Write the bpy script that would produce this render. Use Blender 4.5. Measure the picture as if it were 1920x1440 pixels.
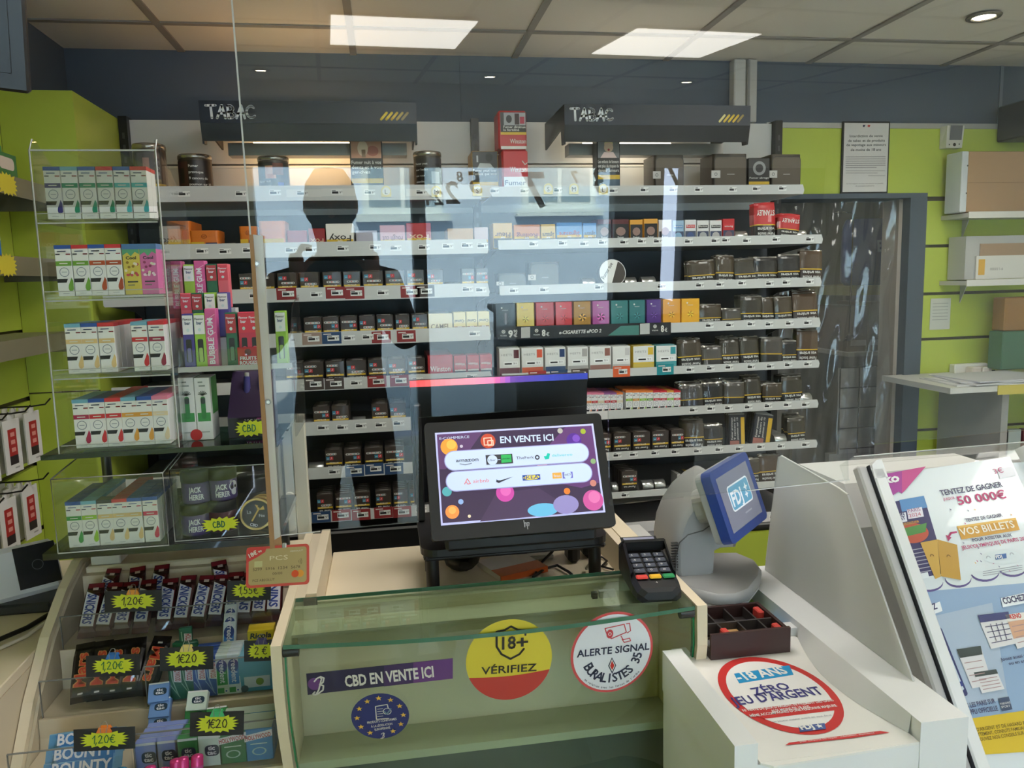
import bpy, math, random
from mathutils import Vector, Matrix
random.seed(7)
SC = bpy.context.scene
for o in list(bpy.data.objects):
    bpy.data.objects.remove(o)
COL = SC.collection
PI = math.pi

# ------------------------------------------------------------------ camera
F, YAW, PITCH, ROLL, ZC = 1464.09, .157667, .132563, -.0259311, 1.55
CAM = Vector((0, 0, ZC))
_cy, _sy, _cp, _sp, _cr, _sr = math.cos(YAW), math.sin(YAW), math.cos(PITCH), math.sin(PITCH), math.cos(ROLL), math.sin(ROLL)
RC = (Matrix(((_cr, -_sr, 0), (_sr, _cr, 0), (0, 0, 1))) @ Matrix(((1, 0, 0), (0, _cp, -_sp), (0, _sp, _cp)))
      @ Matrix(((1, 0, 0), (0, 0, -1), (0, 1, 0))) @ Matrix(((_cy, -_sy, 0), (_sy, _cy, 0), (0, 0, 1))))
cd = bpy.data.cameras.new('camera')
cd.sensor_width = 36
cd.lens = F / 1920 * 36
cd.clip_start = .02
cam = bpy.data.objects.new('camera', cd)
COL.objects.link(cam)
cam.matrix_world = Matrix.Translation(CAM) @ Matrix((RC[0], -RC[1], -RC[2])).transposed().to_4x4()
SC.camera = cam

# ------------------------------------------------------------------ world, sun, exposure
SC.view_settings.view_transform = 'Standard'
SC.view_settings.look = 'None'
SC.view_settings.gamma = 1
SC.view_settings.use_curve_mapping = False
SC.view_settings.exposure = 0.3
W = bpy.data.worlds.new('sky')
SC.world = W
W.use_nodes = True
bg = W.node_tree.nodes['Background']
bg.inputs[0].default_value = (.50, .74, 1, 1)
bg.inputs[1].default_value = 9.0
SUN = 34.0
sd = bpy.data.lights.new('sun', 'SUN')
sd.energy = SUN
sd.angle = .01
sd.color = (1, .97, .92)
so = bpy.data.objects.new('sun', sd)
COL.objects.link(so)
so.location = (0, 0, 8)
so.rotation_euler = Vector((.25, -.75, -.75)).to_track_quat('-Z', 'Y').to_euler()
LED = 9.0        # radiance of the ceiling panels
SC.cycles.transparent_max_bounces = 32
SC.cycles.max_bounces = 8
SC.cycles.diffuse_bounces = 4
SC.cycles.caustics_reflective = False
SC.cycles.caustics_refractive = False
SC.cycles.sample_clamp_indirect = 4
SC.cycles.use_denoising = True

# ------------------------------------------------------------------ pixel -> place
def ray(x, y):
    return RC.transposed() @ Vector(((x - 960) / F, (y - 720) / F, 1))
def aY(x, y, Y):
    d = ray(x, y); return CAM + d * (Y / d.y)
def aX(x, y, X):
    d = ray(x, y); return CAM + d * (X / d.x)
def aZ(x, y, Z):
    d = ray(x, y); return CAM + d * ((Z - ZC) / d.z)
class Pl:
    """a real plane: origin, unit axes u (to the right) and v (up); n looks to the viewer's side"""
    def __init__(s, o, u, v):
        s.o, s.u = Vector(o), Vector(u).normalized()
        v = Vector(v); s.v = (v - s.u * v.dot(s.u)).normalized(); s.n = s.u.cross(s.v)
        s.M = Matrix(((s.u.x, s.v.x, s.n.x, s.o.x), (s.u.y, s.v.y, s.n.y, s.o.y), (s.u.z, s.v.z, s.n.z, s.o.z), (0, 0, 0, 1)))
    def at(s, x, y):
        d = ray(x, y); return CAM + d * ((s.o - CAM).dot(s.n) / d.dot(s.n))
    def uv(s, x, y):
        p = s.at(x, y) - s.o; return (p.dot(s.u), p.dot(s.v))

# ------------------------------------------------------------------ materials
_M = {}
def lin(c):
    c = c / 255; return c / 12.92 if c <= .04045 else ((c + .055) / 1.055) ** 2.4
def C(r, g, b, rough=.5, metal=0.0, emit=0.0, bump=0.0, scale=60, coat=0.0, var=0.0):
    k = (r, g, b, rough, metal, emit, bump, scale, coat, var)
    if k in _M: return _M[k]
    m = bpy.data.materials.new('tone_%d_%d_%d' % (r, g, b)); m.use_nodes = True
    nt = m.node_tree; p = nt.nodes['Principled BSDF']; L = nt.links.new
    col = (lin(r), lin(g), lin(b), 1)
    p.inputs['Base Color'].default_value = col
    p.inputs['Roughness'].default_value = rough
    p.inputs['Metallic'].default_value = metal
    p.inputs['Coat Weight'].default_value = coat
    if emit:
        p.inputs['Emission Color'].default_value = col; p.inputs['Emission Strength'].default_value = emit
    if bump or var:
        tc = nt.nodes.new('ShaderNodeTexCoord'); no = nt.nodes.new('ShaderNodeTexNoise')
        no.inputs['Scale'].default_value = scale; no.inputs['Detail'].default_value = 4
        L(tc.outputs['Object'], no.inputs['Vector'])
        if bump:
            bu = nt.nodes.new('ShaderNodeBump'); bu.inputs['Strength'].default_value = bump; bu.inputs['Distance'].default_value = .002
            L(no.outputs['Fac'], bu.inputs['Height']); L(bu.outputs['Normal'], p.inputs['Normal'])
        if var:
            mx = nt.nodes.new('ShaderNodeMix'); mx.data_type = 'RGBA'
            mx.inputs['A'].default_value = tuple(c * (1 - var) for c in col[:3]) + (1,)
            mx.inputs['B'].default_value = tuple(min(1, c * (1 + var)) for c in col[:3]) + (1,)
            L(no.outputs['Fac'], mx.inputs['Factor']); L(mx.outputs['Result'], p.inputs['Base Color'])
    _M[k] = m
    return m
def frosted(c=(230, 230, 228), through=.12):
    k = ('f', c, through)
    if k in _M: return _M[k]
    m = bpy.data.materials.new('frosted_sheet'); m.use_nodes = True
    nt = m.node_tree; nt.nodes.clear(); N = nt.nodes.new; L = nt.links.new; col = tuple(lin(v) for v in c) + (1,)
    out = N('ShaderNodeOutputMaterial'); df = N('ShaderNodeBsdfDiffuse'); tl = N('ShaderNodeBsdfTranslucent'); tr = N('ShaderNodeBsdfTransparent'); a = N('ShaderNodeMixShader'); b = N('ShaderNodeMixShader')
    df.inputs[0].default_value = col; tl.inputs[0].default_value = col; a.inputs[0].default_value = .45; b.inputs[0].default_value = through
    L(df.outputs[0], a.inputs[1]); L(tl.outputs[0], a.inputs[2]); L(a.outputs[0], b.inputs[1]); L(tr.outputs[0], b.inputs[2]); L(b.outputs[0], out.inputs[0])
    _M[k] = m
    return m
def glass(tint=(255, 255, 255), refl=1.0, haze=0.0, ior=1.5, rough=0.0):
    """clear sheet: straight-through light plus the mirror reflection of its Fresnel term (and a little milky haze)"""
    k = ('g', tint, refl, haze, ior, rough)
    if k in _M: return _M[k]
    m = bpy.data.materials.new('clear_sheet'); m.use_nodes = True
    nt = m.node_tree; nt.nodes.clear(); N = nt.nodes.new; L = nt.links.new
    out = N('ShaderNodeOutputMaterial'); tr = N('ShaderNodeBsdfTransparent'); gl = N('ShaderNodeBsdfGlossy'); fr = N('ShaderNodeFresnel'); mx = N('ShaderNodeMixShader')
    tr.inputs[0].default_value = (lin(tint[0]), lin(tint[1]), lin(tint[2]), 1)
    gl.inputs['Roughness'].default_value = rough
    ge = N('ShaderNodeNewGeometry'); io = N('ShaderNodeMath'); io.operation = 'MULTIPLY_ADD'      # same index from either side of the thin sheet
    io.inputs[1].default_value = 1 / ior - ior; io.inputs[2].default_value = ior
    L(ge.outputs['Backfacing'], io.inputs[0]); L(io.outputs[0], fr.inputs['IOR'])
    if refl != 1:
        mu = N('ShaderNodeMath'); mu.operation = 'MULTIPLY'; mu.inputs[1].default_value = refl
        L(fr.outputs[0], mu.inputs[0]); L(mu.outputs[0], mx.inputs[0])
    else: L(fr.outputs[0], mx.inputs[0])
    L(tr.outputs[0], mx.inputs[1]); L(gl.outputs[0], mx.inputs[2])
    if haze:
        df = N('ShaderNodeBsdfDiffuse'); df.inputs[0].default_value = (.8, .8, .8, 1); m2 = N('ShaderNodeMixShader'); m2.inputs[0].default_value = haze
        L(mx.outputs[0], m2.inputs[1]); L(df.outputs[0], m2.inputs[2]); L(m2.outputs[0], out.inputs[0])
    else: L(mx.outputs[0], out.inputs[0])
    _M[k] = m
    return m

# ------------------------------------------------------------------ mesh building
_T = {}
def text_geo(s, bold=0.0, res=2):
    k = (s, bold, res)
    if k not in _T:
        c = bpy.data.curves.new('lettering', 'FONT'); c.body = s; c.size = 1; c.offset = bold; c.resolution_u = res; c.fill_mode = 'FRONT'
        o = bpy.data.objects.new('lettering', c); me = o.to_mesh()
        V = [(v.co.x, v.co.y) for v in me.vertices]; Fs = [tuple(p.vertices) for p in me.polygons]
        o.to_mesh_clear(); bpy.data.objects.remove(o); bpy.data.curves.remove(c)
        x0 = min((v[0] for v in V), default=0); x1 = max((v[0] for v in V), default=1)
        _T[k] = ([(v[0] - x0, v[1]) for v in V], Fs, max(x1 - x0, 1e-6))
    return _T[k]
CAP = .729
class MB:
    def __init__(s, M=None):
        s.v, s.f, s.m, s.mats, s.M, s.sm = [], [], [], [], M or Matrix.Identity(4), []
    def mi(s, mat):
        if mat not in s.mats: s.mats.append(mat)
        return s.mats.index(mat)
    def add(s, V, Fs, mat, M=None, smooth=False):
        b = len(s.v); T = s.M @ M if M is not None else s.M
        s.v += [T @ Vector(v) for v in V]; i = s.mi(mat)
        for f in Fs: s.f.append(tuple(b + k for k in f)); s.m.append(i); s.sm.append(smooth)
        return s
    def box(s, x0, x1, y0, y1, z0, z1, mat, M=None, c=0.0):
        if x0 > x1: x0, x1 = x1, x0
        if y0 > y1: y0, y1 = y1, y0
        if z0 > z1: z0, z1 = z1, z0
        if c <= 0:
            V = [(x, y, z) for z in (z0, z1) for y in (y0, y1) for x in (x0, x1)]
            return s.add(V, [(0, 2, 3, 1), (4, 5, 7, 6), (0, 1, 5, 4), (1, 3, 7, 5), (3, 2, 6, 7), (2, 0, 4, 6)], mat, M)
        c = min(c, (x1 - x0) / 2.01, (y1 - y0) / 2.01, (z1 - z0) / 2.01)
        V, ix = [], {}
        X, Y, Z = (x0, x1), (y0, y1), (z0, z1)
        for a in (0, 1):
            for b in (0, 1):
                for d in (0, 1):
                    p = [X[a], Y[b], Z[d]]; q = [(1, -1)[a] * c, (1, -1)[b] * c, (1, -1)[d] * c]
                    for e in range(3):
                        ix[a, b, d, e] = len(V); V.append(tuple(p[k] + (q[k] if k != e else 0) for k in range(3)))
        Fs = []
        for e in range(3):
            o1, o2 = [k for k in range(3) if k != e]
            for sgn in (0, 1):
                cyc = []
                for (i, j) in ((0, 0), (1, 0), (1, 1), (0, 1)):
                    key = [0, 0, 0]; key[e] = sgn; key[o1] = i; key[o2] = j; cyc.append(ix[tuple(key) + (e,)])
                Fs.append(tuple(cyc))
        for e in range(3):          # edges along axis e
            o1, o2 = [k for k in range(3) if k != e]
            for i in (0, 1):
                for j in (0, 1):
                    k0 = [0, 0, 0]; k1 = [0, 0, 0]; k0[o1] = k1[o1] = i; k0[o2] = k1[o2] = j; k1[e] = 1
                    Fs.append((ix[tuple(k0) + (o1,)], ix[tuple(k1) + (o1,)], ix[tuple(k1) + (o2,)], ix[tuple(k0) + (o2,)]))
        for a in (0, 1):
            for b in (0, 1):
                for d in (0, 1): Fs.append((ix[a, b, d, 0], ix[a, b, d, 1], ix[a, b, d, 2]))
        return s.add(V, Fs, mat, M)
    def loft(s, rings, mat, M=None, smooth=True, cap=True, closed=True):
        n = len(rings[0]); V = [p for r in rings for p in r]; Fs = []
        for i in range(len(rings) - 1):
            for j in range(n if closed else n - 1):
                k = (j + 1) % n; Fs.append((i * n + j, i * n + k, (i + 1) * n + k, (i + 1) * n + j))
        s.add(V, Fs, mat, M, smooth)
        if cap and closed:
            s.add(rings[0], [tuple(range(n))[::-1]], mat, M); s.add(rings[-1], [tuple(range(n))], mat, M)
        return s
    def lathe(s, prof, mat, M=None, n=24, smooth=True, a0=0.0, a1=2 * PI):
        full = abs(a1 - a0 - 2 * PI) < 1e-6; k = n if full else n + 1
        rings = [[(r * math.cos(a0 + (a1 - a0) * j / n), r * math.sin(a0 + (a1 - a0) * j / n), z) for j in range(k)] for r, z in prof]
        return s.loft(rings, mat, M, smooth, cap=full, closed=full)
    def cyl(s, p, q, r, mat, n=12, r2=None, smooth=True):
        p, q = Vector(p), Vector(q); d = q - p
        M = Matrix.Translation(p) @ d.to_track_quat('Z', 'Y').to_matrix().to_4x4()
        return s.lathe([(r, 0), (r if r2 is None else r2, d.length)], mat, M, n, smooth)
    def tube(s, pts, r, mat, n=8):
        P = [Vector(p) for p in pts]; rings = []
        for i, p in enumerate(P):
            d = (P[min(i + 1, len(P) - 1)] - P[max(i - 1, 0)]).normalized()
            a = d.cross(Vector((0, 0, 1)) if abs(d.z) < .9 else Vector((1, 0, 0))).normalized(); b = d.cross(a)
            rings.append([tuple(p + a * r * math.cos(2 * PI * j / n) + b * r * math.sin(2 * PI * j / n)) for j in range(n)])
        return s.loft(rings, mat)
    def prism(s, poly, h0, h1, mat, M=None, smooth=False):
        """2-D outline (x, y) extruded along local z"""
        n = len(poly); A = sum(poly[i][0] * poly[(i + 1) % n][1] - poly[(i + 1) % n][0] * poly[i][1] for i in range(n))
        if A < 0: poly = poly[::-1]
        V = [(x, y, h0) for x, y in poly] + [(x, y, h1) for x, y in poly]
        s.add(V, [tuple(range(n))[::-1], tuple(range(n, 2 * n))], mat, M)
        return s.add(V, [(i, (i + 1) % n, n + (i + 1) % n, n + i) for i in range(n)], mat, M, smooth)
    # flat printing in the local x-y plane at height w
    def poly(s, pts, mat, w=.0004, M=None):
        n = len(pts); A = sum(pts[i][0] * pts[(i + 1) % n][1] - pts[(i + 1) % n][0] * pts[i][1] for i in range(n))
        if A < 0: pts = pts[::-1]
        return s.add([(x, y, w) for x, y in pts], [tuple(range(n))], mat, M)
    def rect(s, x0, y0, x1, y1, mat, w=.0004, M=None):
        return s.poly([(x0, y0), (x1, y0), (x1, y1), (x0, y1)], mat, w, M)
    def circ(s, x, y, r, mat, w=.0004, M=None, n=28, ry=None):
        return s.poly([(x + r * math.cos(2 * PI * k / n), y + (ry or r) * math.sin(2 * PI * k / n)) for k in range(n)], mat, w, M)
    def ring(s, x, y, r0, r1, mat, w=.0004, M=None, n=36, a0=0.0, a1=2 * PI, sy=1.0):
        V = []
        for k in range(n + 1):
            a = a0 + (a1 - a0) * k / n
            V += [(x + r0 * math.cos(a), y + sy * r0 * math.sin(a), w), (x + r1 * math.cos(a), y + sy * r1 * math.sin(a), w)]
        return s.add(V, [(2 * k, 2 * k + 1, 2 * k + 3, 2 * k + 2) for k in range(n)], mat, M)
    def burst(s, x, y, rx, ry, mat, w=.0004, M=None, n=20, inner=.76, seed=1):
        R = random.Random(seed); pts = []
        for k in range(2 * n):
            a = PI * k / n; q = (1 if k % 2 == 0 else inner) * R.uniform(.92, 1.0)
            ca, sa = math.cos(a), math.sin(a); m = max(abs(ca), abs(sa)) ** -.45
            pts.append((x + rx * q * ca * m, y + ry * q * sa * m))
        c = [(x, y, w)] + [(px, py, w) for px, py in pts]; L = len(pts)
        return s.add(c, [(0, 1 + k, 1 + (k + 1) % L) for k in range(L)], mat, M)
    def star(s, x, y, r, mat, w=.0006, M=None, n=5, k=.42, a=PI / 2):
        return s.poly([(x + (r if i % 2 == 0 else r * k) * math.cos(a + PI * i / n), y + (r if i % 2 == 0 else r * k) * math.sin(a + PI * i / n)) for i in range(2 * n)], mat, w, M)
    def stroke(s, pts, wd, mat, w=.0006, M=None):
        h = wd / 2
        for (x0, y0), (x1, y1) in zip(pts, pts[1:]):
            L = math.hypot(x1 - x0, y1 - y0) or 1e-9; nx, ny = -(y1 - y0) / L * h, (x1 - x0) / L * h
            s.poly([(x0 + nx, y0 + ny), (x1 + nx, y1 + ny), (x1 - nx, y1 - ny), (x0 - nx, y0 - ny)], mat, w, M)
        for x, y in pts: s.circ(x, y, h, mat, w, M, 8)
        return s
    def text(s, st, x, y, h, mat, w=.0006, width=None, bold=0.0, ang=0.0, align='l', M=None, shear=0.0, res=2):
        """one line: cap height h, optional exact width, baseline start (or centre) at x, y"""
        V, Fs, L = text_geo(st, bold, res)
        sy = h / CAP; sx = width / L if width else sy; W_ = L * sx
        dx = {'l': 0, 'c': -W_ / 2, 'r': -W_}[align]; ca, sa = math.cos(ang), math.sin(ang)
        P = []
        for a, b in V:
            b *= sy; a = a * sx + dx + b * shear; P.append((x + a * ca - b * sa, y + a * sa + b * ca, w))
        return s.add(P, Fs, mat, M)
    def arc_text(s, st, x, y, r, a0, a1, h, mat, w=.0006, bold=0.0, M=None, sx=1.0):
        """letters along a circle's lower side, read from a0 to a1 (angles of letter centres)"""
        n = len(st)
        for i, ch in enumerate(st):
            if ch == ' ': continue
            a = a0 + (a1 - a0) * i / (n - 1); V, Fs, L = text_geo(ch, bold); k = h / CAP; ca, sa = math.cos(a + PI / 2), math.sin(a + PI / 2)
            P = []
            for p, q in V:
                p = (p - L / 2) * k * sx; q = q * k; P.append((x + r * math.cos(a) + p * ca - q * sa, y + r * math.sin(a) + p * sa + q * ca, w))
            s.add(P, Fs, mat, M)
        return s
    def build(s, name, parent=None, data_only=False):
        me = bpy.data.meshes.new(name); me.from_pydata([tuple(v) for v in s.v], [], s.f)
        for m in s.mats: me.materials.append(m)
        me.polygons.foreach_set('material_index', s.m); me.polygons.foreach_set('use_smooth', s.sm); me.update()
        if data_only: return me
        o = bpy.data.objects.new(name, me); COL.objects.link(o)
        if parent is not None: o.parent = parent
        return o
class Px(MB):
    """printing laid out on a real plane, with the places of marks read off the photograph"""
    def __init__(s, pl):
        super().__init__(pl.M); s.pl = pl
    def q(s, pts, mat, w=.0005): return s.poly([s.pl.uv(*p) for p in pts], mat, w)
    def t(s, st, p0, p1, hpx, mat, w=.0009, bold=0.0, shear=0.0, fit=True, res=2):
        a, b = s.pl.uv(*p0), s.pl.uv(*p1); c = s.pl.uv(p0[0], p0[1] - hpx); h = math.hypot(c[0] - a[0], c[1] - a[1])
        return s.text(st, a[0], a[1], h, mat, w, math.hypot(b[0] - a[0], b[1] - a[1]) if fit else None, bold, math.atan2(b[1] - a[1], b[0] - a[0]), 'l', None, shear, res)
    def s_(s, pts, wpx, mat, w=.0009):
        P = [s.pl.uv(*p) for p in pts]; k = s.pl.uv(pts[0][0] + wpx, pts[0][1]); return s.stroke(P, math.hypot(k[0] - P[0][0], k[1] - P[0][1]), mat, w)

def tag(o, label, cat, group=None, kind=None):
    if label: o['label'] = label
    if cat: o['category'] = cat
    if group: o['group'] = group
    if kind: o['kind'] = kind
    return o
def thing(name, label, cat, loc=(0, 0, 0), rotz=0.0, group=None):
    o = bpy.data.objects.new(name, None); COL.objects.link(o); o.location = loc; o.rotation_euler = (0, 0, rotz); o.empty_display_size = .02
    return tag(o, label, cat, group)
def struct(name, mb, parent=None):
    o = mb.build(name, parent)
    if parent is None: o['kind'] = 'structure'
    return o
def inst(name, me, loc, label, cat, group=None, rot=(0, 0, 0), sc=None):
    o = bpy.data.objects.new(name, me); COL.objects.link(o); o.location = loc; o.rotation_euler = rot
    if sc: o.scale = sc
    return tag(o, label, cat, group)
ORD = 'first second third fourth fifth sixth seventh eighth ninth tenth eleventh twelfth thirteenth fourteenth fifteenth sixteenth seventeenth eighteenth'.split()
FRONT = Matrix(((1, 0, 0, 0), (0, 0, -1, 0), (0, 1, 0, 0), (0, 0, 0, 1)))    # local x-y printing -> upright face that looks to -Y
def rr(w, h, r, n=4, x=0, y=0):
    """rounded rectangle outline centred on x, y"""
    P = []
    for cx, cy, a in ((w / 2 - r, h / 2 - r, 0), (-w / 2 + r, h / 2 - r, PI / 2), (-w / 2 + r, -h / 2 + r, PI), (w / 2 - r, -h / 2 + r, 1.5 * PI)):
        P += [(x + cx + r * math.cos(a + PI / 2 * k / n), y + cy + r * math.sin(a + PI / 2 * k / n)) for k in range(n + 1)]
    return P
WHITE = C(235, 235, 232, .45); BLACK = C(18, 18, 20, .4); CREAM = C(226, 212, 184, .45, bump=.03, scale=200); YEL = C(232, 200, 40, .45)
# ------------------------------------------------------------------ room shell
CEIL = 2.395
XL, XR, YB, YF = -1.07, 3.6, 3.08, -3.2
TILE = C(232, 225, 216, .9, bump=.25, scale=350, var=.05)
m = MB(); m.box(XL - .3, XR + .1, YF - .1, YB + 1.6, CEIL, CEIL + .05, TILE); struct('ceiling', m)
m = MB(); TB = C(150, 143, 137, .5)
for k in range(-2, 9):
    x = -.073 + .605 * k
    if XL < x < XR: m.box(x - .012, x + .012, YF, YB, CEIL - .006, CEIL - .0005, TB)
for k in range(0, 10):
    y = 2.77 - .605 * k
    m.box(XL, XR, y - .012, y + .012, CEIL - .0055, CEIL - .0005, TB)
struct('trim_1', m)                                                 # the ceiling's T-bars
m = MB()
for x0, x1, y0, y1 in ((XL, XR, YF, YB),): m.box(x0, x1, y0, y1, -.06, 0, C(206, 198, 186, .35, bump=.05, scale=20, var=.08))
struct('floor', m)
SLATE = C(86, 96, 110, .6, bump=.05, scale=90)
m = MB()
m.box(XL - .1, 1.62, YB, YB + .1, 0, CEIL, SLATE); m.box(1.62, XR + .1, YB, YB + .1, 2.146, CEIL, SLATE); m.box(2.24, XR + .1, YB, YB + .1, 0, 2.146, SLATE)
struct('wall_back', m)
m = MB(); m.box(1.05 - .73, 1.05 - .725, YB - .004, YB - .001, 2.14, CEIL, C(82, 92, 106, .6)); m.box(2.62, 2.635, YB - .006, YB - .001, 2.15, CEIL, C(120, 128, 138, .5)); struct('trim_2', m)
GREEN = C(184, 200, 78, .42, bump=.02, scale=30, var=.03); SLAT = C(72, 66, 40, .6)
# green slat boards round the doorway
m = MB()
GY = 3.04
m.box(1.545, 2.275, GY, YB - .002, 1.862, 2.129, GREEN)
m.box(2.275, XR, GY, YB - .002, 1.853, 2.129, GREEN)
zs = [1.840, 1.646, 1.444, 1.249, 1.05, .85, .65, .45, .25]
for a, b in zip(zs, zs[1:]): m.box(2.262, XR, GY, YB - .002, b + .007, a - .006, GREEN)
m.box(2.262, XR, GY + .012, YB - .002, .05, 2.1, SLAT)
m.box(1.545, XR, GY - .004, YB - .002, 2.129, 2.15, C(176, 176, 172, .4, .3))
struct('wall_right_of_shelves', m)
m = MB(); DF = C(74, 86, 98, .5)
m.box(1.56, 2.262, GY - .02, YB + .12, 1.846, 1.866, DF); m.box(2.185, 2.262, GY - .02, YB + .12, 0, 1.846, DF); m.box(2.168, 2.186, GY + .03, YB + .1, 0, 1.846, C(168, 158, 148, .5))
struct('door_1', m)
# the dim storeroom beyond the doorway
m = MB(); ST = C(150, 146, 140, .8, bump=.05)
m.box(1.3, 3.3, 4.35, 4.4, 0, CEIL, ST); m.box(1.2, 1.3, YB + .1, 4.4, 0, CEIL, ST); m.box(3.3, 3.36, YB + .1, 4.4, 0, CEIL, ST); m.box(1.2, 3.36, YB + .1, 4.4, -.05, 0, ST)
struct('wall_storeroom', m)
# left wall with horizontal slats
m = MB()
m.box(XL - .1, XL - .012, YF, YB, 0, CEIL, SLAT)
m.box(XL - .012, XL, YF, YB, 2.13, CEIL, SLATE)
zs = [2.13, 1.93, 1.734, 1.534, 1.334, 1.234, 1.03, .831, .63, .43, .2]
zs = [2.13] + [1.234 + .2 * k for k in range(4, -6, -1)]
for a, b in zip(zs, zs[1:]): m.box(XL - .012, XL, YF, 2.53, b + .007, a - .007, GREEN)
struct('wall_left', m)
m = MB(); m.box(XR, XR + .1, YF, YB, 0, CEIL, C(226, 224, 218, .7)); struct('wall_right', m)
# green end cupboard that closes the corner beside the shelves
t = thing('corner_cupboard', 'tall lime green cupboard filling the corner beside the tobacco shelves', 'cupboard')
m = MB(); m.box(XL + .001, -.868, 2.53, YB - .003, 0, 2.127, GREEN); m.build('cabinet', t)
m = MB(); m.box(XL + .001, -.868, 2.528, 2.5299, 1.247, 1.2505, SLAT); m.build('panel_joint', t)
# black slotted post and white cable duct
t = tag(MB().box(1.402, 1.452, 3.03, 3.079, 2.15, 2.39, C(205, 202, 198, .4), c=.004).build('cable_duct'), 'pale plastic cable duct running from the ceiling behind the doorway-side canopy', 'cable duct')
t2 = tag(MB().box(1.460, 1.502, 3.035, 3.079, 2.15, 2.392, C(196, 192, 188, .4), c=.004).box(1.462, 1.470, 3.033, 3.036, 2.15, 2.392, C(150, 148, 146, .4)).build('cable_duct'), 'narrower pale cable duct beside the first duct, nearer the lime wall', 'cable duct')

# ------------------------------------------------------------------ shop front behind the viewer, street beyond
m = MB(); FW = C(214, 210, 204, .7)
m.box(XL, -.53, YF - .12, YF, 0, CEIL, FW); m.box(-.53, XR, YF - .12, YF, 1.865, CEIL, FW)
m.box(.485, .575, YF - .12, YF, 0, 1.865, C(40, 44, 50, .5)); m.box(1.93, 2.3, YF - .12, YF, 0, 1.865, C(60, 60, 64, .5)); m.box(2.46, XR, YF - .12, YF, 0, 1.865, C(90, 88, 86, .6))
struct('wall_front', m)
clear = glass((235, 242, 238))
m = MB(); m.box(-.53, .485, YF - .06, YF - .05, .02, 1.865, clear); struct('window_1', m)
m = MB(); m.box(.575, 1.93, YF - .06, YF - .05, .02, 1.865, clear)
INK = C(24, 26, 32, .5)
PN = Vector((-.032, .998, .052)).normalized(); PP0 = Vector((-.17, 1.12, 1.2))   # the clear guard in front of the till
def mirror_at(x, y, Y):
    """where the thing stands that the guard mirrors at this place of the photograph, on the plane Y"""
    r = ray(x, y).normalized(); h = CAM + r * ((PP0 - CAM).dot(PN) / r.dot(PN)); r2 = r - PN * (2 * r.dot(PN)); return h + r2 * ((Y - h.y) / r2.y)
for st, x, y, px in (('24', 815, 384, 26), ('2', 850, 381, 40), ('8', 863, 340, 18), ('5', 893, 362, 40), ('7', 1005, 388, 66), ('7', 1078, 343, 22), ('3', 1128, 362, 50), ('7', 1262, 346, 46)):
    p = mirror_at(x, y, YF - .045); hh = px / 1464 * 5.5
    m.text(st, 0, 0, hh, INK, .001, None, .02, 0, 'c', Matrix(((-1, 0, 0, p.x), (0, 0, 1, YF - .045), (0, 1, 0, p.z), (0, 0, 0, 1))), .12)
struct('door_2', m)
m = MB(); FC = C(190, 198, 214, .8, bump=.1, scale=3)
m.box(-9, 12, -9.3, -9, -.2, 7.5, FC)
for x, z in ((.95, 1.45), (-2.6, 1.6), (3.2, 1.5), (5.9, 1.5)):
    m.box(x - .55, x + .55, -9.02, -8.93, z, z + 1.5, WHITE); m.box(x - .46, x - .03, -8.95, -8.92, z + .1, z + 1.42, C(150, 165, 175, .2)); m.box(x + .03, x + .46, -8.95, -8.92, z + .1, z + 1.42, C(150, 165, 175, .2)); m.box(x - .65, x + .65, -9.02, -8.85, z - .1, z, WHITE)
struct('street_building', m)
m = MB(); m.box(-9, 12, -9, YF - .12, -.2, -.12, C(150, 150, 155, .8, bump=.1)); struct('street_pavement', m)
t = thing('display_island', 'dark waist-high display island standing in the shop behind the viewer', 'display unit')
m = MB(); m.box(.85, 1.9, -2.3, -1.7, 0, 1.02, C(46, 48, 54, .5), c=.01); m.build('body', t)
m = MB(); m.box(.82, 1.93, -2.33, -1.67, 1.02, 1.05, C(60, 60, 64, .4), c=.005); m.build('counter_top', t)

# ------------------------------------------------------------------ lamps
k = 0
for x, y, lab in ((.288, -1.58, 'square glowing ceiling panel mirrored in the guard above the counter till'), (1.6, -1.58, 'square glowing ceiling panel mirrored above the doorway-side canopy'),
                  (.288, .55, None), (1.6, .55, None), (2.85, .55, None)):
    if lab is None: continue
    t = thing('ceiling_light', lab, 'ceiling light', (x, y, CEIL), 0, 'square ceiling panels')
    MB().box(-.31, .31, -.32, .32, -.012, -.0065, C(235, 235, 235, .4)).build('frame', t)
    MB().box(-.3, .3, -.31, .31, -.016, -.0125, C(255, 250, 243, .5, emit=LED)).build('diffuser', t)
def downlight(x, y, lab, pw, tilt=(0, 0)):
    t = thing('recessed_spotlight', lab, 'spotlight', (x, y, CEIL), 0, 'recessed ceiling spotlights')
    MB().lathe([(.055, -.0065), (.052, -.012), (.038, -.012), (.036, -.0065)], C(150, 146, 142, .3, .8), n=28).build('ring', t)
    MB().lathe([(.0, -.008), (.034, -.008)], C(255, 246, 230, .5, emit=30), n=24).build('bulb', t)
    l = bpy.data.lights.new('spot_beam', 'SPOT'); l.energy = pw; l.spot_size = 1.9; l.spot_blend = .6; l.shadow_soft_size = .04; l.color = (1, .93, .84)
    lo = bpy.data.objects.new('spot_beam', l); COL.objects.link(lo); lo.location = (x, y, CEIL - .03); lo.rotation_euler = (tilt[0], tilt[1], 0)
downlight(2.036, 2.477, 'recessed spotlight set in the ceiling above the lime slat wall', 9)
for x, y, lab, pw in ((-.40, -2.815, 'small ceiling spot mirrored over the canopy beside the vape rack', 10), (.951, -2.81, 'small ceiling spot mirrored between the two canopies', 10), (2.253, -2.8, 'small ceiling spot mirrored over the doorway-side canopy', 10)):
    downlight(x, y, lab, pw)
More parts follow.
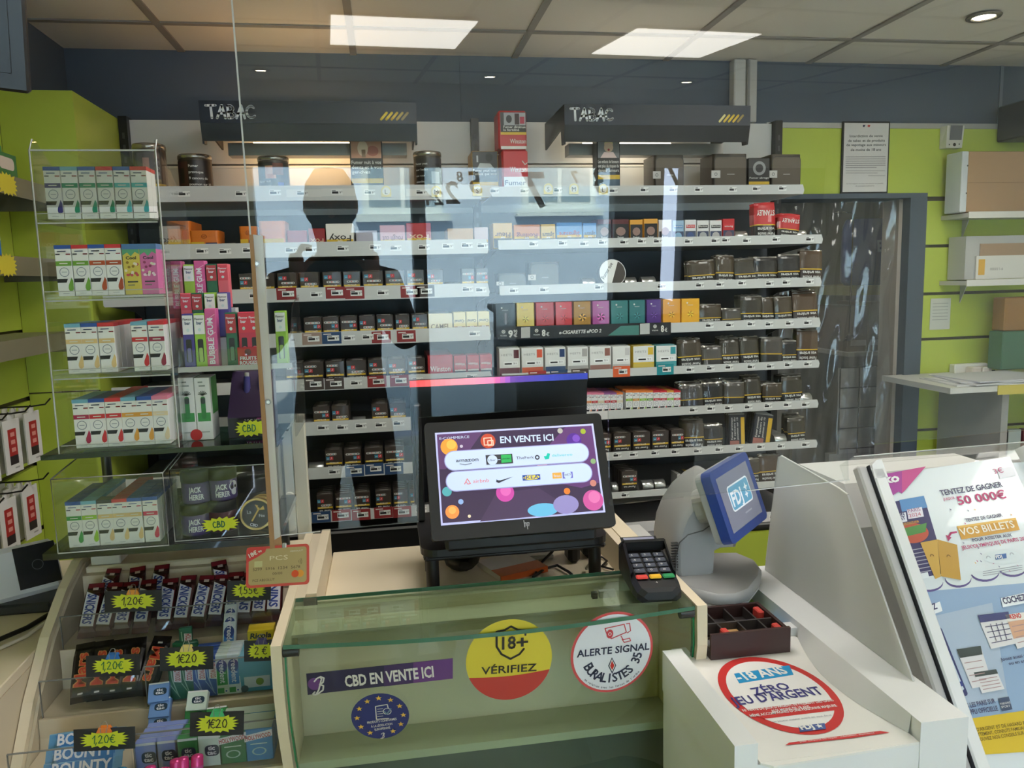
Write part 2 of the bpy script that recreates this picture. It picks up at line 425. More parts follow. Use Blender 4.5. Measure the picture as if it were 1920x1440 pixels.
# unseen ceiling panels, added out of frame to brighten shelves and counter
for x, y in ((.288, 1.45), (1.6, 1.45), (2.9, .22)):
    t = thing('ceiling_light', 'square ceiling panel over the counter, outside the view', 'ceiling light', (x, y, CEIL), 0, 'square ceiling panels')
    MB().box(-.31, .31, -.32, .32, -.012, -.0065, C(235, 235, 235, .4)).build('frame', t)
    MB().box(-.3, .3, -.31, .31, -.016, -.0125, C(255, 250, 243, .5, emit=LED)).build('diffuser', t)
# ------------------------------------------------------------------ tobacco shelving
YP, YS, YT = 2.95, 2.53, 2.66      # back panel, shelf fronts, top shelf front
PANEL = C(214, 212, 208, .45, bump=.02); DARKP = C(66, 74, 84, .5); RAIL = C(206, 207, 206, .35); PLINTH = C(16, 17, 19, .35)
TAGW = C(240, 240, 238, .5); TAGK = C(26, 26, 28, .5); SILV = C(200, 200, 198, .28, .85)
def price_tag(mb, x, z, back=None, w=.038, plate=False):
    """paper price tag printed with a dark bar, standing on the rail's face (local x, z)"""
    if plate: mb.rect(x - .05, z - .012, x + .06, z + .012, C(226, 224, 220, .4), .0006)
    if back:
        mb.rect(x - .035, z - .018, x + .025, z + .019, back, .0003); mb.rect(x - .03, z + .011, x - .006, z + .0145, C(225, 215, 210, .5), .0005)
    mb.rect(x - w / 2, z - .0085, x + w / 2, z + .0085, TAGW, .0008)
    mb.rect(x - w * .44, z - .0045, x + w * .12, z + .0025, TAGK, .0011); mb.rect(x - w * .44, z + .0042, x - w * .1, z + .0062, TAGK, .0011)
    mb.text('9', x + w * .22, z - .0045, .008, TAGK, .0011, .004, .01); mb.text('50', x + w * .36, z - .0005, .0055, TAGK, .0011, .0045)
RED_, BRN_, BLU_, TAN_, TEAL_, ORA_ = C(142, 42, 46, .5), C(74, 62, 60, .5), C(38, 70, 112, .5), C(160, 136, 124, .5), C(20, 140, 150, .5), C(226, 96, 44, .5)
BAYS = {}
def bay(key, label, x0, x1, px0, px1, shelves, posts, base_top):
    t = thing('shelving_bay', label, 'shop shelving', ((x0 + x1) / 2, YP, 0)); ox, oy = (x0 + x1) / 2, YP
    P = Matrix.Translation((-ox, -oy, 0))
    m = MB(P); m.box(px0, px1, YP, YP + .03, 1.98, 2.128, PANEL); m.box(px0, px1, YP, YP + .03, 1.80, 1.974, PANEL); m.box(px0, px1, YP + .012, YP + .03, 1.970, 1.984, C(120, 112, 104, .6)); m.box(px0, px1, YP - .004, YP + .002, 1.966, 1.972, C(232, 228, 220, .4))
    m.build('back_panel', t)
    m = MB(P); m.box(px0, px1, YP + .001, YP + .03, .05, 1.80, DARKP); m.build('rear_board', t)
    for xp in posts:
        m = MB(P); m.box(xp - .014, xp + .014, YP - .03, YP + .03, 0, 2.135, PLINTH)
        for k in range(12): m.box(xp - .004, xp + .004, YP - .0306, YP - .0299, 1.62 + k * .04, 1.64 + k * .04, C(70, 70, 72, .5))
        m.build('slotted_post', t)
    m = MB(P); m.box(x0, x1, YS + .02, YP, 0, base_top, PLINTH); m.box(x0, x1, YS + .015, YS + .02, base_top - .008, base_top, C(150, 152, 156, .3, .5)); m.build('plinth', t)
    if key == 'B': m = MB(P); m.box(x0, x1, YS + .0, YS + .0145, .06, .632, C(150, 166, 44, .45)); m.build('green_kick_panel', t)
    for i, (xs, yt, yb, tags) in enumerate(shelves):
        yf = YT if i == 0 else YS
        zt, zb = aY(xs, yt, yf).z, aY(xs, yb, yf).z; rx1 = x1 + (.004 if i else 0)
        m = MB(P); m.box(x0, x1, yf, YP - .001, zb - .004, zb, RAIL if i == 0 else C(150, 150, 150, .4))
        for sx in (x0, x1):
            if not (i == 0): m.prism([(yf, zb), (YP - .03, zb), (YP - .03, zb - .06), (YP - .12, zb - .03)], -.0015, .0015, C(120, 122, 124, .4), Matrix(((0, 0, 1, sx), (1, 0, 0, 0), (0, 1, 0, 0), (0, 0, 0, 1))))
        sh = m.build('shelf', t)
        m = MB(P); m.prism([(x0 + .004, zb - .004), (x1 - .004, zb - .004), (x1, zb + .01), (x1 - .006, zt), (x0, zt), (x0, zb)], -.003, .003, RAIL, Matrix(((1, 0, 0, 0), (0, 0, -1, yf - .004), (0, 1, 0, 0), (0, 0, 0, 1))))
        m.build('price_rail', sh)
        for tg in tags:
            px, kw = (tg, {}) if not isinstance(tg, tuple) else (tg[0], tg[1])
            q = aY(px, (yt + yb) / 2 + (kw.get('dy', 0)), yf - .007)
            m = MB(P @ Matrix(((1, 0, 0, q.x), (0, 0, -1, yf - .0072), (0, 1, 0, 0), (0, 0, 0, 1))))
            price_tag(m, 0, (zt + zb) / 2 + random.uniform(-.003, .002), kw.get('b'), .03 if i == 0 and key == 'B' or key == 'B' else .036, kw.get('p', False))
            m.build('price_tag', sh)
        BAYS[key, i] = (zb, zt, yf)
    return t
R = lambda x, b=RED_: (x, {'b': b})
PT = lambda x: (x, {'p': True})
LEFT = [(450, 349, 375.5, [345, 452, 516, PT(567), PT(632), 693, PT(790)]),
        (450, 456.3, 482, [379, 422, 466, 546, 583, 643, 704, 742, 795, 840, 876, 905]),
        (700, 536, 559.3, [(478, {}), R(540), 593, R(632), R(668), 718, R(772), R(800, BRN_), 877, 902]),
        (600, 622.7, 646.5, [R(588, TAN_), R(625, BLU_), 655, 690, R(718), R(765), 890]),
        (600, 709.6, 729.5, [R(592, BRN_), R(630, BRN_), 668, R(710), R(752), 783, 885]),
        (600, 790, 813, [606, 642, 677, 714, 748]),
        (600, 876, 895, [627, R(668, BLU_), R(705, BLU_), R(742, BLU_)]),
        (690, 953, 970.5, [R(605, BLU_), R(643), R(680), R(722), R(757), 790])]
RIGHT = [(1300, 347.7, 363.8, [927, 983, 1046, 1150, 1208, 1262, 1310, 1374, 1418, 1467]),
         (1380, 442.5, 457.5, [1000, 1055, 1095, 1130, 1170, 1203, 1233, 1291, 1341, 1361, 1400, 1455, 1518]),
         (1380, 524, 539, [963, 1020, 1123, 1240, 1312, 1350, 1391, 1443, 1474, 1518]),
         (1320, 603, 619, [1330, 1368, 1408, 1442, 1480, 1514]),
         (1380, 681, 693.5, [(1168, {'b': ORA_}), (1250, {'b': TEAL_}), (1010, {'b': C(170, 50, 50, .5)}), (1050, {'b': BLU_}), (1090, {'b': BRN_}), 1294, 1332, 1367, 1408, 1444, 1478, 1514]),
         (1380, 756.7, 770, [1300, 1333, 1366, 1403, 1440, 1476, 1510]),
         (1380, 833, 845.5, [1157, 1188, 1228, 1266, 1308, 1348, 1386, 1426, 1464, 1510]),
         (1300, 912, 921.5, [1172, 1275, 1330]),
         (1350, 966, 982, [1262, 1300, R(1340), 1375, R(1415), 1450])]
bay('A', 'tall tobacco shelving bay beside the vape rack, warm light under its canopy', -.835, .336, -.838, .338, LEFT, (-.852, .352), .745)
bay('B', 'tall tobacco shelving bay beside the doorway, topped by square tins', .3685, 1.498, .3685, 1.522, RIGHT, (1.538,), .66)
BAYN = {'A': 'bay beside vape rack', 'B': 'bay beside doorway'}
def floor_at(key, i): return BAYS[key, i][0] + .0004
def front_y(key, i): return BAYS[key, i][2] + .004
def xw(key, i, x0, x1, yoff=0.0):
    """pixel span at a shelf's front -> middle x and width"""
    b = BAYS[key, i]; sh = (LEFT if key == 'A' else RIGHT)[i]; a, c = aY(x0, sh[1], b[2] + yoff).x, aY(x1, sh[1], b[2] + yoff).x
    return (a + c) / 2, c - a
# -- canopies
def letters_tabac(mb, M, x, z, h, mat, wd):
    u = h
    for st in ([(0, 1), (.78, 1.02)], [(.40, 1), (.44, 0)]): mb.stroke([(x + a * u, z + b * u) for a, b in st], wd, mat, .001, M)
    def A(o): mb.stroke([(x + (o + .0) * u, z), (x + (o + .42) * u, z + 1.02 * u), (x + (o + .66) * u, z + .0 * u)], wd, mat, .001, M); mb.stroke([(x + (o + .14) * u, z + .36 * u), (x + (o + .58) * u, z + .40 * u)], wd, mat, .001, M)
    A(.86); A(2.42)
    mb.stroke([(x + (1.72 + a) * u, z + b * u) for a, b in ((.02, 1), (.06, .0), (.36, .02), (.54, .16), (.52, .36), (.34, .48), (.06, .5), (.34, .56), (.46, .72), (.42, .9), (.24, 1.0), (.02, 1))], wd, mat, .001, M)
    mb.stroke([(x + (3.22 + a) * u, z + b * u) for a, b in ((.62, .84), (.48, .98), (.28, .96), (.1, .78), (.02, .5), (.1, .2), (.3, .04), (.52, .06), (.68, .18))], wd, mat, .001, M)
CANB = C(26, 28, 33, .42); CANF = C(36, 43, 57, .45)
def canopy(label, xa, xb, warm, wcol, power):
    yf, zt, zm, zb = 2.599, 2.118, 2.052, 2.0; L = xb - xa
    t = thing('light_canopy', label, 'sign canopy', ((xa + xb) / 2, YP - .03, zt)); T = Matrix.Translation((-(xa + xb) / 2, -(YP - .03), -zt))
    m = MB(T); prof = [(yf, zt), (yf, zm), (yf + .012, zb), (yf + .016, zb), (yf + .006, zm), (yf + .006, zt - .006), (yf + .14, zt - .006), (yf + .14, zt)]
    m.prism(prof, xa, xb, CANB, Matrix(((0, 0, 1, 0), (1, 0, 0, 0), (0, 1, 0, 0), (0, 0, 0, 1)))); m.box(xa, xb, yf - .0015, yf, zm, zt, CANF)
    m.build('hood', t)
    for nm, x0 in (('end_plate', xa), ('end_plate', xb - .006)):
        m = MB(T); m.prism([(yf + .002, zt - .002), (yf + .002, zm), (yf + .014, zb - .008), (yf + .05, zb - .006), (yf + .06, zm - .004), (YP - .032, zm - .03), (YP - .032, zt - .002)], x0, x0 + .006, CANB, Matrix(((0, 0, 1, 0), (1, 0, 0, 0), (0, 1, 0, 0), (0, 0, 0, 1)))); m.build(nm, t)
    Mf = Matrix(((1, 0, 0, 0), (0, 0, -1, yf - .0016), (0, 1, 0, 0), (0, 0, 0, 1)))
    m = MB(T); letters_tabac(m, Mf, xa + .02, zm + .014, .0368, C(222, 226, 230, .4), .0076); m.build('lettering', t)
    m = MB(T); cols = [C(240, 206, 30, .4), C(238, 200, 34, .4), C(226, 186, 44, .4), C(196, 164, 72, .4), C(160, 138, 84, .4)] if warm else [C(240, 226, 150, .4), C(238, 200, 60, .4), C(238, 200, 34, .4), C(238, 196, 30, .4), C(170, 145, 70, .4)]
    for k in range(5):
        x = xb - .112 + .0165 * k; m.stroke([(x, zm + .013), (x + .018, zm + .033)], .0075, cols[k], .0012, Mf)
    m.build('slash_marks', t)
    m = MB(T); m.box(xa + .05, xb - .03, YP - .20, YP - .135, zb - .022, zb + .018, C(150, 146, 140, .3, .6)); m.build('lamp_housing', t)
    m = MB(T); m.cyl((xa + .12, YP - .12, zb + .024), (xb - .2, YP - .12, zb + .024), .010, C(*wcol, .5, emit=power)); m.build('tube', t)
canopy('black canopy lettered TABAC over the shelves beside the vape rack', -.534, .127, True, (255, 206, 150), 22)
canopy('black canopy lettered TABAC over the shelves beside the doorway', .611, 1.262, False, (255, 236, 210), 14)

# ------------------------------------------------------------------ packs, tins and pouches: one mesh of each kind
DB = C(62, 52, 47, .32, coat=.3); DK = C(26, 24, 24, .35, coat=.3); YS_ = C(216, 176, 44, .4); PILL = C(200, 196, 192, .45); STB, STR = C(60, 140, 170, .45), C(206, 52, 58, .45); OFFW = C(225, 222, 216, .5)
def warn_text(m, lines, x, y, h, lead, w=.0006, mat=None, up=True, wd=None):
    for i, st in enumerate(lines):
        if up: m.text(st, x, y - i * lead, h, mat or WHITE, w, wd, .012, 0, 'c')
        else: m.text(st, x, y + i * lead, h, mat or WHITE, w, wd, .012, PI, 'c')
def pack_mesh(var, w=.055, h=.086, d=.0225, side=DB):
    m = MB(); m.box(-w / 2, w / 2, 0, d, 0, h, side, c=.0012)
    m.box(-w / 2 + .001, w / 2 - .001, -.0003, .0002, .001, h * .47, DK)
    F_ = MB(FRONT)
    F_.rect(-w / 2 + .002, h * .455, w / 2 - .002, h * .52, YS_, .0006); F_.rect(-w * .4, h * .465, -w * .1, h * .508, C(236, 206, 110, .5), .0008)
    warn_text(F_, ['Fumer tue', 'arretez'], 0, h * .40, .007, .011, .0006, None, False)
    def stamp(x, z, s=.011):
        F_.rect(x, z, x + s, z + s, STB, .0006); F_.rect(x + s, z, x + 2 * s, z + s, STR, .0006)
        F_.stroke([(x + s * 1.3, z + s * .3), (x + s * 1.65, z + s * .5), (x + s * 1.5, z + s * .8)], .0012, OFFW, .0009); F_.rect(x + s * .2, z + s * .3, x + s * .8, z + s * .45, OFFW, .0008)
    def pill(x, z, L=.042):
        F_.poly(rr(L, .0065, .003, 3, x + L / 2, z), PILL, .0007)
        for k in range(4): F_.circ(x + .006 + k * L * .25, z, .0019, (TAGK, STR, STB, TAGK)[k], .0009, n=8)
    if var == 0: stamp(-w * .42, h * .74); pill(-w * .3, h * .63, .038)
    elif var == 1: pill(-w * .42, h * .80, .046); stamp(w * .04, h * .60)
    elif var == 2: stamp(-w * .46, h * .68); pill(-w * .25, h * .58, .036)
    elif var == 3: pill(-w * .44, h * .84, .034); stamp(-w * .44, h * .62)
    for b in range(len(F_.v)): m.v.append(F_.v[b])
    off = len(m.v) - len(F_.v)
    for f, mi, sm in zip(F_.f, F_.m, F_.sm): m.f.append(tuple(off + k for k in f)); m.m.append(m.mi(F_.mats[mi])); m.sm.append(sm)
    m.box(-w * .3, w * .3, .004, d - .004, h, h + .0004, C(84, 74, 66, .3)); m.box(-w * .2, w * .34, .009, .012, h + .0002, h + .0007, PILL)
    return m.build('cigarette_pack', None, True)
def merge(m, F_):
    off = len(m.v); m.v += F_.v
    for f, mi, sm in zip(F_.f, F_.m, F_.sm): m.f.append(tuple(off + k for k in f)); m.m.append(m.mi(F_.mats[mi])); m.sm.append(sm)
PACK = [pack_mesh(k) for k in range(4)]
def col_pack(top, name, txt, band=None, w=.024, h=.088, d=.022, tcol=None):
    """a brighter pack or carton: brand half above, dark warning half below"""
    m = MB(); m.box(-w / 2, w / 2, 0, d, 0, h, top, c=.001); F_ = MB(FRONT)
    F_.rect(-w / 2 + .001, .001, w / 2 - .001, h * .42, DK, .0005); F_.rect(-w / 2 + .001, h * .42, w / 2 - .001, h * .48, YS_ if band is None else band, .0005)
    warn_text(F_, ['Fumer', 'tue'], 0, h * .36, min(.007, w * .2), .011, .0008, None, False)
    if txt: F_.text(txt, 0, h * .72, .009, tcol or OFFW, .0008, w * .8, .015, PI, 'c')
    merge(m, F_); return m.build(name, None, True)
ROWS = {}
def ordw(n): return ORD[min(n, len(ORD) - 1)]
def shelfname(i): return 'top shelf' if i == 0 else ORD[i] + ' shelf'
def pack_row(key, i, spans, depth, var, gap=.0235):
    for j, (x0, x1) in enumerate(spans):
        X, w = xw(key, i, x0, x1); v = var[j % len(var)]; sx = w * .95 / .055; z = floor_at(key, i)
        for n in range(depth if isinstance(depth, int) else depth[j % len(depth)]):
            where = '%s file, %s, %s' % (ordw(j), shelfname(i), BAYN[key])
            lab = 'dark brown cigarette pack heading the ' + where if n == 0 else 'dark brown cigarette pack, %s back in %s' % (ordw(n), where)
            inst('cigarette_pack', PACK[v], (X + random.uniform(-.0008, .0008), front_y(key, i) + n * gap, z), lab, 'cigarette pack', 'brown cigarette packs on the %s, %s' % (shelfname(i), BAYN[key]), sc=(sx, 1, 1))
pack_row('A', 2, [(447, 482), (484, 516), (519, 558), (562, 599), (604, 641), (643, 677), (680, 720), (722, 760), (763, 797), (800, 832), (866, 891), (893, 917)], 2, [3, 3, 0, 2, 0, 0, 0, 0, 0, 2, 1, 1])
pack_row('A', 3, [(569, 604), (605, 637), (638, 671), (673, 704), (706, 739), (742, 770), (772, 803)], 4, [1, 1, 1, 2, 0, 2, 0])
pack_row('A', 4, [(535, 567), (569, 608), (610, 647), (649, 688), (690, 726), (728, 762), (765, 799)], 4, [1, 3, 3, 2, 0, 2, 0])
pack_row('A', 5, [(587, 620), (622, 656), (697, 729), (731, 763)], 5, [1, 2, 0, 2])
pack_row('A', 6, [(610, 644), (646, 679), (684, 720), (722, 760)], 5, [3, 1, 1, 1])
pack_row('A', 7, [(594, 626), (628, 661), (663, 695), (704, 735), (738, 766), (769, 797)], 5, [2, 1, 1, 3, 3, 2])
pack_row('B', 6, [(1112, 1147), (1150, 1184), (1187, 1221), (1223, 1256), (1258, 1284)], 5, [1, 3, 3, 3, 1])
pack_row('B', 7, [(1165, 1196)], 5, [1])
# short rollers that push the files forward
def roller(key, i, x0, x1, dx=.03):
    X, w = xw(key, i, x0, x1); z = floor_at(key, i); nm = 'pusher_roller'
    m = MB(); m.lathe([(.021, 0), (.022, .001), (.022, w - .001), (.021, w)], SILV, Matrix.Translation((-w / 2, .026, .022)) @ Matrix.Rotation(PI / 2, 4, 'Y'), 24); m.box(-w / 2 + .003, w / 2 - .003, .026, .2, 0, .0015, C(170, 170, 168, .4))
    me = m.build(nm, None, True); n = ROWS.get((key, i), 0); ROWS[key, i] = n + 1
    inst(nm, me, (X, front_y(key, i) + .002, z), 'short silver pusher roller, %s along the %s, %s' % (ORD[n], shelfname(i), BAYN[key]), 'shelf pusher', 'silver pusher rollers')
for key, i, spans in (('A', 1, [(308, 322), (412, 438), (812, 838)]), ('A', 2, [(835, 864)]), ('A', 3, [(542, 567)]), ('A', 5, [(568, 586), (661, 685)]), ('A', 6, [(578, 607)]),
                      ('B', 1, [(1381, 1405), (1497, 1516)]), ('B', 2, [(1094, 1118), (1174, 1196), (1206, 1232)]), ('B', 5, [(1503, 1526)]), ('B', 6, [(1456, 1478)]), ('B', 7, [(1150, 1161), (1207, 1228), (1230, 1250)])):
    for s in spans: roller(key, i, *s)
# -- bright packs
def row_of(key, i, me, name, spans, depth, desc, cat, group, gap=.023, rotz=0):
    for j, (x0, x1) in enumerate(spans):
        X, w = xw(key, i, x0, x1); z = floor_at(key, i); w0 = max(v.co.x for v in me.vertices) * 2
        for n in range(depth):
            d = desc[j] if isinstance(desc, list) else desc
            if n: d = d + ', %s behind' % ordw(n)
            inst(name, me, (X, front_y(key, i) + n * gap, z), d, cat, group, sc=(w * .97 / w0, 1, 1), rot=(0, 0, rotz))
CAM_ = col_pack(C(228, 212, 150, .4), 'cigarette_pack', 'Camel', C(150, 110, 90, .5), tcol=C(60, 50, 40, .5))
row_of('A', 3, CAM_, 'cigarette_pack', [(851, 874), (875, 896), (897, 919)], 3, ['cream cigarette pack next to the cream carton, fourth shelf, bay beside vape rack', 'cream cigarette pack in the middle of three, fourth shelf, bay beside vape rack', 'cream cigarette pack by the slotted post, fourth shelf, bay beside vape rack'], 'cigarette pack', 'cream cigarette packs')
WIN_ = col_pack(C(178, 36, 44, .4), 'cigarette_pack', 'Winston', C(226, 220, 214, .5))
row_of('A', 4, WIN_, 'cigarette_pack', [(852, 876), (877, 900), (901, 924)], 3, ['red cigarette pack next to the red carton, fifth shelf, bay beside vape rack', 'red cigarette pack in the middle of three, fifth shelf, bay beside vape rack', 'red cigarette pack by the slotted post, fifth shelf, bay beside vape rack'], 'cigarette pack', 'red cigarette packs')
def carton(key, i, x0, x1, y0, colr, txt, tcol, label, name='cigarette_carton', depth=.2, warn=True, yo=0.0):
    X, w = xw(key, i, x0, x1, yo); z = floor_at(key, i); h = aY((x0 + x1) / 2, y0, BAYS[key, i][2] + yo).z - z; d = depth
    m = MB(); m.box(-w / 2, w / 2, 0, d, 0, h, colr, c=.0015); F_ = MB(FRONT)
    if warn: F_.rect(-w / 2 + .002, .002, w / 2 - .002, h * .40, DK, .0005); F_.rect(-w / 2 + .002, h * .40, w / 2 - .002, h * .50, YS_, .0005); warn_text(F_, ['Fumer', 'tue'], 0, h * .33, h * .09, h * .13, .0008, None, False)
    if txt: F_.text(txt, 0, h * (.62 if warn else .42), h * .2, tcol, .0008, w * .8, .015, PI if warn else 0, 'c')
    merge(m, F_)
    return inst(name, m.build(name, None, True), (X, front_y(key, i) + yo, z), label, 'carton' if name.endswith('carton') else 'box')
carton('A', 3, 804, 849, 588, C(226, 214, 170, .4), 'CAMEL', C(120, 100, 70, .5), 'cream cigarette carton beside the cream packs on the fourth shelf', warn=False)
carton('A', 4, 803, 850, 666, C(178, 44, 54, .4), 'Winston', OFFW, 'red cigarette carton beside the red packs on the fifth shelf', warn=False)
# -- second shelf, bay beside the vape rack: tobacco tins and boxes
def tin(name, colr, w, d, h, deco=None, r=.012, lid=True):
    m = MB(); m.prism(rr(w, d, r, 5, 0, d / 2), 0, h * .78 if lid else h, colr, None, True)
    if lid: m.prism(rr(w + .002, d + .002, r, 5, 0, d / 2), h * .78, h, colr, None, True)
    if deco: F_ = MB(FRONT); deco(F_, w, h); merge(m, F_)
    return m.build(name, None, True)
def put(me, name, key, i, x0, x1, label, cat, yo=0.0, rot=0, group=None, tilt=0.0):
    X, w = xw(key, i, x0, x1, yo); w0 = max(v.co.x for v in me.vertices) * 2
    return inst(name, me, (X, front_y(key, i) + yo, floor_at(key, i)), label, cat, group, (tilt, 0, rot), (w / w0, 1, 1))
def H(key, i, x, y, yo=0.0): return aY(x, y, BAYS[key, i][2] + yo).z - floor_at(key, i)
ORG = C(214, 118, 40, .38)
def d_orange(F_, w, h):
    F_.rect(-w / 2 + .004, .002, w / 2 - .006, h * .45, DK, .0016); F_.rect(-w / 2 + .004, h * .40, w * .0, h * .58, YS_, .0018); F_.rect(w * .04, .002, w / 2 - .006, h * .55, C(34, 40, 84, .5), .002)
    F_.ring(0, h * .78, .008, .0095, C(110, 50, 20, .5), .0012, sy=.7); F_.text('1637', 0, h * .75, .006, C(110, 50, 20, .5), .0012, .012, 0, 0, 'c'); warn_text(F_, ['Fumer', 'tue'], -w * .2, h * .3, .006, .009, .002, None, False)
def d_bigor(F_, w, h):
    F_.rect(-w / 2 + .004, .002, w / 2 - .004, h * .38, DK, .0016); F_.rect(-w / 2 + .004, h * .38, w / 2 - .004, h * .5, YS_, .0016); warn_text(F_, ['Fumer provoque', '9 cancers', 'sur 10'], 0, h * .07, .008, .011, .002, None, False)
put(tin('tobacco_tin', ORG, .1, .16, H('A', 1, 345, 414), d_bigor), 'tobacco_tin', 'A', 1, 313, 359, 'large rounded orange tobacco tin behind the vape rack on the second shelf', 'tobacco tin')
put(tin('tobacco_tin', ORG, .1, .1, H('A', 1, 380, 432), d_orange), 'tobacco_tin', 'A', 1, 355, 411, 'low orange tobacco tin between two silver rollers on the second shelf', 'tobacco tin')
put(tin('tobacco_tin', ORG, .08, .1, H('A', 1, 465, 424), d_orange), 'tobacco_tin', 'A', 1, 449, 482, 'small orange tobacco tin behind the wooden guard edge on the second shelf', 'tobacco tin')
put(tin('tobacco_tin', C(216, 128, 74, .4), .08, .12, H('A', 1, 510, 414), d_bigor), 'tobacco_tin', 'A', 1, 486, 536, 'tall pale orange tobacco tin beside the small red boxes on the second shelf', 'tobacco tin')
carton('A', 1, 539, 576, 432, C(160, 60, 70, .4), '', OFFW, 'dull pink tobacco box beside the pale orange tin', 'tobacco_box', .1)
carton('A', 1, 579, 610, 428, C(150, 26, 30, .4), 'Fox', C(220, 180, 150, .5), 'dark red tobacco box next to the white box on the second shelf', 'tobacco_box', .1)
carton('A', 1, 612, 664, 419, C(236, 230, 222, .4), 'Foxy', C(60, 56, 54, .5), 'white tobacco box with scripted front on the second shelf', 'tobacco_box', .12)
carton('A', 1, 668, 708, 432, C(180, 176, 190, .4), '', OFFW, 'grey lilac tobacco box next to the white box', 'tobacco_box', .12)
carton('A', 1, 713, 760, 422, C(206, 150, 160, .4), 'rough cut', C(120, 40, 60, .5), 'pink tobacco box next to the tall red box on the second shelf', 'tobacco_box', .12)
carton('A', 1, 763, 809, 418, C(176, 40, 44, .4), 'Fox', C(226, 190, 160, .5), 'tall red tobacco box beside a silver roller on the second shelf', 'tobacco_box', .14)
carton('A', 1, 840, 888, 428, C(196, 160, 120, .5), '', OFFW, 'wood brown tobacco box between roller and lilac box', 'tobacco_box', .12)
carton('A', 1, 890, 916, 426, C(206, 190, 196, .45), '', OFFW, 'pale lilac tobacco box at the post end of the second shelf', 'tobacco_box', .2)
# -- second shelf, bay beside the doorway
for x0, x1, y0, c_, txt, tc, lab in (
        (925, 961, 418, C(214, 176, 110, .4), 'Fleur', C(90, 50, 30, .5), 'gold tobacco box at the post end of the second shelf'),
        (964, 1013, 421, C(206, 128, 62, .4), 'Rolling', C(120, 40, 40, .5), 'orange brown cigarillo box beside the gold one'),
        (1015, 1042, 420, C(210, 170, 60, .4), 'Signature', C(60, 40, 30, .5), 'narrow yellow cigarillo box next to a blue box'),
        (1044, 1092, 417, C(74, 130, 190, .4), 'Signature', C(150, 30, 40, .5), 'wide sky blue cigarillo box on the second shelf'),
        (1094, 1119, 418, C(84, 136, 196, .4), 'Signature', C(40, 40, 60, .5), 'narrow sky blue cigarillo box on the second shelf')):
    carton('B', 1, x0, x1, y0, c_, txt, tc, lab, 'cigarillo_box', .09)
MAR, GLD = C(92, 40, 40, .4), C(222, 160, 60, .4)
for n, (x0, x1, y0, c_, lab) in enumerate(((1121, 1147, 411, MAR, 'maroon cigarillo pack'), (1149, 1180, 411, MAR, 'wide maroon cigarillo pack'), (1182, 1206, 412, GLD, 'gold topped cigarillo pack next to the maroon ones'), (1208, 1234, 410, GLD, 'gold topped cigarillo pack next to the white ones'),
        (1236, 1260, 412, C(216, 212, 214, .35), 'white cigarillo pack next to the gold ones'), (1262, 1283, 413, C(150, 180, 206, .35), 'pale blue cigarillo pack'), (1285, 1306, 412, C(222, 220, 222, .35), 'white cigarillo pack with red label'), (1308, 1330, 413, C(224, 222, 222, .35), 'white cigarillo pack with black label'), (1332, 1354, 413, C(224, 222, 222, .35), 'white cigarillo pack, black label, next to the red one'), (1356, 1378, 410, C(190, 40, 46, .4), 'red topped cigarillo pack'))):
    X, w = xw('B', 1, x0, x1); h = H('B', 1, x0, y0)
    m = MB(); m.box(-w / 2, w / 2, 0, .02, 0, h, c_, c=.001); F_ = MB(FRONT); F_.rect(-w / 2 + .0015, .002, w / 2 - .0015, h * .82 if n < 4 else h * .55, DK if n < 5 else C(60, 70, 96, .4), .0005)
    if n < 5: F_.circ(0, h * .55, w * .3, C(150, 120, 110, .5), .0008, n=12, ry=h * .16); warn_text(F_, ['Fumer', 'bouche'], 0, h * .3, .006, .009, .0008)
    else: F_.rect(-w * .4, h * .68, w * .4, h * .8, (C(90, 140, 190, .5), STR, TAGK, TAGK, STR)[n - 5], .0008); F_.circ(0, h * .36, w * .32, (C(130, 170, 200, .5), C(60, 80, 130, .5), C(170, 170, 170, .5), C(180, 176, 176, .5), C(120, 90, 100, .5))[n - 5], .0008, n=10); F_.text('Burton', 0, h * .72, .006, OFFW, .001, w * .7, .01, PI if n == 9 else 0, 'c')
    merge(m, F_); me = m.build('cigarillo_pack', None, True)
    for q in range(4):
        inst('cigarillo_pack', me, (X, front_y('B', 1) + q * .0215, floor_at('B', 1)), lab + (', second shelf' if q == 0 else ', second shelf, %s behind' % ordw(q)), 'cigarillo pack', 'cigarillo packs')
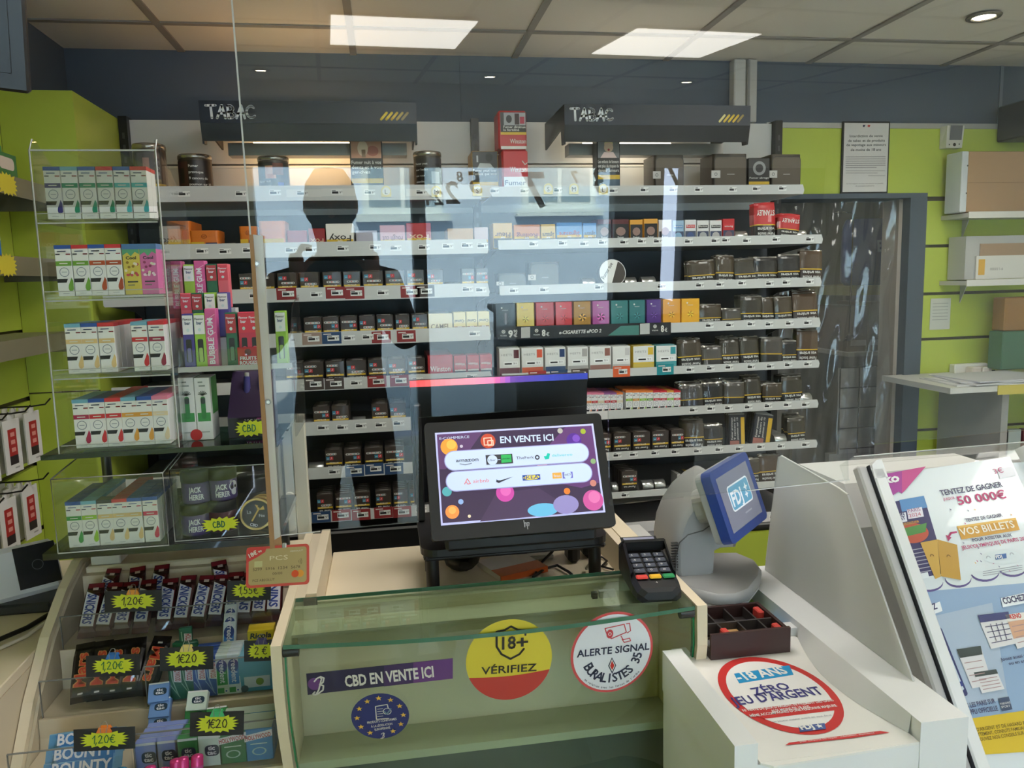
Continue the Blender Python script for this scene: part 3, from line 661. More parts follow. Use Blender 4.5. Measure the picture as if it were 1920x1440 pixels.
# -- tobacco pouches
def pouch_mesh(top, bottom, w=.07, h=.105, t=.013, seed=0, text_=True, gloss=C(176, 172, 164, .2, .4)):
    R_ = random.Random(seed); m = MB(); nx = 9; rows = [0, .02, .06, .42, .45, .5, .7, .86, .93, .965, 1.0]; half = []
    for s in (-1, 1):
        V = []
        for r in rows:
            for k in range(nx):
                u = -1 + 2 * k / (nx - 1); e = max(0, 1 - abs(u) ** 7.0) * (min(1, (1 - r) * 9) ** .7 if r < 1 else 0) * (1 if r > .05 else .75)
                wob = R_.uniform(-.0011, .0011) * (2.4 if r > .65 else .5); V.append((u * w / 2 * (1 - .04 * (r > .9)) + wob * .4, s * (t / 2 * e + .0004) + t / 2 + wob * .5, r * h + (R_.uniform(-.002, .002) if r == 1.0 else 0)))
        for r in range(len(rows) - 1):
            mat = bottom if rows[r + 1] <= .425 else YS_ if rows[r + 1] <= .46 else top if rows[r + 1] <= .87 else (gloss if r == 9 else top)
            if s == 1: mat = top
            Fs = [(r * nx + k, r * nx + k + 1, (r + 1) * nx + k + 1, (r + 1) * nx + k) for k in range(nx - 1)]
            if s == 1: Fs = [f[::-1] for f in Fs]
            m.add(V, Fs, mat, None, True)
    if text_:
        F_ = MB(FRONT); warn_text(F_, ['Fumer bouche', 'vos artères'], 0, h * .24, .010, .0145, .0012, None, False, w * .78); F_.rect(-w * .35, h * .03, w * .3, h * .1, C(180, 120, 112, .5), .0010); merge(m, F_)
    return m.build('tobacco_pouch', None, True)
PB = C(70, 60, 46, .3, coat=.5, bump=.6, scale=70); PK = C(40, 38, 37, .3, coat=.5, bump=.6, scale=70); PG = C(78, 74, 70, .28, coat=.5, bump=.6, scale=70)
POUCH = [pouch_mesh(PB, DK, seed=1), pouch_mesh(PK, DK, seed=2), pouch_mesh(PG, C(50, 48, 48, .25, coat=.5), seed=3, text_=False), pouch_mesh(C(84, 66, 50, .32, coat=.4, bump=.5, scale=70), C(58, 46, 42, .3), seed=4), pouch_mesh(C(60, 56, 46, .3, coat=.5, bump=.6, scale=70), DK, seed=5)]
def pouch_row(key, i, spans, depth, var, hs, gap=.02):
    for j, (x0, x1) in enumerate(spans):
        X, w = xw(key, i, x0, x1); v = var[j % len(var)]; hh = H(key, i, (x0 + x1) / 2, hs[j % len(hs)]); rz = random.uniform(-.1, .1); lean = random.uniform(-.16, -.05)
        nd = depth if isinstance(depth, int) else depth[j % len(depth)]
        for n in range(nd):
            where = '%s file, %s, %s' % (ordw(j), shelfname(i), BAYN[key])
            lab = 'shiny brown tobacco pouch heading the ' + where if n == 0 else 'shiny brown tobacco pouch, %s back in %s' % (ordw(n), where)
            inst('tobacco_pouch', POUCH[v], (X + random.uniform(-.003, .003) + n * .003, front_y(key, i) + .004 + n * gap, floor_at(key, i) + .004), lab, 'tobacco pouch', 'tobacco pouches on the %s' % shelfname(i), (lean + random.uniform(-.05, .05), random.uniform(-.04, .04), rz + random.uniform(-.06, .06)), (w * 1.02 / .07, 1, hh / .105 * random.uniform(.95, 1.03)))
pouch_row('B', 2, [(1297, 1345), (1346, 1382), (1384, 1430), (1418, 1462), (1462, 1502), (1503, 1545)], [4, 4, 5, 5, 5, 2], [0, 0, 4, 1, 1, 3], [488, 480, 484, 482, 480, 470])
pouch_row('B', 3, [(1315, 1358), (1358, 1394), (1392, 1432), (1430, 1456), (1457, 1492), (1494, 1540)], [4, 3, 3, 2, 4, 3], [0, 2, 4, 0, 0, 3], [573, 580, 554, 560, 556, 546])
pouch_row('B', 4, [(1277, 1320), (1318, 1356), (1357, 1392), (1394, 1430), (1431, 1470), (1468, 1498), (1498, 1537)], [5, 4, 4, 4, 4, 5, 3], [0, 2, 4, 4, 2, 1, 3], [638, 650, 634, 634, 635, 640, 618])
pouch_row('B', 5, [(1278, 1320), (1321, 1360), (1361, 1400), (1401, 1432), (1433, 1468), (1470, 1508)], [5, 5, 6, 4, 5, 5], [2, 1, 2, 4, 0, 4], [722, 718, 718, 708, 722, 706])
pouch_row('B', 6, [(1284, 1322), (1324, 1357), (1483, 1515)], [4, 2, 5], [0, 1, 4], [790, 800, 786])
pouch_row('B', 7, [(1388, 1428), (1428, 1470)], 2, [0, 3], [862, 858])
# red pouches, second shelf
RP = C(196, 52, 56, .3, coat=.4)
m = pouch_mesh(RP, DK, .07, .115, .016, 9, True, RP)
mm = MB(FRONT); mm.text('STANLEY', 0, .092, .016, OFFW, .0015, .058, .02, PI, 'c')
red = [(1419, 1459, 381, 4, 0, 'upright red tobacco pouch beside the silver roller', 0), (1462, 1500, 402, 5, .12, 'slumped red tobacco pouch at the rail end', -.12)]
lt = mm.build('pouch_lettering', None, True)
for x0, x1, y0, n_, lean, lab, ry in red:
    X, w = xw('B', 1, x0, x1); hh = H('B', 1, x0, y0)
    for n in range(n_):
        o = inst('tobacco_pouch', m, (X + n * .004, front_y('B', 1) + .004 + n * .019, floor_at('B', 1) + .005), lab + (' of the second shelf' if n == 0 else ' of the second shelf, %s behind' % ordw(n)), 'tobacco pouch', 'red tobacco pouches', (-.1, -ry, ry * .5), (w / .07, 1, hh / .115))
        if n == 0:
            c_ = bpy.data.objects.new('lettering', lt); COL.objects.link(c_); c_.parent = o
# -- third shelf: square tins and the round lid
TINB = C(74, 66, 58, .3, .35)
def d_square(F_, w, h):
    F_.poly(rr(w * .9, h * .86, .014, 5, 0, h * .5), C(86, 78, 68, .28, .4), .0012); F_.poly(rr(w * .94, h * .92, .016, 5, 0, h * .5), C(44, 40, 36, .4), .0008); F_.rect(-w * .56, h * .42, -w * .3, h * .6, PILL, .002); F_.ring(-w * .43, h * .51, .004, .0055, TAGK, .0024, n=12); F_.rect(-w * .1, h * .5, w * .12, h * .515, PILL, .0016)
SQ = lambda w, h, d=.09: tin('square_tin', TINB, w, d, h, d_square, .014, False)
def sqtin(key, i, x0, x1, y0, label, yo=0.0):
    X, w = xw(key, i, x0, x1, yo); put(SQ(w, H(key, i, (x0 + x1) / 2, y0, yo)), 'square_tin', key, i, x0, x1, label, 'square tin', yo)
sqtin('B', 2, 934, 988, 512, 'brown square tin by the slotted post on the third shelf'); sqtin('B', 2, 994, 1050, 491, 'taller brown square tin on the third shelf')
t = thing('round_lid_tin', 'round silver tin lid reading Fumer tue, leaning between silver rollers on the third shelf', 'tin', aY(1148, 512, 2.56), 0)
P_ = Matrix.Rotation(-.2, 4, 'X')
m = MB(P_); m.lathe([(.046, -.02), (.047, 0), (.046, .004), (.044, .004)], C(120, 118, 114, .3, .6), Matrix.Rotation(PI / 2, 4, 'X'), 40); m.build('tin', t)
m = MB(P_ @ FRONT); m.circ(0, 0, .0445, C(60, 54, 48, .4), .0045); m.ring(0, 0, .0435, .0455, C(236, 236, 236, .4), .005)
A_ = [(.0435 * math.cos(a), .0435 * math.sin(a)) for a in [math.radians(62 + 198 * k / 24) for k in range(25)]]; m.poly(A_, C(236, 236, 232, .5), .005); m.text('Fumer tue', -.031, -.022, .0125, TAGK, .0055, .062, .01, math.radians(57)); m.build('label', t)
# -- fourth shelf: e-cigarette boxes and their price strip
EC = [((30, 30, 34), 929, 968), ((216, 190, 70), 969, 1003), ((186, 40, 44), 1005, 1040), ((206, 52, 60), 1042, 1074), ((176, 130, 40), 1076, 1109), ((172, 74, 146), 1111, 1144), ((52, 124, 122), 1146, 1179), ((46, 116, 118), 1180, 1211), ((86, 44, 130), 1213, 1241), ((232, 164, 48), 1243, 1277), ((238, 178, 50), 1278, 1313)]
ENAME = 'black,yellow,dark red,red,ochre,magenta,teal,teal,purple,orange,golden'.split(',')
for k, (c_, x0, x1) in enumerate(EC):
    X, w = xw('B', 3, x0, x1); z0 = aY((x0 + x1) / 2, 613 - (x0 - 929) * .028, YS).z; h = aY((x0 + x1) / 2, 569 - (x0 - 929) * .026, YS).z - z0; z0 = floor_at('B', 3); h = aY((x0 + x1) / 2, 569 - (x0 - 929) * .026, YS).z - z0
    m = MB(); m.box(-w * .48, w * .48, 0, .04, 0, h, C(*c_, .35, coat=.3), c=.0012); F_ = MB(FRONT); lt_ = C(*[min(255, int(v * 1.25 + 30)) for v in c_], .4); dk_ = C(*[int(v * .45) for v in c_], .4)
    cx, cy = 0, h * .52
    for q in range(10):
        a = PI * 2 * q / 10 + .2 * k; s_ = .014
        if k == 0: F_.stroke([(0, h * .4), (.9 * s_ * math.cos(a), h * .55 + s_ * math.sin(a))], .0015, C(90, 90, 96, .4), .0008)
        elif k in (4, 5): F_.poly([(cx, cy), (cx + s_ * 1.1 * math.cos(a), cy + s_ * math.sin(a)), (cx + s_ * .8 * math.cos(a + .6), cy + s_ * .8 * math.sin(a + .6))], (lt_, dk_)[q % 2], .0008)
        else: F_.poly([(cx + s_ * .25 * math.cos(a - .3), cy + s_ * .25 * math.sin(a - .3)), (cx + s_ * math.cos(a), cy + s_ * math.sin(a)), (cx + s_ * .25 * math.cos(a + .5), cy + s_ * .25 * math.sin(a + .5))], dk_ if q % 2 else lt_, .0008)
    if k == 0: F_.rect(-.003, h * .38, .003, h * .72, C(150, 150, 156, .3), .001)
    F_.circ(-w * .18, h * .87, .003, OFFW, .0008, n=12); F_.text('vuse', -w * .02, h * .79, .0035, OFFW, .0008, w * .3, .01, 0, 'c'); F_.rect(-w * .36, h * .1, -w * .02, h * .12, OFFW, .0008); F_.rect(-w * .36, h * .06, w * .1, h * .075, OFFW, .0008)
    merge(m, F_); me = m.build('vape_box', None, True)
    desc = ENAME[k] + ' vape box with flower print on the fourth shelf' if k else 'black vape box with a pen picture, post end of fourth shelf'
    if k == 6: desc = 'teal vape box next to the magenta one on the fourth shelf'
    if k == 7: desc = 'teal vape box next to the purple one on the fourth shelf'
    for n in range(2): inst('vape_box', me, (X, front_y('B', 3) + n * .042, floor_at('B', 3)), desc + ('' if n == 0 else ', second behind'), 'vape box', 'bright vape boxes')
pl = Pl((0, YS - .0095, 1.4), (1, 0, 0), (0, 0, 1)); z0 = floor_at('B', 3)
m = Px(pl); q = lambda a, b: [(a[0], a[1]), (b[0], a[1]), (b[0], b[1]), (a[0], b[1])]
m.q([(933, 613), (1258, 604), (1258, 628), (933, 637)], C(34, 34, 36, .4), .0); m.q([(977, 614), (994, 613), (994, 633), (977, 634)], C(190, 190, 186, .4), .0004); m.q([(1200, 607), (1218, 606), (1218, 626), (1200, 627)], C(190, 190, 186, .4), .0004); m.q([(1140, 629), (1164, 611), (1198, 610), (1198, 628)], C(70, 128, 118, .4), .0004)
m.t('vuse', (938, 631), (950, 630.6), 4, OFFW); m.t('9', (953, 632), (962, 631.7), 13, OFFW, bold=.04); m.t('€', (963, 632), (970, 631.7), 7, OFFW, bold=.02); m.t('90', (963, 624), (970, 623.7), 6, OFFW, bold=.02)
m.t('vuse', (1000, 629), (1012, 628.6), 4, OFFW); m.t('8', (1016, 630), (1023, 629.7), 12, OFFW, bold=.04); m.t('€', (1024, 630), (1030, 629.7), 7, OFFW, bold=.02); m.t('e-CIGARETTE ePOD 2', (1048, 626.5), (1127, 623), 6.5, OFFW, bold=.03, shear=.2); m.t('vuse', (1222, 621), (1234, 620.6), 4, OFFW); m.t('8', (1239, 622), (1245, 621.7), 12, OFFW, bold=.04); m.t('€', (1246, 622), (1251, 621.7), 7, OFFW, bold=.02)
for x, y in ((944, 622), (1006, 620), (1228, 612)):
    u, v = pl.uv(x, y); m.circ(u, v, .006, OFFW, .0009, n=16); m.ring(u, v, .002, .0035, TAGK, .0012, n=12)
tag(m.build('price_strip'), 'black price strip reading e-CIGARETTE under the bright vape boxes', 'price strip')
# -- fifth shelf: heated tobacco packs in two tiers
HT = [((96, 34, 44), 936, 976, 'maroon'), ((224, 84, 44), 978, 1020, 'orange'), ((30, 56, 104), 1022, 1062, 'navy'), ((176, 172, 168), 1065, 1104, 'pale grey'), ((150, 96, 84), 1106, 1147, 'pink brown'), ((206, 204, 202), 1149, 1183, 'plain white'), ((226, 192, 60), 1187, 1228, 'yellow'), ((60, 160, 168), 1230, 1270, 'teal')]
for k, (c_, x0, x1, nm) in enumerate(HT):
    X, w = xw('B', 4, x0, x1); z = floor_at('B', 4); h = H('B', 4, (x0 + x1) / 2, 653 - (x0 - 936) * .018); cc = C(*c_, .4); wd = w * .97
    m = MB(); m.box(-wd / 2, wd / 2, 0, .02, 0, h, WHITE if k not in (6, 7) else cc, c=.001); F_ = MB(FRONT)
    h1 = h * .42; F_.rect(-wd / 2 + .001, .001, wd / 2 - .001, h1 - .004, C(*[int(.75 * v + 40) for v in c_], .4), .0005); F_.rect(-wd / 2 + .001, h1, wd / 2 - .001, h - .001, WHITE, .0006)
    F_.rect(wd * .2, h * .68, wd * .45, h * .94, cc, .0009)
    if k != 5: F_.text('HEETS', -wd * .4, h * .76, .007, C(150, 150, 152, .4), .0009, wd * .52, .0)
    F_.rect(-wd * .3, h1 + .004, wd * .4, h1 + .017, C(250, 250, 250, .5), .0008); F_.rect(-wd * .25, h1 + .007, wd * .1, h1 + .012, TAGK, .001); F_.text('9', wd * .18, h1 + .006, .008, TAGK, .001, .004); F_.text('50', wd * .28, h1 + .008, .005, TAGK, .001, .004)
    merge(m, F_); me = m.build('heated_tobacco_pack', None, True)
    for n in range(3): inst('heated_tobacco_pack', me, (X, front_y('B', 4) + n * .021, z), 'white heated tobacco pack with %s corner patch, fifth shelf' % nm + ('' if n == 0 else ', %s behind' % ordw(n)), 'tobacco pack', 'heated tobacco packs', sc=(1, 1, 1 if n == 0 else 1.02))
# ------------------------------------------------------------------ top shelf: cans, tall boxes, square tins
def can(x0, x1, y0, label, pic):
    i = 0; key = 'A'; X, w = xw(key, i, x0, x1, .05); r = w / 2; z = floor_at(key, i); h = aY((x0 + x1) / 2, y0, YT + .05).z - z
    t = thing('tobacco_can', label, 'tobacco can', (X, YT + .05 + r, z))
    m = MB(); m.lathe([(r, 0), (r * 1.01, h * .04), (r * .985, h * .9)], C(64, 56, 46, .3, .2), n=36); m.build('can', t)
    m = MB(); m.lathe([(r * .985, h * .9), (r * 1.02, h * .905), (r * 1.02, h * .97), (r * .97, h), (0, h)], C(176, 170, 160, .25, .8), n=36); m.build('lid', t)
    # printed label wrapped round the front
    m = MB()
    def wrap(a0, a1, z0, z1, mat, k=1.006, n=10):
        V = []
        for q in range(n + 1):
            a = -PI / 2 + (a0 + (a1 - a0) * q / n); V += [(r * k * math.cos(a), r * k * math.sin(a), z0), (r * k * math.cos(a), r * k * math.sin(a), z1)]
        m.add(V, [(2 * q, 2 * q + 2, 2 * q + 3, 2 * q + 1) for q in range(n)], mat, None, True)
    def wtext(st, a, zz, hh, mat, k=1.012):
        V, Fs, L = text_geo(st, .012); s_ = hh / CAP; m.add([(r * k * math.cos(-PI / 2 + a + v[0] * s_ / r), r * k * math.sin(-PI / 2 + a + v[0] * s_ / r), zz + v[1] * s_) for v in V], Fs, mat)
    wrap(-1.3, 1.3, h * .2, h * .86, C(36, 28, 26, .35)); wrap(-.1 if pic != 1 else -1.1, 1.25, h * .2, h * .32, YS_, 1.009)
    if pic == 0:
        wrap(-1.2, -.25, h * .33, h * .84, C(66, 30, 30, .4), 1.009); wrap(-1.05, -.5, h * .4, h * .7, C(30, 18, 20, .4), 1.011)
        for k, st in enumerate(('Fumer', 'provoque', '9 cancers du', 'poumon sur 10')): wtext(st, -.2, h * (.72 - .125 * k), .0085, OFFW)
    elif pic == 1:
        wrap(-1.2, 1.2, h * .5, h * .86, C(24, 20, 22, .4), 1.009); wrap(-.45, .25, h * .5, h * .78, C(226, 160, 128, .5), 1.011); wrap(.05, .75, h * .58, h * .84, C(120, 60, 40, .5), 1.013); wrap(-.3, .1, h * .5, h * .6, C(206, 130, 104, .5), 1.0125)
        for k, st in enumerate(('Fumer nuit', 'gravement')): wtext(st, -1.0, h * (.42 - .1 * k), .0075, OFFW)
        wrap(.35, .75, h * .28, h * .42, C(50, 90, 190, .4), 1.013)
    elif pic == 2:
        wrap(.05, 1.2, h * .3, h * .86, C(60, 62, 68, .4), 1.009); wrap(.2, .9, h * .34, h * .58, C(190, 200, 210, .5), 1.011); wrap(.5, .95, h * .58, h * .74, C(40, 40, 44, .5), 1.0115)
        for k, st in enumerate(('Fumer peut', "tuer l'enfant", 'que vous', 'attendez')): wtext(st, -1.0, h * (.72 - .12 * k), .007, OFFW)
    else:
        wrap(-.6, .9, h * .35, h * .84, C(90, 84, 84, .5), 1.009); wrap(-.2, .2, h * .5, h * .75, C(190, 150, 140, .5), 1.011)
    m.build('printed_label', t)
can(330, 394, 287, 'round brown can warning of cancers, next to the lower square tag on the top shelf', 0)
can(482, 541, 291, 'round can with a smoking woman pictured, under the warm canopy', 1)
can(778, 831, 282, 'round can with a pale picture, beside the slotted post on the top shelf', 2)
can(246, 308, 267, 'round can half hidden behind the vape rack top', 3)
def tall_box(key, x0, x1, y0, label, side, deco, name='tobacco_box', yo=.06, d=.1, z0=None, r=.0):
    X, w = xw(key, 0, x0, x1, yo); z = floor_at(key, 0) if z0 is None else z0; h = aY((x0 + x1) / 2, y0, YT + yo).z - z
    m = MB(); m.box(-w / 2, w / 2, 0, d, 0, h, side, c=.002 + r); F_ = MB(FRONT); deco(F_, w, h); merge(m, F_)
    return inst(name, m.build(name, None, True), (X, YT + yo, z), label, 'box'), z + h
def deco_pic(lines, pic, strip=.3, low=None):
    def f(F_, w, h):
        F_.rect(-w / 2 + .002, h * strip, w / 2 - .002, h * .99, DK, .0006); F_.rect(-w / 2 + .002, h * strip, w / 2 - .002, h * (strip + .075), YS_, .0009)
        if low: F_.rect(-w / 2 + .001, .001, w / 2 - .001, h * strip, low, .0006)
        for k, st in enumerate(lines): F_.text(st, -w * .46, h * (.56 - .075 * k), h * .055, OFFW, .0012, min(w * .9, w * .07 * len(st)), .014)
        pic(F_, w, h)
    return f
def p_hand(F_, w, h): F_.rect(-w * .46, h * .65, w * .46, h * .97, C(206, 150, 120, .5), .001); F_.circ(-w * .1, h * .8, w * .16, C(236, 206, 176, .5), .0014, ry=h * .12); F_.circ(w * .2, h * .76, w * .18, C(180, 104, 84, .5), .0013, ry=h * .08); F_.rect(-w * .14, h * .66, -w * .02, h * .78, C(150, 120, 90, .5), .0016)
def p_baby(F_, w, h): F_.rect(-w * .46, h * .65, w * .46, h * .98, C(120, 122, 126, .5), .001); F_.circ(0, h * .83, w * .2, C(228, 190, 160, .5), .0014, ry=h * .085); F_.circ(0, h * .89, w * .19, C(226, 204, 150, .5), .0013, ry=h * .06); F_.poly([(-w * .36, h * .65), (w * .36, h * .65), (w * .2, h * .75), (-w * .2, h * .75)], C(228, 200, 196, .5), .0013); F_.circ(0, h * .79, w * .05, C(190, 60, 60, .5), .0018, n=10)
    # eyes
def p_child(F_, w, h): F_.rect(-w * .46, h * .6, w * .46, h * .97, C(66, 68, 72, .5), .001); F_.poly([(-w * .3, h * .63), (w * .34, h * .63), (w * .2, h * .73), (-w * .2, h * .74)], C(190, 194, 196, .5), .0013); F_.circ(w * .16, h * .86, w * .14, C(30, 30, 34, .5), .0013, ry=h * .09); F_.rect(-w * .32, h * .76, -w * .26, h * .9, C(200, 200, 204, .5), .0013)
tall_box('A', 659, 720, 254, 'tall box warning of teeth and gums, tucked up under the warm canopy', C(58, 34, 32, .4), deco_pic(['Fumer nuit à vos', 'dents et à vos', 'gencives'], p_hand, .26, C(84, 88, 100, .4)), d=.045, yo=.03)
tall_box('B', 1120, 1163, 258, 'tall black box with a baby pictured, under the doorway-side canopy', C(24, 24, 26, .35), deco_pic(['Les enfants de fumeurs', 'ont plus de risques de', 'devenir fumeurs'], p_baby, .28, C(70, 90, 104, .4)), yo=.02, d=.06)
tall_box('B', 886, 935, 283, 'yellow and black box beside the slotted post, leaning near the red tins', C(196, 150, 60, .4), deco_pic(['Fumer peut tuer', "l'enfant que vous"], p_child, .26, C(206, 196, 170, .4)), d=.12)
def d_win(F_, w, h): 
    F_.rect(-w / 2 + .006, h * .30, w / 2 - .002, h * .97, C(196, 40, 46, .35), .0008); F_.text('Winston', -w * .2, h * .52, h * .12, OFFW, .0012, w * .62, .01); F_.rect(-w / 2 + .006, .002, w / 2 - .002, h * .42, C(234, 236, 240, .4), .001)
    F_.text('Fumer', 0, h * .24, h * .11, C(40, 70, 120, .4), .0014, w * .8, .006, 0, 'c'); F_.text('tue', 0, h * .06, h * .11, C(40, 50, 70, .4), .0014, w * .42, .006, 0, 'c'); F_.stroke([(w * .28, h * .76), (w * .38, h * .68), (w * .46, h * .72)], .003, OFFW, .0012)
o, ztop = tall_box('B', 942, 991, 281, 'lower red tin of the two stacked, reading Fumer tue, top shelf', C(184, 44, 48, .35), d_win, 'tobacco_tin', .02, .1, r=.004)
def d_win2(F_, w, h):
    F_.rect(-w / 2 + .008, h * .44, w / 2 - .002, h * .95, DK, .0008); F_.rect(-w * .30, h * .62, w * .46, h * .94, C(170, 170, 174, .5), .001); F_.circ(-w * .12, h * .78, w * .1, C(60, 60, 66, .5), .0013, ry=h * .1); F_.rect(w * .08, h * .64, w * .24, h * .92, C(60, 40, 44, .5), .0013); F_.rect(w * .26, h * .66, w * .42, h * .84, C(180, 60, 80, .5), .0013)
    F_.rect(-w / 2 + .008, h * .38, w / 2 - .002, h * .45, YS_, .001); F_.text('Fumer diminue', -w * .32, h * .55, h * .065, OFFW, .0013, w * .78, .014); F_.text('la fertilité', -w * .32, h * .475, h * .065, OFFW, .0013, w * .55, .014)
    F_.text('Winston', -w * .1, h * .16, h * .12, OFFW, .0012, w * .56, .01); F_.rect(-w / 2 + .008, .002, w / 2 - .002, h * .09, OFFW, .001)
tall_box('B', 937, 990, 207, 'upper red tin of the two stacked, warning about fertility', C(190, 52, 54, .35), d_win2, 'tobacco_tin', .02, .1, ztop + .0005, r=.004)
def bigtin(x0, x1, y0, label):
    X, w = xw('B', 0, x0, x1, .05); h = aY((x0 + x1) / 2, y0, YT + .05).z - floor_at('B', 0)
    put(SQ(w, h, .13), 'square_tin', 'B', 0, x0, x1, label, 'square tin', .05)
bigtin(1228, 1284, 290, 'brown square tin on the top shelf with sky mirrored over it'); bigtin(1338, 1402, 288, 'brown square tin in the middle of three on the top shelf'); bigtin(1446, 1503, 289, 'brown square tin at the outer end of the top shelf')
tall_box('B', 1403, 1443, 296, 'small black box between two brown square tins', C(40, 38, 38, .35), lambda F_, w, h: (F_.circ(0, h * .72, w * .3, C(150, 150, 150, .5), .001), F_.circ(0, h * .72, w * .18, C(60, 60, 62, .5), .0014), F_.rect(-w * .48, h * .28, w * .48, h * .36, YS_, .001), F_.text('Fumer abrege', 0, h * .44, .006, OFFW, .0012, w * .9, .012, 0, 'c')), yo=.05, d=.06)
# letters clipped to the rails
for k, (st, x, y) in enumerate((('L', 724, 360), ('M', 818, 360), ('S', 895, 358), ('S', 1028, 355), ('M', 1076, 355), ('L', 1131, 356))):
    p = aY(x, y, YT - .012); m = MB(FRONT); m.poly([(-.016, -.016), (.016, -.016)] + [(.016 * math.cos(a), .004 + .016 * math.sin(a)) for a in [PI * q / 12 for q in range(13)]], C(236, 216, 140, .45), .0); m.circ(0, .002, .0125, C(240, 236, 226, .5), .0004); m.text(st, 0, -.0065, .015, C(60, 56, 50, .5), .0008, None, 0, 0, 'c')
    tag(m.build('size_marker'), 'cream round-topped marker lettered %s, %s' % (st, ('nearest the warm canopy', 'under the pale picture can', 'under the yellow and black box', 'nearest the stacked red tins', 'beside the tall baby box', 'in front of the tall baby box')[k]), 'shelf marker').location = p
# ------------------------------------------------------------------ sixth shelf, bay beside the doorway: small e-liquid boxes
def liquid_mesh(ctop, cfl, w=.024, h=.078, dark=False):
    m = MB(); m.box(-w / 2, w / 2, 0, w, 0, h, C(236, 236, 236, .35, coat=.2), c=.0006); ct = C(*ctop, .35); cf = C(*cfl, .35)
    m.box(-w / 2 - .0002, w / 2 + .0002, -.0002, w + .0002, h * .93, h + .0004, ct)
    F_ = MB(FRONT)
    for q in (0, 1):
        F_.rect(-w * .32, h * .872, w * .2, h * .89, C(90, 110, 160, .5), .0005); F_.rect(-w * .45, h * .815, -w * .18, h * .835, C(40, 44, 80, .5), .0005); F_.rect(w * .18, h * .815, w * .46, h * .835, C(190, 50, 70, .5), .0005)
    F_.rect(-w / 2 + .0004, h * .60, w / 2 - .0004, h * .69, cf, .0006); F_.rect(-w * .25, h * .635, w * .25, h * .655, OFFW, .0009)
    F_.ring(0, h * .475, w * .26, w * .30, C(120, 128, 146, .5), .0006, n=20); F_.rect(-w * .16, h * .47, w * .16, h * .482, C(150, 156, 170, .5), .0006)
    F_.poly([(-w / 2 + .0004, h * .27), (w * .08, h * .27), (w * .18, h * .345), (-w / 2 + .0004, h * .345)], C(34, 34, 40, .4), .0007)
    F_.poly([(w * .40, h * .37), (w * .30, h * .29), (w * .19, h * .21), (w * .17, h * .16), (w * .21, h * .115), (w * .30, h * .095), (w * .40, h * .105), (w * .49, h * .14), (w * .49, h * .30)], cf, .0009)
    F_.rect(-w * .2, h * .05, w * .2, h * .06, C(180, 180, 186, .5), .0006)
    merge(m, F_); return m.build('liquid_box', None, True)
LQ = {}
def liquid(a, b):
    if (a, b) not in LQ: LQ[a, b] = liquid_mesh(a, b)
    return LQ[a, b]
BL, LB, RD, GN, DG, TQ, NV, BRK, SAND, OCH, PNK, ORR, CRM, LIM = (44, 84, 164), (120, 180, 206), (206, 52, 62), (110, 160, 60), (22, 134, 104), (70, 176, 186), (58, 52, 128), (176, 78, 46), (226, 196, 140), (222, 160, 70), (228, 130, 160), (232, 130, 60), (230, 212, 180), (150, 200, 60)
def lrow(i, x0, x1, n, cols, yt, word):
    for j in range(n):
        X, w = xw('B', i, x0 + (x1 - x0) * j / n, x0 + (x1 - x0) * (j + 1) / n); z = floor_at('B', i); h = H('B', i, x0 + (x1 - x0) * (j + .5) / n, yt)
        for q in range(5):
            a, b = cols[j]; 
            inst('liquid_box', liquid(a, b), (X, front_y('B', i) + q * .0265, z), 'small e-liquid box, %s in the %s, sixth shelf' % (ORD[j], word) if q == 0 else 'small e-liquid box, %s behind the %s in the %s, sixth shelf' % (ORD[q - 1], ORD[j], word), 'e-liquid box', 'small e-liquid boxes on the sixth shelf', sc=(w * .96 / .024, .96, h / .078))
lrow(5, 1098, 1169, 6, [(PNK, ORR), (PNK, RD), (PNK, CRM), ((150, 90, 150), RD), ((150, 90, 150), RD), (ORR, CRM)], 737, 'purple topped block')
lrow(5, 1174, 1277, 8, [(ORR, LIM), (ORR, OCH), (ORR, LIM), (ORR, GN), (RD, RD), (RD, RD), (OCH, LIM), (RD, RD)], 733, 'orange topped block')
# seventh shelf: flat packs standing on edge; eighth: thin cigarillo boxes
def flat_pack(i, x0, x1, y0, n, label, col, lean, big):
    X, w = xw('B', i, x0, x1); z = floor_at('B', i) + .003; h = H('B', i, (x0 + x1) / 2, y0)
    m = MB(); m.box(-w / 2, w / 2, 0, .012, 0, h, col, c=.003); m.box(-w / 2, w / 2, .0005, .0115, h * .93, h + .001, C(210, 210, 208, .3), c=.003); F_ = MB(FRONT); F_.rect(w * .22, h * .12, w * .44, h * .9, YS_, .0006); F_.rect(-w * .46, .004, w * .1, h * .25, C(170, 110, 100, .5), .0006)
    for k, st in enumerate(('Fumer provoque', '9 cancers du', 'poumon sur 10')): F_.text(st, -w * .28 + k * w * .17, h * .28, w * .11, OFFW, .0009, h * .62, .012, PI / 2)
    merge(m, F_); me = m.build('rolling_pack', None, True)
    for q in range(n): inst('rolling_pack', me, (X + q * .003, front_y('B', i) + .003 + q * .02, z + .03 * abs(lean)), label + ('' if q == 0 else ', %s behind' % ordw(q)), 'tobacco pack', 'flat packs on edge', (-.1, lean, random.uniform(-.1, .1)))
flat_pack(6, 1370, 1400, 779, 3, 'black flat pack with sideways warning text, seventh shelf', C(34, 36, 44, .3), .0, True)
flat_pack(6, 1410, 1446, 782, 5, 'dark blue flat pack leaning over, seventh shelf', C(42, 46, 58, .3), .18, False)
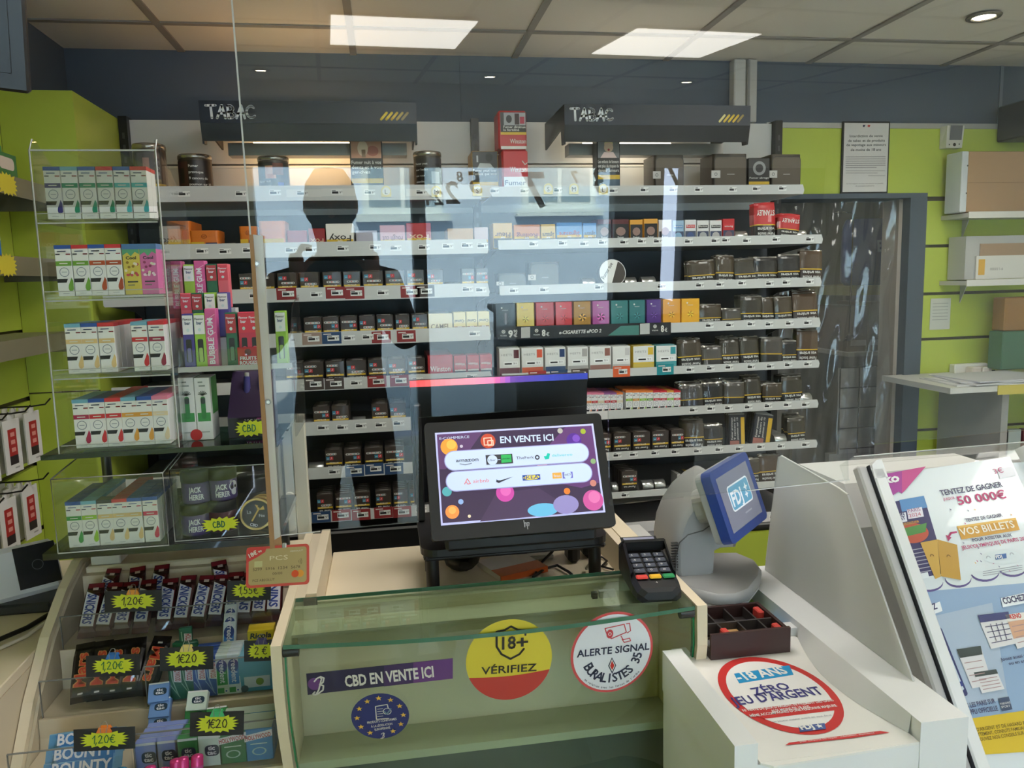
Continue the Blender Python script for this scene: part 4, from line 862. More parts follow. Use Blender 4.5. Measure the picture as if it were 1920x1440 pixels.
for j in range(9):
    X, w = xw('B', 7, 1271 + j * 6.8, 1277.6 + j * 6.8); h = H('B', 7, 1300, 888); c_ = [C(180, 180, 176, .4), C(60, 60, 56, .4), C(50, 50, 48, .4), C(220, 180, 60, .4), C(40, 40, 44, .4), C(36, 36, 40, .4), C(40, 40, 44, .4), C(70, 60, 50, .4), C(176, 170, 60, .4)][j]
    m = MB(); m.box(-w / 2, w / 2, 0, .06, 0, h, c_, c=.0008); F_ = MB(FRONT); F_.rect(-w * .4, h * .05, w * .4, h * .35, C(210, 206, 200, .5), .0005); F_.rect(-w * .2, h * .45, w * .2, h * .9, PILL, .0005); merge(m, F_)
    inst('cigarillo_box', m.build('cigarillo_box', None, True), (X, front_y('B', 7) + .004, floor_at('B', 7)), 'thin cigarillo box on edge, %s in the row on the eighth shelf' % ORD[j], 'cigarillo box', 'thin cigarillo boxes')
# pulled-out drawer of pusher tracks below the lowest shelf, a white box on it
t = thing('pull_out_tray', 'grey drawer of ribbed pusher tracks pulled out below the lowest shelf', 'drawer', (.66, 2.5, .66))
m = MB(); m.box(-.27, .26, -.17, .025, 0, .008, C(120, 120, 122, .35)); m.box(-.27, .26, -.174, -.1705, -.012, .022, RAIL); m.build('tray', t)
for k in range(5):
    x = -.25 + .1 * k; m = MB()
    for q in range(9): m.box(x, x + .05, -.165 + q * .02, -.154 + q * .02, .0085, .016, C(176, 176, 178, .3))
    m.build('ribbed_track', t)
for k in range(4): m = MB(); m.box(-.19 + .1 * k, -.16 + .1 * k, -.165, .02, .0085, .022, C(214, 214, 216, .3), c=.004); m.build('divider', t)
tag(MB().box(-.035, .035, -.09, .09, 0, .022, WHITE, c=.002).build('paper_box'), 'flat white box lying on the pusher drawer beside the terminal', 'box').location = (.795, 2.41, .6835)
# ------------------------------------------------------------------ counter till: glass case with cream side panels
GT = glass((232, 242, 235), 1.0); GE = C(20, 120, 72, .15, coat=.5); GE2 = C(70, 120, 96, .2)
t = thing('glass_counter', 'cream sales counter with a bowed green glass display case in front', 'counter', (.16, 1.5, 0)); T = Matrix.Translation((-.16, -1.5, 0))
AXX = lambda x: Matrix(((0, 0, 1, x), (1, 0, 0, 0), (0, 1, 0, 0), (0, 0, 0, 1)))
SIDE = [(1.185, 1.0), (1.183, .93), (1.198, .85), (1.228, .77), (1.275, .69), (1.335, .60), (1.41, .51), (1.5, .43), (1.5, 0), (1.74, 0), (1.74, 1.0)]
CREAM2 = C(214, 200, 174, .45, bump=.03, scale=200)
for x0, x1 in ((-.199, -.183), (.493, .511)):
    m = MB(T); m.prism(SIDE, x0, x1, CREAM, AXX(0)); m.build('side_panel', t)
for x0, x1, x2, x3 in ((-.183, -.165, -.1645, -.146), (.455, .473, .4735, .493)):
    m = MB(T); m.box(min(x0, x1), max(x0, x1), 1.375 if x0 < 0 else 1.4, 1.74, .8, .998, CREAM2); m.box(min(x2, x3), max(x2, x3), 1.385, 1.76, .8, 1.0, CREAM); m.build('inner_rail', t)
for x0, x1 in ((-.1455, -.1445),):
    m = MB(T); m.box(-.168, -.144, 1.370, 1.374, .975, .998, C(90, 84, 70, .5)); m.build('channel_end', t)
m = MB(T); m.box(-.1455, .4545, 1.39, 1.79, .92, .935, CREAM, c=.002); m.build('desk_top', t)
m = MB(T); m.box(-.1825, .4925, 1.374, 1.389, .70, .988, CREAM); m.build('rear_board', t)
m = MB(T); m.box(-.1825, .4925, 1.30, 1.36, .958, .963, CREAM2); m.box(-.1825, .4925, 1.3585, 1.3735, .962, .984, CREAM); m.build('ledge', t)
m = MB(T); m.box(-.1825, .4925, 1.29, 1.3735, .72, .735, C(196, 198, 170, .5)); m.build('case_floor', t)
m = MB(T); m.box(-.1825, .4925, 1.345, 1.36, .36, .7195, C(96, 104, 96, .35)); m.build('lower_panel', t)
m = MB(T); m.box(-.182, .492, 1.5, 1.515, 0, .43, C(220, 220, 214, .4)); m.build('kick_panel', t)
top = [(-.181, 1.372)] + [(x, 1.190 - .034 * math.cos((x - .155) / .34 * PI / 2) * .8) for x in [-.181 + .672 * k / 20 for k in range(21)]] + [(.491, 1.372)]
m = MB(T); m.prism(top, .992, .998, GT); gt = m.build('glass_top', t)
m = MB(T); eg = top[1:-1]; m.add([(x, y - .0004, .9915) for x, y in eg] + [(x, y - .0004, .9985) for x, y in eg], [(k, k + 1, len(eg) + k + 1, len(eg) + k) for k in range(len(eg) - 1)], GE2); m.box(-.181, .491, 1.371, 1.3724, .992, .9985, GE2); m.build('polished_edge', t)
prof = [(1.199, .990), (1.197, .93), (1.209, .855), (1.236, .78), (1.28, .70), (1.337, .615), (1.36, .585)]
def bow(x): return .022 * math.cos((x - .155) / .34 * PI / 2)
m = MB(T); n_ = 16; xs = [-.181 + .672 * k / n_ for k in range(n_ + 1)]
m.loft([[(x, y - bow(x), z) for y, z in prof] for x in xs], GT, None, True, False, False); m.build('glass_front', t)
for x in (-.1805, .489):
    m = MB(T); P0 = [(y - .004, z) for y, z in prof[:5]] + [(y + .004, z) for y, z in prof[:5]][::-1]; m.prism(P0, x, x + .003, GE, AXX(0)); m.build('green_glass_edge', t)
for x in (-.17, .478):
    m = MB(T); m.cyl((x - .012, 1.196, .985), (x + .012, 1.196, .985), .009, C(60, 62, 62, .3, .6)); m.build('clip', t)
m = MB(T); m.box(.366, .396, 1.335, 1.345, .963, .976, C(206, 200, 184, .3, .5)); m.box(.352, .362, 1.335, 1.345, .963, .974, C(90, 84, 70, .4)); m.build('latch', t)
# stickers on the glass, each on its own bit of the bowed sheet
def sticker_plane(px, py, half=.03):
    z = .93
    for _ in range(12):                        # walk down the profile to the sheet under that place
        k = next((i for i in range(len(prof) - 1) if prof[i + 1][1] <= z), len(prof) - 2)
        (y0, z0), (y1, z1) = prof[k], prof[k + 1]; f = (z - z0) / (z1 - z0)
        p = aY(px, py, y0 + (y1 - y0) * f - .02); p = aY(px, py, y0 + (y1 - y0) * f - bow(p.x)); z += (p.z - z) * .6
    k = next((i for i in range(len(prof) - 1) if prof[i + 1][1] <= z), len(prof) - 2); (y0, z0), (y1, z1) = prof[k], prof[k + 1]
    sl = math.atan2((bow(p.x + half) - bow(p.x - half)), 2 * half)
    return p, Vector((1, -math.tan(sl), 0)), Vector((0, y0 - y1, z0 - z1))
def fit_plane(cx, cy, top_, bot_):
    """mean plane of the sheet between two heights in the picture"""
    a, u, _ = sticker_plane(cx, top_); b, _, _ = sticker_plane(cx, bot_); return Pl((a + b) / 2 + Vector((0, -.009, -.001)), u, a - b)
pl = fit_plane(711, 1271, 1250, 1295); m = Px(pl)
PUR, PUD, PUM = C(104, 60, 128, .4), C(40, 36, 70, .4), C(66, 46, 96, .4)
m.q([(574, 1263), (849, 1234), (849, 1272), (577, 1303)], PUD, .0); m.q([(720, 1248), (849, 1234), (849, 1272), (720, 1287)], PUM, .0003); m.q([(775, 1242), (849, 1234), (849, 1272), (775, 1280.5)], PUR, .0006)
u, v = pl.uv(590, 1282); m.circ(u, v, .0105, PUR, .0006); m.t('CBD EN VENTE ICI', (648, 1287), (814, 1268), 21, OFFW, .0012, .03)
def Bmark(m, x, y, k, wpx, mat):
    m.s_([(x + a * k, y - b * k) for a, b in ((-6, -14), (-10, -18), (-4, -20), (2, -10), (8, 14), (5, 16))], wpx, mat, .0014); m.s_([(x + a * k, y - b * k) for a, b in ((-7, 8), (-2, 14), (6, 18), (13, 15), (11, 6), (4, 2), (12, -1), (11, -10), (0, -18), (-8, -20))], wpx, mat, .0014)
Bmark(m, 596, 1284, .9, 3, OFFW); tag(m.build('cbd_sticker'), 'long purple sticker reading CBD EN VENTE ICI on the case glass', 'sticker')
pl = fit_plane(713, 1343, 1310, 1376); m = Px(pl); u, v = pl.uv(713, 1343); ru = abs(pl.uv(767, 1338)[0] - u); rv = abs(pl.uv(713, 1385)[1] - v)
EUB = C(44, 54, 120, .4); m.circ(u, v, ru, EUB, .0, n=40, ry=rv)
for k in range(12):
    a = PI / 2 + 2 * PI * k / 12
    if k in (6,): continue
    m.star(u + ru * .80 * math.cos(a), v + rv * .80 * math.sin(a), ru * .115, C(238, 190, 80, .4), .0006)
m.s_([(704, 1324), (706, 1348), (729, 1346)], 2, OFFW); m.s_([(704, 1324), (726, 1320), (728, 1327)], 2, OFFW); a_ = pl.uv(726, 1333); m.ring(a_[0], a_[1], .0055, .0068, OFFW, .0009, n=18); m.s_([(721, 1333), (725, 1338), (733, 1328)], 2.6, C(120, 150, 170, .4), .0012)
for k in range(4): m.s_([(708, 1329 + 4.5 * k), (718, 1328 + 4.5 * k)], 1.3, OFFW)
m.t('PRODUITS CONFORMES', (689, 1356.5), (744, 1349), 4.4, OFFW, bold=.02); m.t('À LA LÉGISLATION', (696, 1363.5), (736, 1358), 4.2, OFFW, bold=.02); m.t('EUROPÉENNE', (703, 1369.5), (732, 1365), 4.2, OFFW, bold=.02); Bmark(m, 717, 1378, .3, 1.4, OFFW)
tag(m.build('eu_sticker'), 'round blue sticker ringed with yellow stars on the case glass', 'sticker')
pl = fit_plane(954, 1240, 1175, 1300); m = Px(pl); u, v = pl.uv(955, 1237); ru = abs(pl.uv(1035, 1232)[0] - u); rv = abs(pl.uv(956, 1161)[1] - v)
m.circ(u, v, ru, C(224, 204, 58, .4), .0, n=48, ry=rv)
cut = [math.radians(a) for a in range(200, 341, 5)]; arc = [(u + ru * math.cos(a), v + rv * math.sin(a)) for a in cut]; e0, e1 = arc[0], arc[-1]
arc += [(e1[0] + (e0[0] - e1[0]) * k / 12, e1[1] + (e0[1] - e1[1]) * k / 12 - rv * .06 * math.sin(PI * k / 12)) for k in range(1, 12)]
m.poly(arc, C(196, 60, 48, .4), .0005)
BK = C(38, 34, 26, .45)
m.s_([(931, 1184), (931, 1212), (940, 1226), (957, 1235), (974, 1226), (982, 1216)], 4, BK); m.s_([(931, 1184), (946, 1181), (958, 1174), (970, 1180), (985, 1181), (985, 1190)], 4, BK); m.s_([(931, 1194), (931, 1210)], 4, BK)
m.t('18', (941, 1217), (967, 1215), 24, BK, .0012, .02); m.t('+', (968, 1216), (990, 1214), 24, BK, .0012, .02); m.t('VÉRIFIEZ', (902, 1264), (1006, 1257), 14.5, BK, .0012, .012)
tag(m.build('age_check_sticker'), 'round yellow and red sticker reading 18+ VÉRIFIEZ on the case glass', 'sticker')
pl = fit_plane(1148, 1222, 1165, 1285); m = Px(pl); u, v = pl.uv(1148, 1223); ru = abs(pl.uv(1224, 1218)[0] - u); rv = abs(pl.uv(1148, 1297)[1] - v)
m.circ(u, v, ru, C(214, 84, 86, .4), .0, n=48, ry=rv); m.circ(u, v, ru * .94, C(232, 232, 238, .4), .0004, n=48, ry=rv * .94)
NVY = C(44, 48, 74, .45); m.t('ALERTE SIGNAL', (1081, 1232), (1217, 1217), 13.5, NVY, .0010, .022)
kx = ru; m.arc_text('BURALISTES 35', u, v, (ru + rv) / 2 * .74, math.radians(206), math.radians(346), .0165, NVY, .0010, .022, None, .95); m.arc_text('en relation avec les forces de l\'ordre', u, v, (ru + rv) / 2 * .895, math.radians(222), math.radians(318), .0042, NVY, .0010, .01)
m.q([(1147, 1232), (1155, 1247), (1147.5, 1263), (1140, 1248)], NVY, .0008); m.q([(1147, 1235), (1153, 1247), (1147.5, 1259), (1142, 1248)], WHITE, .001); m.q([(1147, 1238), (1151.5, 1247), (1147.5, 1256), (1143.5, 1248)], C(206, 50, 44, .4), .0012)
PC_ = C(206, 70, 80, .4); m.s_([(1134, 1178), (1170, 1170), (1174, 1185), (1146, 1197), (1138, 1190), (1134, 1178)], 1.8, PC_, .001); m.s_([(1174, 1169), (1180, 1168), (1182, 1182), (1176, 1186)], 1.6, PC_, .001); m.s_([(1164, 1192), (1168, 1199), (1180, 1196), (1182, 1201), (1170, 1204), (1166, 1198)], 1.6, PC_, .001); a_ = pl.uv(1143, 1188); m.circ(a_[0], a_[1], .006, PC_, .0012, n=14, ry=.008); m.ring(a_[0], a_[1], .002, .003, WHITE, .0014, n=10)
tag(m.build('alarm_sticker'), 'round white sticker with a camera reading ALERTE SIGNAL BURALISTES 35', 'sticker')
# ------------------------------------------------------------------ customer screen on its black riser, operator screen behind
PLA = C(26, 26, 28, .45); PLB = C(24, 24, 25, .42, bump=.02, scale=600)
t = thing('monitor_riser', 'black plastic monitor riser on legs on the counter desk', 'monitor stand', (.24, 1.53, .9355)); T = Matrix.Translation((-.24, -1.53, -.9355))
m = MB(T); m.prism(rr(.365, .25, .03, 5, .228, 1.545), 1.036, 1.05, PLA); m.box(.05, .405, 1.425, 1.66, 1.026, 1.0365, PLA, c=.004); m.build('shelf', t)
for x, y in ((.066, 1.44), (.068, 1.62), (.385, 1.44), (.385, 1.62)):
    m = MB(T); m.cyl((x, y, .9356), (x, y, 1.027), .0095, PLA, 14); m.cyl((x, y, .965), (x, y, 1.027), .0125, PLA, 14); m.build('leg', t)
pl = Pl((.236, 1.418, 1.189), (1, .014, .001), (-.007, .436, .9))
t = thing('customer_screen', 'black tilted customer screen listing shops under EN VENTE ICI', 'monitor', (.236, 1.44, 1.051)); T = t.matrix_basis.inverted() if False else Matrix.Translation((-.236, -1.44, -1.051))
m = MB(T @ pl.M); m.prism(rr(.346, .222, .008, 4, 0, -.003), -.022, -.001, PLB); m.prism(rr(.30, .17, .02, 4, 0, -.01), -.045, -.0225, PLA); m.build('housing', t)
m = MB(T); m.box(.16, .31, 1.42, 1.55, 1.0505, 1.062, PLA, c=.004); m.cyl((.235, 1.49, 1.06), (.235, 1.462, 1.165), .025, PLA, 16); m.box(.09, .38, 1.40, 1.44, 1.0505, 1.078, PLA, c=.006); m.build('stand', t)
m = Px(pl); m.M = T @ pl.M
SE = lambda r, g, b, e=.34: C(r, g, b, .25, emit=e)
SCW = SE(196, 210, 236, .42); m.q([(815.4, 811.8), (1112, 794.3), (1135.2, 960.5), (827, 985.6)], SE(188, 190, 236, .45), .0002); m.q([(819, 815), (1109, 798), (1131, 957), (830, 981)], SE(66, 52, 78, .4), .0006)
m.q([(819, 815), (905, 810), (880, 845), (835, 880), (824, 880)], SE(92, 64, 104, .5), .0008); m.q([(1060, 801), (1109, 798), (1124, 905), (1090, 915), (1040, 905), (960, 910)], SE(96, 62, 110, .5), .0008); m.q([(900, 978), (930, 925), (1010, 915), (1080, 960), (1060, 963)], SE(74, 58, 86, .5), .0008)
def ball(x, y, rp, col, w=.001, k=1): a = pl.uv(x, y); b = pl.uv(x + rp, y); m.circ(a[0], a[1], abs(b[0] - a[0]), col, w, n=24, ry=abs(b[0] - a[0]) * k)
for a in ((842, 838, 16, (236, 160, 70)), (846, 834, 9, (246, 190, 90)), (1076, 826, 14, (92, 56, 150)), (1080, 822, 7, (128, 84, 190)), (1093, 809, 5, (160, 176, 60)), (1050, 808, 5, (180, 176, 170)), (947, 924, 17, (206, 80, 170)), (948, 920, 10, (226, 110, 190)), (1063, 921, 6, (226, 130, 60)), (1112, 938, 19, (206, 90, 160)), (1114, 932, 11, (224, 120, 180)), (848, 960, 13, (240, 150, 80)), (848, 957, 7, (246, 180, 100)), (864, 941, 5, (150, 180, 230)), (865, 837, 3, (200, 190, 210)), (1017, 876, 10, (226, 160, 150)), (838, 922, 9, (90, 170, 180)), (1112, 865, 5, (140, 170, 120)), (1112, 906, 6, (200, 130, 120)), (880, 968, 3, (236, 220, 190))): ball(a[0], a[1], a[2], SE(*a[3]), .0009 + .0001 * (a[2] < 12))
ball(1018, 956, 29, SE(110, 186, 226), .001, .42); ball(1061, 946, 24, SE(150, 140, 196), .0011, .72)
def pillshape(x0, y0, x1, y1, hp, mat, w):
    a, b = pl.uv(x0, y0), pl.uv(x1, y1); hh = hp * .00104; m.poly(rr(b[0] - a[0] + 2 * hh, 2 * hh, hh * .98, 6, (a[0] + b[0]) / 2, (a[1] + b[1]) / 2), mat, w)
for x0, y0, x1, y1 in ((852, 864, 1086, 849), (855, 903, 1092, 886)): pillshape(x0, y0, x1, y1, 18.5, SE(150, 150, 196, .5), .0013); pillshape(x0, y0, x1, y1, 17, SCW, .0016)
INKS = C(60, 64, 78, .4); m.t('E-COMMERCE', (824, 825), (880, 821.5), 5, SCW, .0013, .0); m.t('EN VENTE ICI', (938, 831), (1038, 826), 12.5, SCW, .0013, .025); ball(915, 827, 14, SE(196, 80, 60), .0011); m.s_([(907, 822), (921, 821), (922, 834), (908, 835), (907, 822)], 2, SE(246, 200, 180), .0014); m.s_([(914, 827), (924, 826), (925, 835), (915, 836), (914, 827)], 2, SE(246, 200, 180), .0016)
m.t('amazon', (855, 867), (897, 864.5), 7, INKS, .002, .008, res=4); m.s_([(862, 870), (872, 872), (884, 869)], 1, INKS, .002)
m.q([(910, 854), (960, 851), (962, 869), (912, 872)], SE(66, 66, 72, .4), .002); ball(923, 863, 9.5, SCW, .0022); m.q([(939, 853.5), (958, 852.5), (959, 867), (940, 868.5)], SE(60, 176, 96), .0022); m.t('Uber', (916, 865), (929, 864.4), 3.5, INKS, .0025); m.q([(933, 862), (938, 861.8), (938, 862.8), (933, 863)], SCW, .0024); m.t('Uber Eats', (941, 862), (956, 861), 3, INKS, .0025)
m.t('TheFork', (968, 862), (1001, 860), 5.5, INKS, .002); ball(1007, 858, 4.5, INKS, .002); ball(1007, 858, 2.2, SCW, .0022); m.q([(1019, 856), (1024, 855), (1026, 850), (1031, 851), (1029, 861), (1022, 862)], SE(40, 190, 170), .002); m.t('deliveroo', (1035, 857), (1073, 854.5), 5.5, SE(90, 200, 190), .002, .0)
m.s_([(871, 908), (876, 898), (882, 907), (877, 908), (874, 904)], 1.4, SE(216, 120, 120), .002); m.t('airbnb', (887, 906), (917, 904), 7, SE(216, 130, 130), .002); m.q([(931, 899), (930, 904), (935, 906), (962, 894), (938, 901), (933, 901)], INKS, .002)
m.q([(979, 891.5), (1012, 889.5), (1013, 899.5), (980, 901.5)], SE(50, 80, 160), .002); a_ = pl.uv(996, 895.6); m.circ(a_[0], a_[1], .0155, SE(240, 220, 90), .0022, ry=.0045); m.t('IKEA', (983, 899), (1010, 897.5), 6.5, SE(40, 70, 150), .0024, .01)
m.q([(1035, 887), (1052, 886), (1053, 897), (1036, 898)], SE(226, 170, 80), .002); m.t('fnac', (1038, 895), (1051, 894.4), 5, SCW, .0023); m.q([(1054, 886), (1073, 884.8), (1074, 896.5), (1055, 897.7)], SE(110, 110, 190, .4), .002); ball(1064, 891, 7.5, SCW, .0022); m.t('DARTY', (1057, 893), (1071, 892), 4, INKS, .0025, .0)
m.build('display', t)
m = Px(pl); m.M = T @ pl.M; m.s_([(982, 976), (984, 988)], 1.4, C(200, 200, 204, .3), .0004); m.s_([(983, 981), (986, 980), (986.5, 986)], 1.2, C(200, 200, 204, .3), .0004); m.s_([(988, 980), (989.5, 992)], 1.2, C(200, 200, 204, .3), .0004); m.s_([(989, 980), (992, 980), (991.5, 986)], 1.2, C(200, 200, 204, .3), .0004); m.build('logo', t)
a, b = aY(768, 716, 1.62), aY(1101, 703, 1.62)
t = thing('operator_screen', 'black backside of the clerk screen with a glowing red to blue top edge', 'monitor', ((a.x + b.x) / 2, 1.65, 1.0505)); T = Matrix.Translation((-(a.x + b.x) / 2, -1.65, -1.0505))
m = MB(T); zt = a.z; m.prism([(1.62, zt), (1.655, zt), (1.685, 1.08), (1.645, 1.08)], a.x, b.x, C(20, 20, 22, .3), AXX(0)); m.build('housing', t)
m = MB(T); m.box(.12, .34, 1.60, 1.66, 1.0506, 1.058, PLA, c=.003); m.box(.19, .27, 1.665, 1.69, 1.055, 1.16, PLA, c=.004); m.box(a.x + .004, a.x + .02, 1.60, 1.64, 1.0506, 1.30, PLA, c=.003); m.build('stand', t)
m = MB(T); LK = [(255, 60, 60), (255, 96, 96), (255, 120, 128), (250, 120, 140), (236, 100, 150), (130, 60, 190), (96, 66, 200), (66, 70, 206), (54, 64, 190)]; LC = [tuple(int(LK[int(k / 4)][c] * (1 - k % 4 / 4) + LK[min(8, int(k / 4) + 1)][c] * (k % 4 / 4)) for c in range(3)) for k in range(36)]
for k, c_ in enumerate(LC): x0 = a.x + (b.x - a.x) * k / 36; m.box(x0, a.x + (b.x - a.x) * (k + 1) / 36, 1.617, 1.6205, zt - .011, zt + .002, C(*c_, .3, emit=.9 if k < 20 else .35))
m.build('light_strip', t)
# things under the riser
t = thing('barcode_scanner', 'black rounded handheld scanner resting on the desk under the riser', 'scanner', aZ(868, 1072, .9358)); m = MB(); m.loft([[(.038 * k * math.cos(q), -.03 + .018 * j, .026 + .026 * k * math.sin(q)) for q in [2 * PI * s_ / 14 for s_ in range(14)]] for j, k in enumerate((.3, .8, 1.0, .95, .8, .4))], PLA); m.build('head', t); m = MB(); m.cyl((0, .03, .026), (-.01, .1, .016), .015, PLA, 12); m.build('handle', t)
t = thing('notepad', 'white notepad with an orange spine lying on the desk', 'notepad', aZ(965, 1070, .9358), .35); m = MB(); m.box(-.055, .055, -.04, .07, 0, .012, C(236, 232, 226, .5)); m.build('pages', t); m = MB(); m.box(-.056, .056, -.044, -.0402, 0, .013, C(206, 100, 44, .5)); m.box(-.056, .056, -.044, .0, .0121, .0125, C(214, 120, 60, .5)) ; m.build('spine', t)
tag(MB().box(-.03, .03, -.02, .02, 0, .01, C(206, 206, 204, .4), c=.002).build('card_holder'), 'small grey card holder lying behind the notepad', 'card holder').location = aZ(1010, 1044, .9358)
t = thing('cable', 'black cables curling over the desk under the screen', 'cable', (0, 0, 0)); m = MB()
m.tube([aZ(x, y, .941) for x, y in ((1000, 1082), (1022, 1066), (1045, 1060), (1066, 1072), (1080, 1085))], .003, BLACK); m.tube([aZ(1000, 1082, .941), aZ(1015, 1055, .941), aY(1035, 1035, 1.52), aY(1050, 1012, 1.56)], .003, BLACK); m.build('thick_loop', t)
m = MB(); m.tube([aZ(x, y, .941) for x, y in ((1112, 1052), (1128, 1044), (1138, 1052), (1128, 1062), (1150, 1068))], .0025, BLACK); m.build('thin_loop', t)
tag(MB().tube([aY(1118, 998, 1.5), aY(1122, 1020, 1.5), aY(1114, 1048, 1.5), aZ(1100, 1066, .942)], .004, C(190, 190, 192, .4)).build('cable'), 'grey cable hanging beside the riser on the terminal side', 'cable')
t = thing('power_adapter', 'black adapter block standing by the riser leg', 'adapter', aZ(1092, 1050, .9358)); m = MB(); m.box(-.035, -.008, -.02, .03, 0, .085, PLA, c=.008); m.box(.004, .034, 0, .05, 0, .075, PLA, c=.01); m.build('block', t); m = MB(); m.box(-.03, .03, -.012, .04, .0855, .092, PLA, c=.002); m.build('bracket', t)
# ------------------------------------------------------------------ card terminal on the glass
p0, p1 = aZ(1238, 1130, 1.0), aZ(1190, 1048, 1.0); ang = math.atan2(p1.x - p0.x, p1.y - p0.y)
t = thing('card_terminal', 'black card payment terminal with red, yellow and green keys on the glass', 'card terminal', (p0.x, p0.y, .9988), -ang * .8)
w, L = .041, .178; TK = C(34, 35, 38, .4)
rings = []
for y, hw, z0, z1 in ((0, .7, .006, .020), (.006, .93, .0, .026), (.03, 1, 0, .031), (.09, 1, 0, .044), (.15, .96, 0, .056), (.172, .86, .002, .054), (.178, .72, .01, .046)):
    a = w * hw; c = .008; rings.append([(-a + c, y, z0), (a - c, y, z0), (a, y, z0 + c * .8), (a, y, z1 - c), (a - c, y, z1), (-a + c, y, z1), (-a, y, z1 - c), (-a, y, z0 + c * .8)])
m = MB(); m.loft(rings, TK, None, False); m.build('body', t)
SL = Matrix.Translation((0, .02, .0296)) @ Matrix.Rotation(.2095, 4, 'X')
m = MB(SL); m.box(-.034, .034, .108, .148, .0005, .0022, C(46, 47, 50, .3)); m.box(-.029, .029, .112, .144, .0022, .003, C(150, 152, 176, .15)); m.build('screen', t)
m = MB(SL); HD = C(22, 22, 24, .35)
m.loft([[(-.040, .028, .0), (-.036, .03, .004), (-.036, .10, .022), (-.040, .106, .02)], [(-.0405, .02, -.012), (-.040, .03, -.006), (-.0405, .1, -.004), (-.0415, .11, -.004)]], HD, None, False, True); m.loft([[(.040, .028, .0), (.036, .03, .004), (.036, .10, .022), (.040, .106, .02)], [(.0405, .02, -.012), (.040, .03, -.006), (.0405, .1, -.004), (.0415, .11, -.004)]], HD, None, False, True)
m.box(-.040, .040, .098, .105, .0, .024, HD, c=.003); m.build('privacy_hood', t)
KEYS = [('1', '2', '3'), ('4', '5', '6'), ('7', '8', '9'), ('*', '0', '#')]
for r in range(4):
    for c in range(3):
        x, y = -.0225 + .0225 * c, .083 - .0165 * r; m = MB(SL); m.box(x - .0095, x + .0095, y - .006, y + .006, .0005, .004, C(72, 76, 88, .4), c=.0015); m.text(KEYS[r][c], x - .004, y - .0035, .006, OFFW, .0043); m.build('key', t)
for c, c_, lab in ((0, (214, 66, 58), 'red key'), (1, (226, 176, 40), 'yellow key'), (2, (40, 140, 84), 'green key')):
    x = -.0235 + .0235 * c; m = MB(SL); m.box(x - .0105, x + .0105, .008, .020, .0005, .0045, C(*c_, .4), c=.002); o = m.build('key', t); o['label'] = lab
m = MB(SL); m.text('4', -.003, -.004, .005, OFFW, .0012); m.build('mark', t)
# ------------------------------------------------------------------ clear guard, its edge channel, the price card
gp = Pl(PP0, PN.cross(Vector((0, 0, 1))), (0, 0, 1)); gp = Pl(PP0, gp.u if gp.u.x > 0 else -gp.u, Vector((0, 0, 1)) - PN * PN.z)
t = thing('sneeze_guard', 'large clear sheet hanging between counter and shelves, mirroring the street', 'clear guard', (0, 0, 0))
out = [(428, -90), (470, 440), (512, 1004), (600, 995), (785, 978), (785, 783), (1140, 758), (1143, 947), (1400, 919), (1590, 899), (1588, 838), (1990, 800), (2010, -90)]
m = MB(gp.M); m.prism([gp.uv(*p) for p in out], -.0025, .0025, glass((248, 251, 250))); m.build('clear_sheet', t)
m = MB(gp.M); a, b = gp.uv(428, -90), gp.uv(470, 440); m.stroke([a, b], .0022, C(206, 206, 206, .3), .0032)
m.build('polished_edge', t)
for p, q in (((512, 1004), (600, 995)), ((1400, 919), (1590, 899))): m = MB(gp.M); m.stroke([gp.uv(*p), gp.uv(*q)], .0016, C(226, 226, 226, .3), .0032); m.build('polished_edge', t)
t = thing('guard_channel', 'slim grey edge channel with a wooden back, holding the clear guard', 'edge channel', tuple(gp.at(490, 720)))
T = Matrix.Translation(-gp.at(490, 720))
A = lambda x, y: gp.uv(x, y)
m = MB(T @ gp.M); m.prism([A(470, 440), A(477, 440), A(518, 1028), A(509, 1028)], .004, .016, C(170, 128, 88, .55, bump=.1, scale=120)); m.build('wooden_back', t)
m = MB(T @ gp.M); m.prism([A(477, 440), A(494, 442), A(527, 1000), A(516, 1006)], .004, .013, C(206, 202, 196, .3, coat=.3)); m.build('grey_channel', t)
m = MB(T @ gp.M); m.prism([A(516, 1006), A(527, 1000), A(532, 1036), A(518, 1034)], .004, .013, C(176, 132, 92, .55)); m.build('channel_foot', t)
for x, y in ((484, 494), (505, 750)):
    m = MB(T @ gp.M); u, v = A(x, y); m.circ(u, v, .004, C(150, 146, 140, .25, .9), .0145, n=14); m.circ(u, v, .0022, C(220, 220, 216, .25, .9), .015, n=10); m.build('screw', t)
cp = Pl(CAM + (Vector((-.172, 1.135, 1.146)) - CAM) * .965, (.998, -.055, .006), (.016, .39, .921))
t = thing('payment_card', 'gold prepaid bank card with a red border hanging from the guard channel', 'bank card', tuple(cp.o)); T = Matrix.Translation(-cp.o)
m = MB(T @ cp.M); W_, H_ = .0826, .052; m.prism(rr(W_ + .004, H_ + .004, .005, 4), -.0012, 0, C(216, 84, 76, .35)); m.build('card', t)
m = MB(T @ cp.M); GLD2 = C(190, 168, 122, .35, .3); m.poly(rr(W_ - .003, H_ - .003, .004, 4), GLD2, .0003)
m.poly([(-W_ / 2 - .001, H_ / 2 + .001), (-W_ / 2 - .001, H_ / 2 - .019), (-W_ / 2 + .012, H_ / 2 - .013), (-W_ / 2 + .024, H_ / 2 - .006), (-W_ / 2 + .026, H_ / 2 + .001)], C(214, 70, 70, .35), .0006); m.text('18€', -W_ / 2 + .003, H_ / 2 - .013, .006, OFFW, .0009, .012, .03, .45); m.text('90', -W_ / 2 + .015, H_ / 2 - .007, .003, OFFW, .0009, .005, .02, .4)
